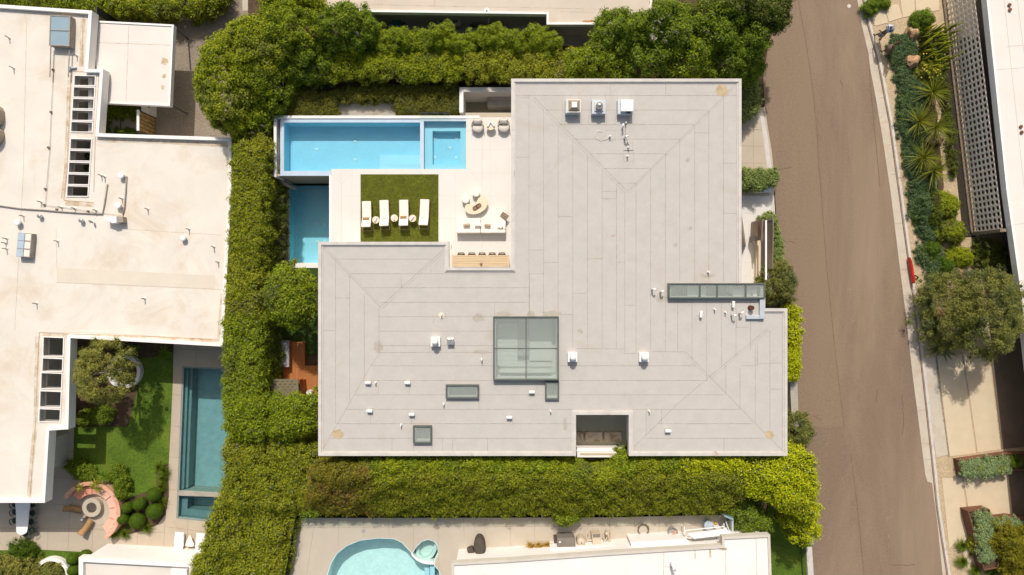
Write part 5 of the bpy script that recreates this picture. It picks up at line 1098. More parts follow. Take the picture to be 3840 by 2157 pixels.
o = MB().rings(*W(305,1947,ZL+.4),[(.13,ZL),(.10,ZL+.2),(.13,ZL+.38),(.12,ZL+.38),(.03,ZL+.34)],16); tag(o.build('lantern', M['metal']), 'clear glass lantern beside the sunlit lounger', 'lantern')
o = MB().rings(*W(315,1939,ZL+.4),[(.10,ZL),(.13,ZL+.3),(.08,ZL+.42),(.02,ZL+.42)],16); tag(o.build('stool', M['pillow_tan']), 'small tan stool beside the fire pit loungers', 'stool')
# ---- outdoor dining
t = thing('dining_table', 'long white rounded dining table, half in the shade of the roof', 'table', (*W(84,1950,ZL),ZL))
o = smoothpoly([(62,1870),(60,1930),(61,1985),(66,2001),(80,2006),(96,2000),(103,1985),(108,1930),(110,1870)]); MB().prism(WP(o,ZL+.74),ZL+.71,ZL+.745).build('table_top', M['white_paint'], t)
for x,y in ((84,1890),(82,1985)): MB().cyl(*W(x,y,ZL+.3),ZL,ZL+.709,.12).build('leg', M['white_paint'], t)
gc = thing('dining_chair', '', 'chair'); MB().rings(0,0,[(.2,.43),(.22,.45),(.2,.47),(.02,.46)],20).build('seat', M['chair_green'], gc, smooth=True)
MB().arc(0,0,.235,.255,10,170,.62,.68,18).build('backrest', M['chair_green'], gc); m = MB()
for a in (15,60,120,165): m.tube([(.22*math.cos(math.radians(a)),.22*math.sin(math.radians(a)),.45),(.245*math.cos(math.radians(a)),.245*math.sin(math.radians(a)),.65)],.012,6)
m.build('back_rail', M['chair_green'], gc)
for a in (45,135,225,315): MB().tube([(.17*math.cos(math.radians(a)),.17*math.sin(math.radians(a)),.44),(.23*math.cos(math.radians(a)),.23*math.sin(math.radians(a)),0)],.014,6).build('leg', M['chair_green'], gc)
for i,(x,y,rz,s) in enumerate([(54,1893,1.6,'left side, uppermost'),(54,1921,1.6,'left side, middle'),(54,1954,1.6,'left side, lowest'),(119,1893,-1.6,'right side, uppermost'),(119,1925,-1.6,'right side, middle'),(114,1958,-1.6,'right side, lowest'),(92,2003,3.5,'at the lower end'),(140-22,1990,-1.9,'right side near the sunlit end')]): place(gc, i==0, (*W(x,y,ZL+.5),ZL), rz, 'dark green metal chair at the white table, '+s, 'dark green chairs around the white table')
# ================================================================= NORTHERN NEIGHBOUR
nh = thing('house', 'tan flat roofed house along the top edge with white parapet', 'house', (0,0,0)); zn = 3.0
q = WP([(1208,-200),(1208,32),(1400,45),(1800,50),(2050,53),(2050,92),(2240,92),(2440,85),(2458,-200)], zn+.1)
MB().prism(inset(q,.02), zn-.3, zn).build('roof', M['tan_roof'], nh); MB().ringpoly(q,.13,zn-.35,zn+.1).build('parapet', M['white'], nh); MB().prism(inset(q,.45), -.1, zn-.31).build('wall', M['cream_wall'], nh)
lines('roof_seam', [[(1215,12),(1600,22),(2445,38)],[(2100,44),(2230,46)],[(1430,2),(1432,40)],[(1630,0),(1632,44)]], zn, .03, M['stain_line'], nh)
tag(MB().rings(*W(1825,37,zn+.1),[(.16,zn),(.15,zn+.03),(.06,zn+.06),(.05,zn+.2)],18).build('roof_drain', M['plastic_w']), 'white roof drain collar on the tan roof', 'drain')
m = MB(); pts = WP([(2446,-60),(2456,20),(2466,20),(2462,-60)],zn+.1); tag(m.prism(pts,0,zn+.1).build('gutter_pipe', M['frame_dark']), 'dark downpipe at the corner of the tan roof', 'pipe')
M['rustmark'] = mat('roof_rust_mark', (.42,.22,.11), .9, .4, 3)
for x,y,rx,ry in [(2442,18,7,20),(2210,80,22,4)]: MB().prism(ell(x,y,rx,ry,zn,18,0,.4), zn-.02, zn+.006).build('rust_patch', M['rustmark'], nh)
def acu(x,y,s,mt_,label,h=.7):
    a,b = W(x,y,h); t = thing('cooling_unit', label, 'air conditioner', (a,b,0)); MB().box(a-s/2,b-s/2,.05,a+s/2,b+s/2,h).build('housing', M[mt_], t, bevel=.04)
    MB().cyl(a-.03,b,h+.002,h+.02,s*.36,n=28).build('fan_grille', M['grille'], t); MB().arc(a-.03,b,s*.30,s*.37,0,360,h+.021,h+.03,28).build('fan_ring', M['metal_cool'], t)
    m = MB()
    for i in range(5): an = i*6.283/5; m.cbox((a-.03+.13*math.cos(an),b+.13*math.sin(an),h+.03),(.2,.06,.008),an,.3)
    m.build('fan', M['cover_grey'], t)
acu(1657,74,.75,'cover_grey','grey cooling unit behind the tan house'); acu(1705,74,.82,'equip','beige cooling unit behind the tan house')
o = MB(); pbox(o,1470,66,1502,106,.02,.6); tag(o.build('storage_box', M['teal_tub'], bevel=.02), 'teal tarpaulin covered box behind the tan house', 'box')
o = thing('wood_crate', 'grey slatted timber crate next to the teal box', 'crate', (0,0,0)); m = MB()
for i in range(4): pbox(m,1462+0,58+i*7,1492,63+i*7,.02,.35)
for i in range(4): m2 = MB(); pbox(m2,1467+30,60+i*6.5,1494+30-8,65+i*6.5,.02,.4); m2.build('slat', M['bark_pale'], o)
o = thing('wood_crate', 'grey slatted timber crate on the leaf litter', 'crate', (0,0,0))
for i in range(4): m2 = MB(); pbox(m2,1773,68+i*6.5,1806,73+i*6.5,.03,.4); m2.build('slat', M['bark_pale'], o)
x0,y0,x1,y1 = rect(1870,73,1896,103,.5); q=[(x0,y0),(x1,y0),(x1,y1),(x0,y1)]; tag(MB().prism(q,.02,.5,[inset(q,.09)]).build('open_box', M['equip']), 'open beige square box on the yard floor', 'box')
tag(MB().box(*W(1828,70,2),1.2,W(1834,70,2)[0],W(0,50,2)[1],1.3).build('wall_pipe', M['cream_wall']), 'pale pipe on the wall of the tan house', 'pipe')
# low curb line south of service yard
tag(MB().prism(WP([(1420,156),(2100,160),(2100,166),(1420,162)],.3),-.1,.3).build('retaining_kerb', M['conc_grey']), 'low concrete kerb below the service yard', 'kerb')
W0 = W; CZ = CAMZ
def W(px, py, z=0.0): return W0(px, py, z+ZS)     # this plot lies ZS higher: heights below are above its deck
ORG = set(COL.objects)
# ================================================================= SOUTHERN NEIGHBOUR
sh = thing('house', 'white flat roofed house along the bottom edge', 'house', (0,0,0)); zs = 2.8
q = WP([(1692,2112),(1920,2099),(2300,2072),(2708,2047),(2708,2014),(2888,2005),(2900,2330),(1700,2330)], zs+.1)
MB().prism(inset(q,.02), zs-.35, zs, ).build('roof', M['white_roof3'], sh); MB().ringpoly(q,.16,zs-.4,zs+.1).build('parapet', M['cream_wall'], sh)
MB().prism(inset(q,.25), -.1, zs-.36).build('wall', M['white'], sh)
lines('roof_seam', [[(2490,2062),(2488,2157)],[(2720,2055),(2722,2157)],[(2835,2010),(2838,2157)],[(2490,2125),(2520,2128)]], zs, .03, M['stain_line'], sh)
for pts in ([(2604,2060),(2607,2060),(2609,2095),(2605,2098)],[(2658,2052),(2665,2052),(2668,2090),(2661,2094)]): MB().prism(WP(pts,zs),zs-.02,zs+.006).build('rust_patch', M['drain_stain'], sh)
MB().prism(ell(2712,2058,13,6,zs,18,0,.3),zs-.02,zs+.006).build('rust_patch', M['drain_stain'], sh)
tag(MB().tube([(*W(2516,2112,zs),zs),(*W(2516,2112,zs),zs+.5),(*W(2519,2118,zs),zs+.62),(*W(2522,2126,zs),zs+.55)],.09,12).build('vent_pipe', M['plastic_w'], smooth=True), 'white gooseneck vent on the bottom white roof', 'pipe')
# white boxed projections (skylit bay) on the north wall
t = thing('window_bay', 'white low bay with panels against the southern house', 'bay', (0,0,0)); zb2 = 1.2
MB().prism(WP([(2063,2056),(2310,2047),(2310,2062),(2300,2075),(2063,2090)],zb2),0,zb2).build('bay', M['white_paint'], t)
MB().prism(WP([(2364,2034),(2575,2022),(2592,2050),(2592,2056),(2375,2070)],zb2+.3),0,zb2+.3).build('bay', M['white_paint'], t)
MB().prism(WP([(2311,2047),(2363,2040),(2374,2068),(2311,2074)],.9),0,.9).build('sill', M['metal_cool'], t)
lines('panel_joint', [[(2445,2031),(2458,2060)],[(2488,2029),(2500,2058)],[(2532,2026),(2546,2055)]], zb2+.3, .02, M['metal_cool'], t)
m = MB(); m.prism(WP([(2440,2022),(2580,2016),(2581,2020),(2441,2028)],.9),0,.9); tag(m.build('low_wall', M['white_paint']), 'thin white wall capping in front of the bay', 'wall')
t = thing('window_frame', 'white framed glazing strip under the roof edge', 'window', (0,0,0)); m = MB(); m.prism(WP([(1815,2076),(1985,2064),(1985,2067),(1815,2080)],.8),.0,.85); m.build('frame', M['white_paint'], t)
for a_,b_ in ((1840,1856),(1860,1925),(1932,2000)): MB().prism(WP([(a_,2079-(a_-1815)*.07),(b_,2077-(b_-1815)*.07),(b_,2094),(a_,2098)],.5),.1,.5).build('pane', M['glass_blue' if a_ > 1900 else 'frame_grey'], t)
# glass fence
gf = thing('glass_fence', 'frameless glass pool fence around the southern deck', 'fence', (0,0,0)); fl_ = WP([(1063,2190),(1108,1942),(1300,1942),(1900,1941),(2300,1940),(2712,1930)],1.1)
k = 0
for i in range(len(fl_)-1):
    a,b = Vector(fl_[i]),Vector(fl_[i+1]); n = max(1,int((b-a).length/1.9))
    for j in range(n):
        p0 = a.lerp(b,(j+.02)/n); p1 = a.lerp(b,(j+.98)/n); d = (p1-p0).normalized(); nn = Vector((-d.y,d.x))*.007
        MB().prism([tuple(p0+nn),tuple(p0-nn),tuple(p1-nn),tuple(p1+nn)],.0,1.1).build('glass_pane', M['glass_fence'], gf); k += 1
t = thing('side_gate', 'grey green panel gate at the right end of the southern deck', 'gate', (0,0,0)); MB().prism(WP([(2716,1932),(2751,1945),(2751,1952),(2716,1938)],1.6),0,1.6).build('panel', M['glass_blue'], t); MB().prism(WP([(2744,1944),(2751,1944),(2751,2008),(2745,2006)],1.5),0,1.5).build('panel', M['metal_cool'], t)
m = MB()
m.tube([(*W(2722,1958,1.2),1.2),(*W(2737,1995,1.2),1.2)],.03,6); m.build('brace', M['plastic_w'], t)
# kidney pool
kp = thing('swimming_pool', 'pale aqua kidney shaped pool with round spa lobe at the bottom edge', 'pool', (0,0,0))
kd = [(1225,2310),(1225,2157),(1240,2110),(1262,2075),(1300,2045),(1350,2025),(1420,2017),(1480,2020),(1510,2035),(1545,2073),(1560,2050),(1580,2030),(1605,2022),(1630,2030),(1643,2050),(1645,2075),(1632,2100),(1630,2120),(1648,2140),(1652,2160),(1652,2310)]
ko = WP(kd,0); MB().prism(ko,-1.6,-.02,[inset(ko,.05)]).build('wall', M['pool_aqua'], kp); MB().prism(inset(ko,.02),-1.6,-1.35).build('floor', M['pool_aqua'], kp); MB().prism(inset(ko,.03),-.10,-.095).build('water', watermat('aqua_water',(.90,.975,.975),.12,4), kp)
a,b = W(1598,2062,-.3); MB().rings(a,b,[(.78,-1.3),(.78,-.45),(.55,-.45),(.5,-.75),(.02,-.76)],32,.85,1.15,-.5).build('spa_bench', mat('spa_white',(.66,.74,.70),.5,.02,1), kp, smooth=False)
m = MB(); pts = WP(smoothpoly([(1546,2074),(1560,2090),(1585,2103),(1622,2108),(1624,2116),(1590,2113),(1562,2100),(1543,2080)]),-.05); m.prism(pts,-1.3,.0).build('spa_divider', M['white_paint'], kp)
for i,x in enumerate((1592,1612)): m = MB(); pbox(m,x,2115,x+18,2240,-1.34,-.55+.22*i); m.build('step', M['step_tile'], kp)
for x,y,s in [(1363,1992,'by the kidney pool'),(1795,1948,'far one')][:1]: tag(MB().cyl(*W(x,y,0),-.02,.006,.13,n=20).build('deck_drain', M['cover_grey']), 'round grey drain cover on the pale deck above the pool', 'drain')
# covered grill
t = thing('covered_grill', 'dark brown fabric cover over a grill on the pale deck', 'grill', (*W(1795,2050,.6),0))
a,b = W(1798,2052,.9); MB().rings(a,b,[(.44,.0),(.46,.5),(.47,.9),(.40,1.0),(.25,1.06),(.02,1.08)],22,.82,1.35,.12).build('cover', M['cover_dark'], t, smooth=True)
a,b = W(1765,2066,.7); MB().cbox((a,b,.55),(.42,.42,.5),.4).build('side_cover', M['cover_dark'], t, bevel=.06)
tag(MB().cbox((*W(1763,2090,.9),.7),(.18,.42,.35),.1).build('wall_box', M['plastic_w'], bevel=.02), 'white box standing left of the dark covered grill', 'box')
# pool equipment
t = thing('pool_heater', 'large taupe ribbed pool heater', 'heater', (*W(2125,2040,.6),0)); q = WP([(2090,2018),(2150,2016),(2158,2024),(2159,2070),(2098,2074),(2090,2068)],1.1); MB().prism(q,.05,1.1).build('housing', M['heater'], t, bevel=.04)
m = MB()
for i in range(5): m.strip(W(2093,2036+i*7,1.1),W(2157,2034+i*7,1.1),.03,1.1,.02)
m.build('rib', M['heater'], t); MB().prism(WP([(2076,2013),(2150,2009),(2152,2016),(2088,2018),(2088,2062),(2080,2058)],.4),.0,.4).build('base', M['cover_dark'], t)
MB().box(*W(2096,2035,1.1),1.101,W(2103,2035,1.1)[0],W(0,2031,1.1)[1],1.125).build('label_plate', M['plastic_w'], t)
t = thing('filter_tank', 'round beige filter tank right of the taupe heater', 'tank', (*W(2180,2033,.5),0)); a,b = W(2180,2035,.9); MB().rings(a,b,[(.26,0),(.29,.1),(.29,.75),(.24,.9),(.05,.96)],24).build('tank', M['equip'], t, smooth=True); MB().cyl(a,b,.95,1.02,.03).build('valve', M['dark'], t)
t = thing('pool_pump', 'beige boxy pump housing with pipework', 'pump', (*W(2238,2025,.5),0)); q = WP([(2219,2003),(2250,2001),(2256,2046),(2224,2048)],.9); MB().prism(q,.1,.9).build('housing', M['equip'], t, bevel=.03); q2 = WP([(2222,2004),(2250,2002),(2250,2014),(2224,2015)],.92); MB().prism(q2,.9,.94).build('grille', M['heater'], t)
m = MB()
for pts in ([(2200,2000),(2206,1993)],[(2200,2000),(2200,2020),(2202,2050),(2225,2051)],[(2258,2045),(2275,2020),(2278,1996)],[(2262,2005),(2268,2035)],[(2290,1985),(2291,2010),(2285,2036),(2262,2038)],[(2283,2000),(2284,2030)],[(2205,2025),(2220,2026)]): m.tube([(*W(x,y,.5),.5) for x,y in pts],.045,8)
m.build('pipework', M['equip'], t); a,b = W(2275,1998,.6); MB().rings(a,b,[(.1,.3),(.12,.7),(.1,.78),(.02,.8)],14).build('valve', M['equip'], t)
a,b = W(2210,2038,.4); MB().rings(a,b,[(.09,.2),(.09,.45),(.02,.5)],14).build('strainer', M['plastic_w'], t)
# hose coil
m = MB(); a,b = W(2413,1987,.1); rr = random.Random(2)
pts = [(a+(.33+.09*rr.random())*math.cos(i*.5)*.95, b+(.33+.09*rr.random())*math.sin(i*.5), .04+.1*(i/95)) for i in range(96)]; m.tube(pts,.022,5); m.tube([(a,b-.4,.05),(a+.02,b-.75,.05),(a-.02,b-.95,.08)],.02,5)
tag(m.build('hose_coil', M['rubber'], smooth=True), 'coiled brown hose on the pale deck', 'hose')
t = thing('tub', 'round grey tub filled with orange plastic pieces', 'tub', (*W(2523,1998,.3),0)); a,b = W(2524,1998,.5); MB().rings(a,b,[(.26,0),(.33,.5),(.31,.5),(.25,.35),(.02,.34)],24).build('tub', M['cover_grey'], t)
for dx,dy,r,s_ in ((.02,-.12,.2,'middle'),(.14,.06,.9,'upper right'),(-.03,-.25,-.3,'lowest')): tag(MB().cbox((a+dx,b+dy,.52),(.22,.12,.08),r,.2).build('plastic_piece', M['orange'], bevel=.01), 'bright orange plastic piece in the grey tub, '+s_+' one', 'plastic piece', 'orange plastic pieces in the grey tub')
a,b = W(2500,2014,.5); tag(MB().rings(a,b,[(.17,0),(.19,.5),(.17,.5),(.14,.2),(.02,.2)],22).build('bucket', M['plastic_w']), 'white bucket beside the grey tub', 'bucket')
a,b = W(2655,1968,.3); tag(MB().rings(a,b,[(.28,0),(.31,.5),(.29,.52),(.02,.55)],26).build('rubbish_bin', M['metal_blue']), 'round grey blue bin lid under the hedge shade', 'bin')
a,b = W(2684,1964,.15); tag(MB().rings(a,b,[(.02,0),(.07,.03),(.085,.085),(.06,.14),(.02,.165)],16).build('ball', M['yellow'], smooth=True), 'small yellow ball beside the round bin', 'ball')
t = thing('cabana', 'small white canopy sheet on pale poles', 'canopy', (0,0,0)); zz = 1.6; q = WP([(2577,2000),(2723,1982),(2748,2005),(2602,2021)],zz); MB().prism(q,zz-.02,zz).build('canopy', M['mesh_white'], t)
m = MB()
for pts in ([(2567,1990),(2714,1975)],[(2566,1974),(2568,2006)],[(2714,1962),(2716,1978),(2745,2010)]): m.tube([(*W(x,y,1.2),1.2) for x,y in pts],.035,6)
for x,y in ((2569,1990),(2714,1976),(2602,2018),(2744,2006)): m.cyl(*W(x,y,1.0),0,1.25,.03,n=8)
m.build('pole', M['plastic_w'], t)
tag(MB().tube([(*W(2640,2019,1.3),1.3),(*W(2650,2030,1.0),1.0),(*W(2662,2048,zs),zs-.5)],.012,5).build('cable', M['plastic_w']), 'thin white cable from canopy to roof', 'cable')
for o_ in set(COL.objects)-ORG:
    if o_.parent is None: o_.location.z += ZS
W = W0
# street side fence and gate post
t = thing('picket_fence', 'thin metal rail fence between lawn strip and street', 'fence', (0,0,0)); a = W(3022,2050,1.0); b = W(3034,2230,1.0); k = 34
m = MB()
m.tube([(*a,1.0),(*b,1.0)],.02,6); m.tube([(*a,.15),(*b,.15)],.02,6); m.build('rail', M['dark'], t)
for i in range(k): u = i/(k-1); x_,y_ = a[0]+(b[0]-a[0])*u,a[1]+(b[1]-a[1])*u; MB().cyl(x_,y_,0,1.02,.011,n=5).build('picket', M['dark'], t)
tag(MB().prism(WP([(3020,2052),(3044,2050),(3056,2240),(3030,2240)],0),-.1,.04).build('fence_kerb', M['kerb']), 'pale kerb under the thin metal fence', 'kerb')
tag(MB().prism(WP([(3033,2012),(3050,2008),(3052,2042),(3036,2043)],1.2),0,1.2).build('gate_post', M['white'], bevel=.02), 'white gate post at the head of the metal fence', 'post')
# garden wall and east-side details of the grey house
tag(MB().prism(WP([(2962,1412),(2990,1412),(2996,1600),(2970,1600)],.9),0,.9).build('garden_wall', M['conc_grey']), 'narrow concrete wall between grey roof and street', 'wall')
m = MB().prism(WP([(1365,1708),(2120,1712),(2120,1730),(1365,1726)],1.6),-.1,1.6); tag(m.build('garden_wall', M['conc_grey']), 'concrete wall under the south eave, behind the hedge', 'wall')
tag(MB().prism(WP([(2195,1708),(2400,1712),(2400,1728),(2195,1726)],1.9),-.1,1.9).build('garden_wall', M['white']), 'white wall below the courtyard notch', 'wall')
tag(MB().cyl(*W(2163,1745,2.2),-.1,2.2,.05).build('post', M['plastic_w']), 'thin white post in the hedge below the notch', 'post')
# gate with bronze panels on the east forecourt
t = thing('pivot_gate', 'open bronze gate leaves under a white beam on the forecourt', 'gate', (0,0,0))
zg = 2.2
def leaf(pts_top, zb_, zt_, nm='leaf', mt_='bronze_panel'):
    a,b = pts_top; A = W(*a,zt_); Bq = W(*b,zt_); d = (Vector(Bq)-Vector(A)).normalized(); nn = Vector((-d.y,d.x))*.03
    return MB().prism([(A[0]+nn.x,A[1]+nn.y),(A[0]-nn.x,A[1]-nn.y),(Bq[0]-nn.x,Bq[1]-nn.y),(Bq[0]+nn.x,Bq[1]+nn.y)],zb_,zt_).build(nm, M[mt_], t)
leaf([(2860,822),(2856,900)],.1,zg); leaf([(2900,820),(2898,1008)],.1,zg)
q = WP([(2825,836),(2862,822),(2860,900),(2818,904)],1.4); 
MB().add([(*W(2825,836,1.0),1.0),(*W(2862,822,1.9),1.9),(*W(2858,898,1.9),1.9),(*W(2819,878,1.0),1.0)],[(0,1,2,3)]).build('panel_back', M['bronze_panel'], t)
o = bpy.data.objects['panel_back']; mo = o.modifiers.new('sol','SOLIDIFY'); mo.thickness=.04
a = W(2873,826,2.4); b = W(2873,1050,2.4); MB().box(a[0]-.05,b[1],2.3,a[0]+.05,a[1],2.4).build('beam', M['white_paint'], t)
for y in (832,): MB().cyl(*W(2873,y,1.2),0,2.3,.05).build('post', M['frame_dark'], t)
q = WP([(2837,904),(2852,904),(2850,1060),(2836,1060)],.5); MB().prism(q,.0,.5).build('gate_track', M['stone_top'], t)
t = thing('wall_panel', 'long bronze clad panel against the east eave', 'panel', (0,0,0)); MB().add([(*W(2781,800,.1),.1),(*W(2798,920,.1),.1),(*W(2783,920,2.6),2.6),(*W(2781,742,2.6),2.6)],[(0,1,2,3)]).build('panel', M['bronze_panel'], t); mo = bpy.data.objects['panel'].modifiers.new('sol','SOLIDIFY'); mo.thickness=.05
tag(MB().prism(WP([(2832,711),(2890,703),(2893,720),(2832,722)],.4),0,.4).build('letter_wall', M['white_paint'], bevel=.02), 'low white wall block below the clipped grey green hedge', 'wall')
# ================================================================= EASTERN HOUSE AND BREEZE BLOCK SCREEN
zE = 3.2
eh = thing('house', 'pale roofed house along the right edge behind the breeze block screen', 'house', (0,0,0))
ew = W(0,0,zE)
q = WP([(3695,-60),(3700,0),(3775,720),(3825,1075),(3862,1400),(3890,1650),(3905,1800),(3930,2100),(5000,2100),(5000,-60)], zE+.1)
MB().prism(inset(q,.02), zE-.3, zE).build('roof', M['white_roof2'], eh); MB().ringpoly(q,.15,zE-.4,zE+.1).build('parapet', M['white'], eh)
MB().prism(WP([(3760,-60),(3800,300),(3850,720),(3900,1075),(5000,1075),(5000,-60)], zE-.3), -.1, zE-.31).build('wall', M['frame_dark'], eh)  # wall coloured dark so the holes of the screen look shaded
MB().prism(WP([(3990,1075),(5000,1075),(5000,2100),(4060,2100)], zE-.3), -.1, zE-.31).build('wall', M['cream_wall'], eh)
lines('roof_seam', [[(3765,0),(3840,700),(3860,900)],[(3735,262),(3840,254)],[(3775,175),(3840,170)],[(3815,0),(3840,200)],[(3780,845),(3840,838)]], zE, .02, M['seam_light'], eh)
for i,(x,y) in enumerate([(3783,20),(3785,38),(3826,476),(3829,497)]):
    a,b = W(x,y,zE); t = tag(MB().rings(a,b,[(.09,zE),(.09,zE+.04),(.11,zE+.05),(.11,zE+.1),(.02,zE+.12)],14).build('rusty_cap', M['rust']), 'rusty round bolt cap on the pale right hand roof, '+['top pair upper','top pair lower','lower pair upper','lower pair lower'][i], 'cap')
# breeze blocks: 7 courses, one wall mesh with round openings
A = Vector(W(3534,-66,0)); Bv = Vector(W(3649,887,0)); d = (Bv-A).normalized(); n_ = Vector((-d.y,d.x)); 
bs = .40; nc = int((Bv-A).length/bs)
bw = thing('breeze_block_wall', 'grey breeze block screen wall with rows of round holes', 'wall', (0,0,0))
m = MB(); th = .03; z0 = .12; K = 16; rh = .152
for r_ in range(7):
    for c_ in range(nc):
        o = A+d*(bs*(c_+.5)); zc_ = z0+bs*(r_+.5); base = len(m.v)
        for s in (-1,1):
            for k in range(K):
                a = 2*math.pi*k/K; u, v = math.cos(a), math.sin(a); mx_ = max(abs(u),abs(v)); sq = (u/mx_*bs/2*.999, v/mx_*bs/2*.999)
                p = o+d*sq[0]+n_*th*s; m.v.append((p.x,p.y,zc_+sq[1]))
                rr_ = rh+.012; p = o+d*rr_*u+n_*th*s; m.v.append((p.x,p.y,zc_+rr_*v))
            for k in range(K):
                a = 2*math.pi*k/K; p = o+d*rh*math.cos(a)+n_*(th-.008)*s; m.v.append((p.x,p.y,zc_+rh*math.sin(a)))
        for si in (0,1):
            b0 = base+si*3*K
            for k in range(K):
                j = (k+1)%K; m.f.append((b0+2*k,b0+2*j,b0+2*j+1,b0+2*k+1)); m.f.append((b0+2*k+1,b0+2*j+1,b0+2*K+j,b0+2*K+k))
        for k in range(K): j = (k+1)%K; m.f.append((base+2*K+k,base+2*K+j,base+5*K+j,base+5*K+k))
m.build('block_field', M['block'], bw)
m = MB()
for r_ in range(8): 
    for s in (-1,1):
        p = A+n_*(th+.001)*s; q_ = Bv+n_*(th+.001)*s; zz = z0+bs*r_
        m.add([(p.x,p.y,zz-.008),(q_.x,q_.y,zz-.008),(q_.x,q_.y,zz+.008),(p.x,p.y,zz+.008)],[(0,1,2,3)])
m.build('mortar_line', M['seam_light'], bw)
e = Bv-A; o1 = A-n_*.22; 
def band(off0,off1,z0_,z1_,nm,mt_):
    P = [A+n_*off0, A+n_*off1, A+d*(bs*nc)+n_*off1, A+d*(bs*nc)+n_*off0]; return MB().prism([tuple(p) for p in P], z0_, z1_).build(nm, M[mt_], bw)
# side facing the street is the -normal or +normal side: the one with smaller x
sgn = 1 if n_.x < 0 else -1
band(sgn*.04, sgn*.26, -.1, .25, 'footing', 'agg_band')
P = A+d*(bs*nc); 
MB().prism([tuple(P-n_*.2),tuple(P+n_*.2),tuple(P+n_*.2+d*.2),tuple(P-n_*.2+d*.2)],-.1,z0+bs*7+.06).build('end_post', M['agg_band'], bw)
struct(MB().prism(WP([(3560,-60),(4000,-60),(4000,1330),(3720,1330)],.0),-.1,.15).build('entry_path', M['brown_flag']), 'paving behind the breeze block screen, coloured dark for the shade', 'paving')  # dark paving colour puts shade behind the screen's holes
struct(MB().prism(WP([(3540,100),(3566,100),(3658,890),(3612,890),(3580,600),(3552,330)],.1),.0,.115).build('shade_strip', mat('strip_shade_dark', (.035,.027,.018), .95, .3, 5)), 'dark strip standing in for deep shade along the foot of the breeze block wall')  # near-black slab painted in place of the deep shade beside the wall
# ---- corten planters
def planter(outl, zt_, label, h=.1):
    t = thing('corten_planter', label, 'planter', (0,0,0)); q = WP(outl, zt_); MB().prism(q, h, zt_, [inset(q,.05)]).build('side', M['rust'], t); MB().prism(inset(q,.04), h, zt_-.12).build('soil', M['soil'], t); return t
planter([(3596,1727),(3783,1701),(3900,1700),(3900,1760),(3800,1762),(3609,1787)], .75, 'rusty steel planter with blue green sedum, upper one')
planter([(3630,1918),(3712,1910),(3722,1950),(3800,1940),(3940,1960),(3940,2000),(3740,2010),(3745,2130),(3690,2140)], 1.0, 'rusty steel planter with sedum, lower one')
# ---- boulders
def rock(px,py,rx,ry,h,label,z=.1,seed=1):
    a,b = W(px,py,z+h*.6); rr = np.random.default_rng(seed); bm = bmesh.new(); bmesh.ops.create_icosphere(bm, subdivisions=3, radius=1)
    for v in bm.verts:
        p = v.co.copy(); f = 1+.16*math.sin(p.x*3.1+seed)*math.cos(p.y*2.7+seed)+.1*math.sin(p.z*6+p.x*5+seed)+rr.normal()*.03
        v.co = Vector((round(p.x*f*2.2)/2.2*.35+p.x*f*.65, p.y*f, max(-.3,p.z*f)))
        v.co.x *= S(rx,0); v.co.y *= S(ry,0); v.co.z = v.co.z*h+z+.25*h
    me = bpy.data.meshes.new('boulder'); bm.to_mesh(me); bm.free(); me.materials.append(M['rock']); o = bpy.data.objects.new('boulder', me); COL.objects.link(o); o.location = (a,b,0); return tag(o,label,'boulder')
rock(3423,124,22,24,.55,'pale sandstone boulder, topmost in the gravel garden',seed=1)
rock(3421,230,25,26,.75,'orange sandstone boulder under the cactus clump',seed=2)
rock(3510,520,32,20,.5,'flat sandstone boulder among the yuccas',seed=3)
rock(3595,1020,28,22,.45,'reddish flat boulder above the olive tree',seed=4)
rock(3522,1180,20,25,.5,'tan boulder at the left edge of the olive tree',seed=5)
# ---- red panel
m = MB(); pts = WP(smoothpoly([(3413,965),(3420,978),(3425,1000),(3429,1030),(3433,1052),(3430,1064),(3427,1055),(3421,1020),(3416,990)],3),.5)
tag(m.prism(pts,.12,.5).build('red_kerbside_sculpture', M['red'], bevel=.015), 'narrow curved glossy red object standing by the kerb', 'red object')
tag(MB().tube([(*W(3434,1032,.4),.15),(*W(3440,1036,.4),.3),(*W(3446,1040,.4),.3),(*W(3448,1046,.4),.14)],.05,8).build('spotlight', M['dark'], smooth=True), 'small black bent spotlight beside the red object', 'lamp')
tag(MB().tube([(*W(3438,1138,.2),.13),(*W(3460,1137,.2),.13)],.03,6).build('hose_pipe', M['dark']), 'short black pipe in the gravel near the kerb', 'pipe')
tag(MB().tube([(*W(3435,1106,.2),.13),(*W(3440,1110,.2),.2),(*W(3444,1108,.2),.13)],.025,6).build('hose_pipe', M['dark'], smooth=True), 'small black hook of pipe in the gravel', 'pipe')
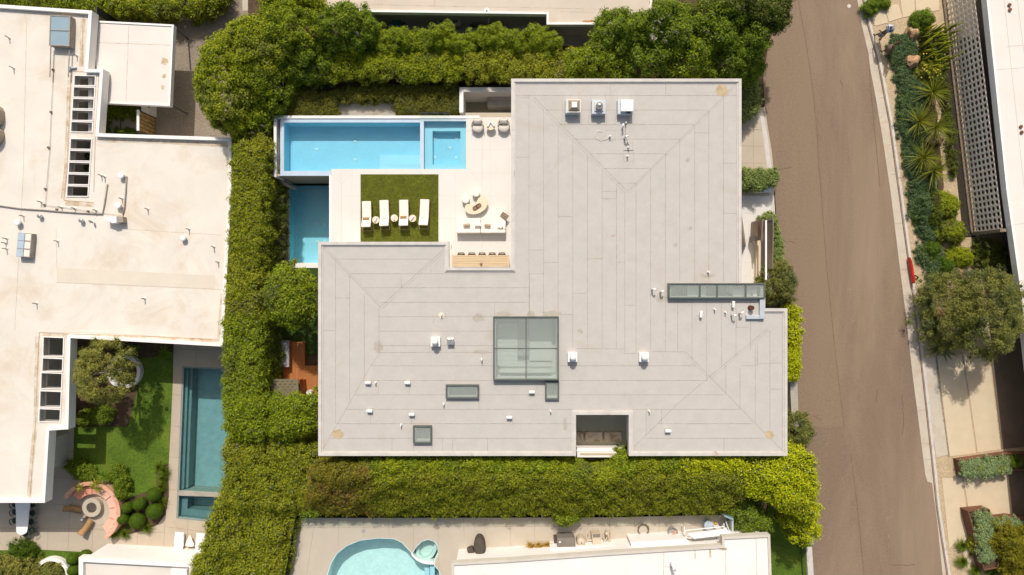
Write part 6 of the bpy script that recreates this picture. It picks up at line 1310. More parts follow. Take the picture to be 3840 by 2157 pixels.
# ---- two statues near the top
def statue(name, base, rz, pose, label, skinm, parts, sc=1.0):
    """one skinned figure: joints with radii, feet at z=0"""
    J = pose; me = bpy.data.meshes.new(name)
    idx = {k:i for i,k in enumerate(J)}
    E = [('pelvis','waist'),('waist','chest'),('chest','neck'),('neck','head'),('head','crown'),('chest','shl'),('shl','ell'),('ell','wrl'),('wrl','hdl'),('chest','shr'),('shr','elr'),('elr','wrr'),('wrr','hdr'),('pelvis','hil'),('hil','knl'),('knl','anl'),('anl','tol'),('pelvis','hir'),('hir','knr'),('knr','anr'),('anr','tor')]
    for s in ('l','r'):
        for k in range(4):
            nm = 'f%s%d'%(s,k); h = Vector(J['hd'+s][0]); w_ = Vector(J['wr'+s][0]); dr = (h-w_).normalized(); sd = dr.cross(Vector((0,1,.3))).normalized()
            J[nm] = (tuple(h+dr*(.075+.01*(k%3))+sd*(.026*(k-1.5))), .009); 
        J['th'+s] = (tuple(Vector(J['hd'+s][0])+ (Vector(J['hd'+s][0])-Vector(J['wr'+s][0])).normalized().cross(Vector((0,1,.3))).normalized()*.07), .010)
    idx = {k:i for i,k in enumerate(J)}
    for s in ('l','r'): E += [('hd'+s,'f%s%d'%(s,k)) for k in range(4)]+[('hd'+s,'th'+s)]
    me.from_pydata([tuple(c*sc for c in J[k][0]) for k in J], [(idx[a],idx[b]) for a,b in E], [])
    o = bpy.data.objects.new(name, me); COL.objects.link(o); me.materials.append(skinm)
    md = o.modifiers.new('skin','SKIN'); sv_ = me.skin_vertices[0].data
    for k in J: r = J[k][1]*sc; sv_[idx[k]].radius = (r,r)
    sv_[idx['pelvis']].use_root = True
    md.use_smooth_shade = True; s_ = o.modifiers.new('sub','SUBSURF'); s_.levels = 1; s_.render_levels = 2
    o.location = base; o.rotation_euler = (0,0,rz); tag(o,label,'statue')
    for nm,mb,mt_ in parts: q_ = mb.build(nm, mt_, None, smooth=True); q_.parent = o
    return o
def pose(armsup, stride=.25):
    P = {'pelvis':((0,0,.95),.125),'waist':((0,.01,1.10),.105),'chest':((0,.02,1.32),.14),'neck':((0,.03,1.50),.055),'head':((0,.05,1.62),.095),'crown':((0,.05,1.72),.075),
         'hil':((-.10,0,.90),.095),'knl':((-.12,.12*stride*4,.50),.06),'anl':((-.12,stride*.7,.09),.04),'tol':((-.13,stride*.7+.16,.04),.03),
         'hir':((.10,0,.90),.095),'knr':((.11,-.02,.50),.06),'anr':((.11,-stride*.8,.09),.04),'tor':((.12,-stride*.8+.15,.04),.03)}
    if armsup: P.update({'shl':((-.18,.02,1.42),.055),'ell':((-.30,.05,1.68),.042),'wrl':((-.13,.06,1.90),.03),'hdl':((-.06,.06,1.97),.03),'shr':((.18,.02,1.42),.055),'elr':((.30,.05,1.68),.042),'wrr':((.13,.06,1.90),.03),'hdr':((.06,.07,1.98),.03)})
    else: P.update({'shl':((-.18,.02,1.42),.055),'ell':((-.27,.02,1.14),.042),'wrl':((-.24,.16,.94),.03),'hdl':((-.23,.21,.88),.03),'shr':((.18,.02,1.42),.055),'elr':((.27,.02,1.14),.042),'wrr':((.24,.16,.94),.03),'hdr':((.23,.21,.88),.03)})
    return P
hat = MB().rings(0,.04,[(.30,1.70),(.31,1.72),(.12,1.75),(.11,1.84),(.02,1.86)],24)
rr2 = MB().rings(0,.01,[(.27,.62),(.20,.95),(.15,1.10),(.19,1.35),(.17,1.46),(.07,1.50)],20,1,.75)
M['print_cloth'] = mat('blue_white_print', (.62,.68,.78), .8, .6, 14, 30, .2, stain=(.05,.07,.12), stsc=7, stpos=(.48,.52))
statue('garden_statue', (*W(3288,143,.1),.1), .3, pose(False), 'life size bronze figure in blue and white print clothing, nearer the kerb', M['bronze'], [('coat', rr2, M['print_cloth']),('hat', hat, M['print_cloth'])], 1.12)
sk2 = MB().rings(0,.0,[(.36,.55),(.24,.90),(.14,1.10)],20,1,.8)
hair = MB().rings(0,.03,[(.05,1.56),(.115,1.62),(.115,1.70),(.07,1.77),(.02,1.79)],16)
statue('garden_statue', (*W(3318,195,.1),.1), .9, pose(True), 'life size brown figure of a dancer with raised arms by the ground cover', M['bronze'], [('skirt', sk2, M['brown_flag']),('hair', hair, M['rust_bright'])], 1.0)
# ================================================================= PLANTS
def fol(name, label, cat, pts, zt, zb, lf, ztr=None, group=None, tr=None, z_for=None, **kw):
    """plant thing = foliage (+ trunk). pts are outline points seen at height z_for (default top)"""
    zz = z_for if z_for is not None else (zt-.45*min(zt-zb, kw.get('R', .5)*1.1) if not callable(zt) else 3.0)
    poly = WP(pts, zz) if isinstance(pts[0], tuple) and abs(pts[0][0]) > 60 or isinstance(pts, list) and max(abs(p[0]) for p in pts) > 100 else pts
    P = np.array(poly); c = P.mean(0); t = thing(name, label, cat, (float(c[0]), float(c[1]), zb if ztr is None else ztr), group)
    foliage('foliage', poly, zt, zb, M[lf], t, **kw)
    if tr:
        g0 = ztr if ztr is not None else zb
        for (x, y, r) in tr: trunk(t, *W(x, y, zz-.8), g0, (zt if not callable(zt) else 3.0)-.6, r, M['bark_pale'], .5)
    return t
def circ(cx, cy, rx, ry, jit=.08, n=22): 
    r = random.Random(int(cx+cy)); return [(cx+rx*(1+jit*(r.random()*2-1))*math.cos(2*math.pi*i/n), cy+ry*(1+jit*(r.random()*2-1))*math.sin(2*math.pi*i/n)) for i in range(n)]
# --- hedge between the plots (west)
fol('hedge', 'tall clipped yellow green hedge wall beside the white house, upper stretch', 'hedge', [(872,545),(930,530),(1005,500),(1000,620),(985,760),(985,925),(856,920),(862,780),(868,640)], 3.6, -.1, 'lf_vine', clump=.36, n=60, leaf=.11, bumps=.12, R=.4, group='hedges between the plots')
fol('hedge', 'tall clipped yellow green hedge wall beside the white house, middle stretch', 'hedge', [(860,880),(985,880),(982,1050),(985,1220),(836,1220),(848,1050)], 3.5, -.1, 'lf_vine', clump=.36, n=60, leaf=.11, bumps=.14, R=.4, group='hedges between the plots')
fol('hedge', 'tall clipped bright hedge wall beside the teal pool, lower stretch', 'hedge', [(838,1185),(985,1185),(975,1330),(982,1440),(960,1550),(836,1550),(832,1380)], 3.5, -.1, 'lf_green', clump=.38, n=60, leaf=.11, bumps=.16, R=.4, group='hedges between the plots', tr=[(930,1380,.07),(930,1280,.07)])
fol('hedge', 'dark ivy hedge along the lower plunge pool', 'hedge', [(1000,660),(1040,668),(1056,700),(1058,860),(1056,960),(1060,1010),(1000,1010)], 1.3, -.1, 'lf_ivy', clump=.3, n=55, leaf=.10, bumps=.12, R=.3)
fol('hedge', 'dark shaded shrubs between hedge and hot tub', 'hedge', [(975,1170),(1045,1200),(1042,1390),(1020,1420),(1010,1500),(975,1500)], .8, -.1, 'lf_ivy', clump=.32, n=50, leaf=.10, bumps=.15, R=.3)
fol('tree', 'round crowned green tree above the hot tub', 'tree', circ(1078,1108,96,118), 4.4, 2.2, 'lf_green', ztr=0, tr=[(1075,1140,.09)], clump=.42, n=70, leaf=.13, bumps=.2, R=1.5)
fol('hedge_tree', 'clipped bright green crowns below the shed, left one', 'tree', [(838,1510),(930,1465),(1000,1490),(1005,1560),(1010,1650),(950,1655),(860,1660),(832,1590)], 3.6, 1.4, 'lf_bright', ztr=0, tr=[(940,1600,.08)], clump=.42, n=65, leaf=.13, bumps=.22, R=.8)
fol('hedge_tree', 'clipped bright green crowns below the shed, right one', 'tree', [(1000,1500),(1060,1492),(1110,1495),(1150,1482),(1188,1500),(1192,1580),(1165,1635),(1090,1652),(1020,1650),(1000,1600)], 3.6, 1.4, 'lf_bright', ztr=0, tr=[(1090,1600,.08)], clump=.42, n=65, leaf=.13, bumps=.22, R=.8)
# --- sloping hedge south west
def slope(x, y): return np.clip(2.4+(y-W(0,1942,2.4)[1])*.78, 2.3, 5.0)
fol('hedge', 'wide sloping hedge west of the southern deck, green upper part', 'hedge', [(832,1640),(960,1668),(1190,1675),(1195,1712),(1180,1800),(1150,1910),(960,1925),(800,1915),(838,1780)], 3.2, -1, 'lf_vine', clump=.38, n=55, leaf=.11, bumps=.25, R=.5, group='southern hedges')
fol('hedge', 'wide sloping hedge west of the southern deck, brownish lower part', 'hedge', [(812,1870),(960,1880),(1116,1870),(1116,1946),(1062,2200),(705,2200),(728,2090),(770,2010)], 2.6, -2, 'lf_vine', clump=.40, n=55, leaf=.12, bumps=.28, R=.6, group='southern hedges')
fol('hedge', 'sloping dry vine hedge left of the bright hedge below the grey roof', 'hedge', [(1185,1718),(1250,1722),(1400,1722),(1420,1760),(1450,1952),(1300,1952),(1108,1952),(1140,1860),(1175,1790)], slope, -.1, 'lf_dry', clump=.34, n=60, leaf=.10, bumps=.14, R=.35, z_for=3.6, bsc=.5, group='southern hedges')
fol('hedge', 'sloping green vine hedge below the middle of the grey roof', 'hedge', [(1400,1750),(1600,1738),(1900,1750),(2100,1758),(2115,1952),(1800,1954),(1430,1953)], slope, -.1, 'lf_vine', clump=.34, n=60, leaf=.10, bumps=.13, R=.35, z_for=3.6, bsc=.5, group='southern hedges')
fol('hedge', 'sloping green vine hedge below the courtyard notch', 'hedge', [(2080,1755),(2300,1755),(2600,1745),(2760,1745),(2800,1860),(2740,1945),(2400,1952),(2085,1952)], slope, -.1, 'lf_vine', clump=.34, n=60, leaf=.10, bumps=.15, R=.35, z_for=3.6, bsc=.5, group='southern hedges')
xs_ = [(1395,1745,38,26),(1465,1745,48,34),(1535,1745,45,34),(1610,1740,50,32),(1690,1738,48,30),(1770,1735,48,32),(1850,1740,46,28),(1930,1742,48,30),(2010,1748,46,30),(2095,1752,44,28),(2180,1768,40,26),(2262,1782,46,22),(2350,1745,46,34),(2430,1735,48,36),(2515,1735,46,34),(2600,1730,48,36),(2680,1735,46,34),(2755,1735,46,36)]
for i,(x,y,rx,ry) in enumerate(xs_):
    fol('shrub', 'bright green shrub top along the south eave, '+['first','second','third','fourth','fifth','sixth','seventh','eighth','ninth','tenth','eleventh','twelfth','thirteenth','fourteenth','fifteenth','sixteenth','seventeenth','eighteenth'][i]+' from the left', 'shrub', circ(x,y+6,rx,ry,.16), 5.15, 2.5, ['lf_green','lf_ficus','lf_green','lf_ficus'][i%4] if i < 15 else 'lf_lime', clump=.30, n=50, leaf=.12, bumps=.2, R=.5, group='shrub tops along the south eave', jag=.5)
fol('shrub', 'green shrub spilling over the glass fence', 'shrub', circ(2125,1945,42,26,.2), 3.0, 1.8, 'lf_green', clump=.28, n=50, leaf=.11, bumps=.2, R=.4)
# --- south east
fol('hedge_tree', 'large lime green clipped hedge at the lower right of the grey house', 'tree', [(2800,1716),(2920,1712),(3055,1712),(3066,1780),(3072,1860),(3072,1930),(3040,1960),(2990,1935),(2930,1910),(2880,1880),(2800,1850),(2790,1770)], 5.2, 1.2, 'lf_lime', ztr=0, tr=[(2960,1830,.12)], clump=.44, n=75, leaf=.13, bumps=.25, R=.8)
fol('tree', 'lime green tree hanging over the street beside the lawn strip', 'tree', [(2960,1900),(3068,1900),(3078,1980),(3094,2010),(3055,2018),(3030,2045),(2995,2040),(2975,1990),(2940,1970)], 3.6, 1.2, 'lf_lime', ztr=0, tr=[(3000,1960,.09)], clump=.38, n=65, leaf=.13, bumps=.3, R=.9, jag=.5)
fol('tree', 'dark green bushy tree between white roof and lime hedge', 'tree', [(2750,1900),(2800,1885),(2870,1910),(2905,1950),(2890,2000),(2830,2008),(2760,2010),(2745,1950)], 3.6, 1.6, 'lf_deep', ztr=0, clump=.4, n=65, leaf=.13, bumps=.3, R=.9)
fol('hedge', 'narrow lime green hedge strip between grey roof and street', 'hedge', [(2953,1150),(2985,1150),(3000,1180),(2998,1300),(3003,1425),(2953,1430)], 1.7, 0, 'lf_lime', clump=.3, n=60, leaf=.12, bumps=.18, R=.25)
fol('shrub', 'loose grey green shrub beside the strip skylight', 'shrub', circ(2932,1060,66,78,.1), 2.4, .3, 'lf_oliveR', clump=.32, n=70, leaf=.12, asp=.28, bumps=.3, R=1.0, jag=.7)
fol('shrub', 'loose olive green shrub at the lower right corner of the grey roof', 'shrub', circ(3003,1622,54,62,.15), 2.2, .3, 'lf_oliveR', clump=.3, n=60, leaf=.11, asp=.28, bumps=.3, R=.8, jag=.8, holes=.12)
fol('hedge', 'variegated ivy strip beside the bronze gate', 'hedge', [(2842,812),(2905,800),(2917,815),(2922,870),(2938,905),(2940,1000),(2902,1000),(2900,840),(2868,828)], 1.0, 0, 'lf_grey', clump=.22, n=50, leaf=.09, bumps=.08, R=.15)
fol('hedge', 'clipped grey green box hedge projecting into the street', 'hedge', [(2783,634),(2895,634),(2920,640),(2926,658),(2915,690),(2880,700),(2785,706)], 1.5, .2, 'lf_grey', clump=.24, n=60, leaf=.09, bumps=.08, R=.2)
fol('hedge', 'grey green hedge corner right of the grey roof', 'hedge', [(2775,285),(2842,285),(2848,330),(2852,420),(2820,440),(2775,450)], 1.3, 0, 'lf_grey', clump=.26, n=60, leaf=.09, bumps=.1, R=.25)
# --- north east trees
NE = [(2245,225,118,78,'lf_green',5.2),(2330,120,110,100,'lf_deep',5.8),(2430,225,115,80,'lf_deep',5.4),(2510,90,120,105,'lf_deep',6.4),(2600,205,110,95,'lf_green',5.8),(2690,90,110,110,'lf_deep',6.6),(2745,215,85,90,'lf_deep',5.6),(2815,120,85,100,'lf_deep',6.0),(2905,20,75,75,'lf_ivy',6.5),(2815,235,60,55,'lf_deep',4.5)]
nm_ = ['at its left end','upper left','lower left of the middle','upper middle','lower middle','upper right of the middle','lower right of the middle','near the street','overhanging the street at the top edge','at its lower right end']
for i,(x,y,rx,ry,lf,zt) in enumerate(NE): fol('tree', 'dense dark green tree of the northern belt, '+nm_[i], 'tree', circ(x,y,rx,ry,.12), zt, zt-2.6, lf, ztr=0, tr=[(x,y,.14)], clump=.4, n=75, leaf=.135, bumps=.5, bsc=.5, R=1.6, group='trees north of the grey house', jag=.7, up=.15)
fol('tree', 'dark tree casting shade on the street at the top', 'tree', circ(2790,20,150,60,.15), 7.0, 3.5, 'lf_ivy', ztr=0, tr=[(2790,40,.16)], clump=.5, n=80, leaf=.15, bumps=.4, R=1.5, jag=.6)
# --- north west trees
NW = [(905,452,72,72,'lf_ficus',3.6,'ficus crown meeting the hedge wall above the white roof corner'),(930,245,95,120,'lf_ficus',4.8,'ficus crown filling the middle of the big mass'),(850,300,128,190,'lf_ficus',4.6,'round yellow green ficus mass beside the driveway'),(958,172,140,128,'lf_ficus',5.0,'yellow green ficus above the round one'),(1000,285,98,130,'lf_green',4.2,'green tree right of the round ficus'),(1090,90,130,115,'lf_green',5.4,'green tree by the corner of the tan roof'),(1150,215,115,85,'lf_deep',4.3,'dark green tree between the clipped rows and the big ficus'),(1290,85,115,85,'lf_deep',5.6,'dark green tree in front of the tan roof'),(940,425,78,80,'lf_green',3.5,'green tree above the end of the hedge wall'),(1390,140,60,60,'lf_green',3.8,'small green tree left of the bamboo row')]
for x,y,rx,ry,lf,zt,s in NW: fol('tree', s, 'tree', circ(x,y,rx,ry,.07), zt, zt-3.0, lf, ztr=-.1, tr=[(x+60,y+60,.12)], clump=.36, n=70, leaf=.13, bumps=.35, bsc=.5, R=1.6, group='trees of the north west corner', jag=.6, up=.2)
fol('tree', 'bright green tree at the top edge above the big ficus', 'tree', circ(1085,-10,110,55,.1), 5.6, 3.0, 'lf_ficus', ztr=0, clump=.48, n=80, leaf=.15, bumps=.3, R=1.4)
# --- top left hedge
fol('hedge', 'long hedge along the top left edge, left part', 'hedge', [(-40,-60),(400,-60),(400,38),(340,34),(200,20),(0,8),(-40,6)], -.2, ZL, 'lf_green', clump=.4, n=60, leaf=.13, bumps=.2, R=.4)
fol('hedge', 'long hedge along the top left edge, rounded right part', 'hedge', [(400,-60),(842,-60),(838,0),(800,28),(760,44),(700,52),(600,54),(480,48),(400,38)], -.1, ZL, 'lf_ficus', clump=.4, n=60, leaf=.13, bumps=.2, R=.5)
# --- clipped row and bamboo north of the pool
for i,(x0,x1,lf) in enumerate([(1185,1330,'lf_ficus'),(1325,1490,'lf_ficus'),(1490,1620,'lf_ficus'),(1615,1740,'lf_ficus'),(1738,1822,'lf_yellow'),(1830,1960,'lf_yellow'),(1955,2070,'lf_yellow'),(2065,2185,'lf_yellow')]):
    tk = [((x0*.7+x1*.3),250,.05),((x0*.3+x1*.7),252,.05)]
    fol('hedge_tree', 'clipped yellow green screen tree north of the pool, '+['first','second','third','fourth','fifth','sixth','seventh','eighth'][i]+' from the left', 'tree', [(x0,205),(x0+30,192),(x1-20,190),(x1,202),(x1+3,270),(x1-12,290),((x0+x1)/2,294),(x0+8,288)], 3.4, 2.3, lf, ztr=1.3, tr=tk, clump=.32, n=60, leaf=.11, bumps=.18, R=.35, group='clipped screen trees north of the pool', jag=.4, holes=.0 if i < 4 else .12)
for i,(x,y,rx,ry) in enumerate([(1440,150,48,40),(1505,145,48,42),(1565,150,46,38),(1640,140,50,46),(1668,110,24,26),(1710,160,42,32),(1760,150,14,26),(1815,130,30,32),(1860,135,44,42),(1945,150,40,36),(2010,140,46,50),(2066,160,34,36)]):
    fol('bamboo', 'light green bamboo clump in the northern row, '+['first','second','third','fourth','fifth','sixth','seventh small','eighth','ninth','tenth','eleventh','twelfth'][i]+' from the left', 'bamboo', circ(x,y,rx,ry,.15), 4.0, 1.2, 'lf_bright' if i%2 else 'lf_green', ztr=0, clump=.28, n=60, leaf=.15, asp=.25, bumps=.3, R=.7, group='bamboo clumps north of the pool', jag=.9)
for i,(pts,s) in enumerate([([(1050,352),(1160,338),(1260,345),(1258,430),(1060,430),(1045,400)],'left of the slab path'),([(1255,328),(1480,318),(1484,376),(1258,380)],'above the slab path'),([(1480,322),(1722,318),(1722,428),(1484,430)],'right of the slab path, larger one')]):
    fol('hedge', 'low khaki ground hedge north of the pool, '+s, 'hedge', pts, 2.1, 1.3, 'lf_khaki', clump=.24, n=55, leaf=.085, bumps=.06, R=.15, group='low hedges north of the pool')
# --- western garden
fol('olive_tree', 'airy olive tree with pale leaves inside the white ring planter', 'tree', circ(362,1400,100,122,.12), 3.6, .9, 'lf_olive', ztr=ZL, tr=[(385,1400,.10)], clump=.3, n=60, leaf=.11, asp=.25, bumps=.35, R=1.5, jag=1.0, holes=.2, core=.5)
fol('shrub', 'dark leafy shrub below the olive tree', 'shrub', circ(372,1560,36,32), -.9, ZL, 'lf_deep', clump=.25, n=50, leaf=.1, bumps=.1, R=.5)
fol('shrub', 'dark leafy shrub left of the olive tree foot', 'shrub', circ(310,1570,32,26), -1.0, ZL, 'lf_deep', clump=.25, n=50, leaf=.1, bumps=.1, R=.5)
def fern(name, label, spots, mt_='lf_fern', z=ZL+.2, ln=.75, n=26, wd=.09, tilt=(5,50), droop=.35, cat='fern'):
    a,b = W(*spots[0][:2], z); t = thing(name, label, cat, (a,b,z)); blades('fronds', [(*W(x,y,z),z,s) for x,y,s in spots], M[mt_], t, ln, wd, n, tilt, droop); return t
fern('fern', 'dark green fern under the roof edge, left one', [(455,1318,1),(478,1330,.9)], n=40)
fern('fern', 'large fern under the roof edge beside the lawn', [(620,1322,1.1)], n=40)
fern('fern', 'green fern growing in the white ring planter', [(462,1370,.8),(445,1352,.7)], n=40)
fern('fern', 'pair of ferns right of the roof corner', [(500,1312,.8),(520,1306,.6)], n=30)
fern('fern', 'lime green fern tumbling over the curved bench', [(300,1830,.7),(360,1812,.8),(365,1835,.6)], 'lf_fernl', ZL+.9, n=34)
fern('fern', 'broad green fern behind the curved bench', [(392,1790,.9)], 'lf_fern', ZL+.7, n=44)
for x,y,r,s in [(268,1755,24,'leftmost behind the curved bench'),(298,1768,28,'second behind the curved bench'),(330,1788,22,'third behind the curved bench'),(430,1778,26,'right of the fern behind the bench'),(448,1815,28,'upper right of the curved bench'),(445,1852,24,'right of the curved bench')]:
    fol('shrub', 'dark green bushy shrub, '+s, 'shrub', circ(x,y,r,r*1.1), -1.0, ZL, 'lf_deep', clump=.2, n=45, leaf=.09, bumps=.1, R=.5, group='shrubs behind the curved bench')
for x,y,rx,ry,s in [(478,1905,20,22,'left end of the upper row'),(523,1891,26,23,'middle of the upper row'),(576,1856,29,26,'topmost, beside the lawn'),(578,1918,32,30,'large one at the right'),(463,1945,23,23,'lower left'),(514,1955,31,31,'large one in the middle')]:
    a, b = W(x, y, ZL+.5); t = thing('ball_shrub', 'tightly clipped green ball shrub, '+s, 'shrub', (a, b, ZL), 'clipped ball shrubs by the fire pit'); ball('foliage', a, b, ZL, S((rx+ry)/2, ZL+.4)*.97, 1.0, 'lf_boxl', t, 2200)
for x,y,s in [(598,1752,'topmost along the pool terrace'),(618,1765,'beside the topmost along the pool terrace'),(612,1795,'second along the pool terrace'),(608,1825,'third along the pool terrace'),(609,1885,'between ball shrubs and pool'),(553,1980,'below the ball shrubs, right'),(470,2000,'below the ball shrubs, middle'),(440,1980,'below the ball shrubs, left'),(430,2000,'lowest left')]:
    t = thing('grass_tuft', 'spiky green grass tuft, '+s, 'grass', (*W(x,y,ZL),ZL), 'grass tufts in the western garden'); blades('blades', [(*W(x,y,ZL+.15),ZL+.15,1)], M['lf_grassb'], t, .62, .035, 230, (5,85), .35)
fol('shrub', 'clump of grassy shrubs in the bottom left corner, green', 'shrub', circ(75,2068,48,34,.1), -1.2, ZL, 'lf_boxl', clump=.22, n=60, leaf=.14, asp=.2, bumps=.2, R=.5, jag=.6)
fol('shrub', 'dry olive coloured shrub at the bottom left corner', 'shrub', [(-40,2090),(60,2085),(130,2100),(160,2180),(-40,2200)], -1.1, ZL, 'lf_olive', clump=.28, n=60, leaf=.14, asp=.2, bumps=.25, R=.5, jag=.8)
fol('shrub', 'dry plant growing inside the bottom white ring', 'shrub', circ(190,2150,42,34,.1), -1.2, ZL, 'lf_olive', clump=.25, n=50, leaf=.14, asp=.2, bumps=.2, R=.5, jag=.8)
for x,y,s in [(272,2098,'left'),(275,2140,'lower'),(318,2085,'right')]: a, b = W(x, y, ZL+.4); t = thing('ball_shrub', 'dark clipped shrub beside the bottom white ring, '+s, 'shrub', (a, b, ZL), 'dark shrubs by the bottom ring'); ball('foliage', a, b, ZL, S(22, ZL+.4), .8, 'lf_boxl', t, 1500)
fol('shrub', 'dark plants in the shaded entrance court', 'shrub', [(395,388),(510,396),(520,412),(500,432),(430,434),(398,430)], -.9, ZL, 'lf_deep', clump=.25, n=50, leaf=.1, bumps=.15, R=.3)
fol('shrub', 'small green plants at the foot of the court wall', 'shrub', [(395,485),(500,483),(505,500),(395,500)], -1.7, ZL, 'lf_fern', clump=.2, n=40, leaf=.1, bumps=.1, R=.2)
for x,y,s in [(330,395,'third opening'),(330,440,'fourth opening'),(315,570,'in the lower roof grid, second opening'),(312,610,'in the lower roof grid, third opening')]: fol('shrub', 'green plant seen through the white roof grid, '+s, 'shrub', circ(x+30,y+10,24,16), -1.2, ZL, 'lf_deep', clump=.22, n=40, leaf=.1, bumps=.1, R=.3, z_for=-1.2)
# straw grass of the southern neighbour
t = thing('straw_grass', 'golden straw coloured ornamental grass planter', 'grass', (*W(2018,2050,ZS+.5),ZS)); blades('blades', [(*W(1985+i*11,2052+(i%3-1)*8,ZS+.5),ZS+.4,.8) for i in range(8)], M['lf_straw'], t, .55, .03, 110, (15,85), .3)
MB().prism(WP([(1982,2040),(2060,2034),(2062,2068),(1984,2072)],ZS+.4),ZS,ZS+.4).build('planter', M['firepit'], t)
# --- eastern garden
GC = [[(3352,128),(3400,125),(3412,150),(3440,160),(3445,190),(3430,230),(3390,250),(3345,248),(3335,210),(3330,170)],[(3360,245),(3430,235),(3445,290),(3440,320),(3400,330),(3370,320),(3355,290)],[(3375,320),(3440,290),(3480,320),(3480,420),(3420,440),(3385,400),(3370,350)],[(3358,370),(3400,360),(3400,420),(3370,410)],[(3368,410),(3480,400),(3480,520),(3420,560),(3385,520),(3365,450)],[(3395,530),(3460,510),(3475,640),(3400,650),(3385,600)],[(3415,640),(3500,640),(3520,740),(3415,760),(3408,700)],[(3410,745),(3460,740),(3460,810),(3425,820),(3410,790)],[(3440,820),(3500,815),(3520,880),(3500,910),(3455,895),(3440,860)],[(3440,920),(3530,910),(3540,950),(3520,1000),(3480,1010),(3445,980),(3435,950)],[(3490,970),(3570,960),(3580,1020),(3540,1050),(3480,1060),(3475,1010)],[(3460,1110),(3500,1110),(3510,1180),(3520,1260),(3490,1280),(3462,1180)],[(3480,1040),(3540,1030),(3560,1080),(3500,1100)]]
nn_ = ['topmost','around the orange boulder','below the orange boulder','small lobe at the kerb side','beside the upper yuccas','beside the lower yuccas','left of the round shrubs','small lobe left of the round shrub','between the two round shrubs','beside the red object','right of the red object','left of the olive tree foot','above the olive tree']
for i,g in enumerate(GC): fol('ground_cover', 'blue green succulent ground cover patch, '+nn_[i], 'ground cover', g, .5, .1, 'lf_blue', clump=.2, n=45, leaf=.085, bumps=.07, R=.25, group='blue green ground cover patches', jag=.4)
for x,y,rx,ry,lf,s in [(3272,18,22,22,'lf_fern','small bright one at the top by the kerb'),(3315,5,26,12,'lf_deep','at the top edge'),(3466,72,42,36,'lf_fern','topmost large one'),(3505,215,42,38,'lf_boxl','beside the cactus clump'),(3552,771,54,48,'lf_ficus','above the pair of round shrubs'),(3575,868,55,48,'lf_ficus','second of the round shrubs'),(3607,965,48,36,'lf_ficus','third of the round shrubs'),(3560,1000,30,32,'lf_boxl','dark one left of the third round shrub'),(3508,935,24,24,'lf_boxl','small dark one above the ground cover'),(3506,780,40,70,'lf_ivy','dark one between ground cover and round shrubs'),(3470,780,30,70,'lf_blue','blue one left of the round shrubs')]:
    fol('round_shrub', 'rounded green shrub in the gravel garden, '+s, 'shrub', circ(x,y,rx,ry,.05), 1.2, .1, lf, clump=.22, n=70, leaf=.12, asp=.3, bumps=.1, R=.9, group='rounded shrubs in the gravel garden', jag=.4)
def spiky(x,y,label,mt_='lf_yucca',ln=1.5,n=120,wd=.06,z=1.0,tilt=(-8,75),droop=.12,cat='yucca'):
    t = thing('yucca', label, cat, (*W(x,y,.1),.1)); a,b = W(x,y,z); MB().cyl(a,b,.1,z,.10,.07,n=8).build('trunk', M['bark'], t); blades('leaves', [(a,b,z,1)], M[mt_], t, ln, wd, n, tilt, droop, 3)
for x,y,s in [(3498,345,'topmost of the group'),(3446,455,'left one in the middle'),(3510,475,'right one in the middle'),(3462,590,'left one at the bottom'),(3500,640,'right one at the bottom')]: spiky(x,y,'spiky yellow green yucca rosette, '+s)
spiky(3452,110+0,'slim striped agave beside the pale boulder','lf_yucca',.5,26,.05,.3,(5,50),.2,'agave')
t = thing('agave', 'large dark star shaped agave at the driveway corner', 'agave', (*W(3525,1300,.2),.2)); blades('leaves', [(*W(3525,1300,.35),.35,1)], M['lf_agave'], t, 1.35, .26, 22, (0,45), .2, 4)
t = thing('cactus_clump', 'tall ribbed green cactus clump beside the breeze block wall', 'cactus', (*W(3480,190,.1),.1)); rr = random.Random(9); m = MB()
for i in range(95):
    px,py = 3440+rr.random()*95, 120+rr.random()*150; a,b = W(px,py,.1); h = 1.0+1.0*rr.random(); dx,dy = (rr.random()-.3)*.5,(rr.random()-.5)*.5
    m.tube([(a,b,.1),(a+dx*.4,b+dy*.4,h*.6),(a+dx,b+dy,h)],[.05,.06,.03],7)
m.build('stems', M['lf_vine'], t, smooth=True)
M['flower'] = mat('yellow_flower', (.62,.48,.06), .7, .2, 9)
m = MB()
for i in range(40): px,py = 3450+rr.random()*90, 200+rr.random()*95; a,b = W(px,py,1.2); m.rings(a,b,[(.02,1.1),(.05,1.16),(.02,1.2)],6)
m.build('flowers', M['flower'], t)
fol('shrub', 'olive green bush with yellow flowers below the cactus clump', 'shrub', circ(3490,262,48,40,.1), 1.1, .1, 'lf_yellow', clump=.22, n=60, leaf=.12, asp=.25, bumps=.2, R=.6, jag=.8)
fol('olive_tree', 'large dense olive tree over the sandy driveway, tall right crown', 'tree', circ(3742,1175,112,165,.08), 5.0, 2.4, 'lf_oliveR', ztr=.1, tr=[(3720,1170,.16)], clump=.36, n=85, leaf=.14, asp=.25, bumps=.4, R=1.6, jag=.9, core=.4, holes=.08)
fol('olive_tree', 'lower left bough mass of the big olive tree reaching to the ground cover', 'tree', circ(3592,1165,118,145,.08), 3.0, .6, 'lf_oliveR', ztr=.1, tr=[(3600,1170,.12)], clump=.36, n=85, leaf=.14, asp=.25, bumps=.4, R=1.6, jag=.9, core=.4, holes=.08)
fol('shrub', 'dark shaded shrubs behind the third round shrub', 'shrub', [(3670,900),(3760,905),(3780,1020),(3720,1040),(3660,1000)], .9, .1, 'lf_ivy', clump=.3, n=50, leaf=.11, bumps=.2, R=.4)
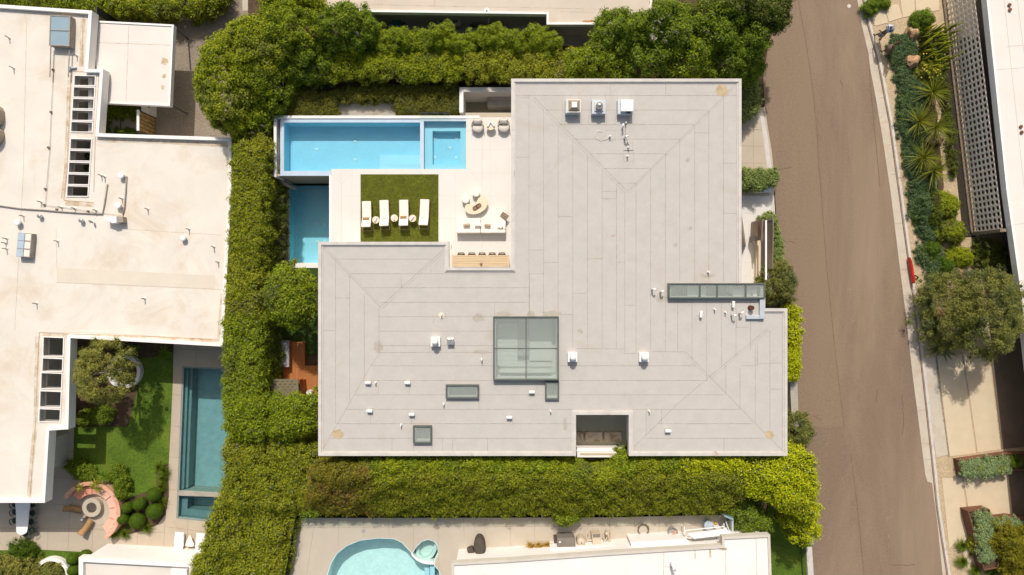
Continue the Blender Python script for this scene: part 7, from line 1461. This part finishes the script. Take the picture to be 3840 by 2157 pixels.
fol('sedum', 'blue green sedum bed filling the upper rusty planter', 'ground cover', [(3607,1732),(3780,1716),(3790,1760),(3800,1775),(3700,1785),(3612,1788)], 1.0, .6, 'lf_sedum', clump=.18, n=45, leaf=.08, bumps=.05, R=.15)
fol('sedum', 'blue green sedum bed in the lower rusty planter, upright arm', 'ground cover', [(3655,1925),(3712,1925),(3722,1955),(3735,2010),(3730,2100),(3680,2110),(3668,2020)], 1.25, .8, 'lf_sedum', clump=.18, n=45, leaf=.08, bumps=.05, R=.15)
fol('sedum', 'blue green sedum bed in the lower rusty planter, right arm', 'ground cover', [(3725,1955),(3800,1945),(3900,1965),(3900,2000),(3740,2005)], 1.25, .8, 'lf_sedum', clump=.18, n=45, leaf=.08, bumps=.05, R=.15)
fol('shrub', 'golden green conifer bush at the lower right corner', 'shrub', [(3740,1985),(3790,1960),(3860,2000),(3900,2100),(3900,2200),(3800,2200),(3780,2120),(3745,2080),(3728,2040)], 2.0, .3, 'lf_gold', clump=.28, n=80, leaf=.11, bumps=.3, R=.8, jag=.6)
for x,y,s in [(3606,2045,'upper left in the pale gravel'),(3606,2105,'lower left in the pale gravel'),(3655,2137,'bottom middle'),(3730,2120,'below the lower planter, left'),(3715,2155,'below the lower planter, at the bottom edge'),(3808,1728,'at the end of the upper rusty planter')]:
    t = thing('grass_tuft', 'dense dark green grass mound, '+s, 'grass', (*W(x,y,.1),.1), 'grass mounds near the rusty planters'); zz = .9 if y < 1800 else .25; blades('blades', [(*W(x,y,zz),zz,1)], M['lf_grassb'], t, .62, .04, 320, (5,88), .35)
fol('shrub', 'thin green plants at the foot of the lower planter', 'shrub', [(3648,1990),(3668,1985),(3680,2060),(3668,2100),(3650,2060)], .8, .1, 'lf_yellow', clump=.18, n=40, leaf=.1, bumps=.1, R=.2, jag=.8)

fol('shrub', 'dark low shrubs beside the breeze block wall, added for its deep shade', 'shrub', [(3535,330),(3560,330),(3600,660),(3575,665)], .7, .1, 'lf_ivy', clump=.25, n=50, leaf=.1, bumps=.2, R=.3)  # shrubs added to darken the strip where deep shade lies
fol('shrub', 'dark shrubs under the cactus clump by the screen wall', 'shrub', [(3470,130),(3535,130),(3560,330),(3480,330)], .9, .1, 'lf_ivy', clump=.25, n=50, leaf=.1, bumps=.2, R=.3)
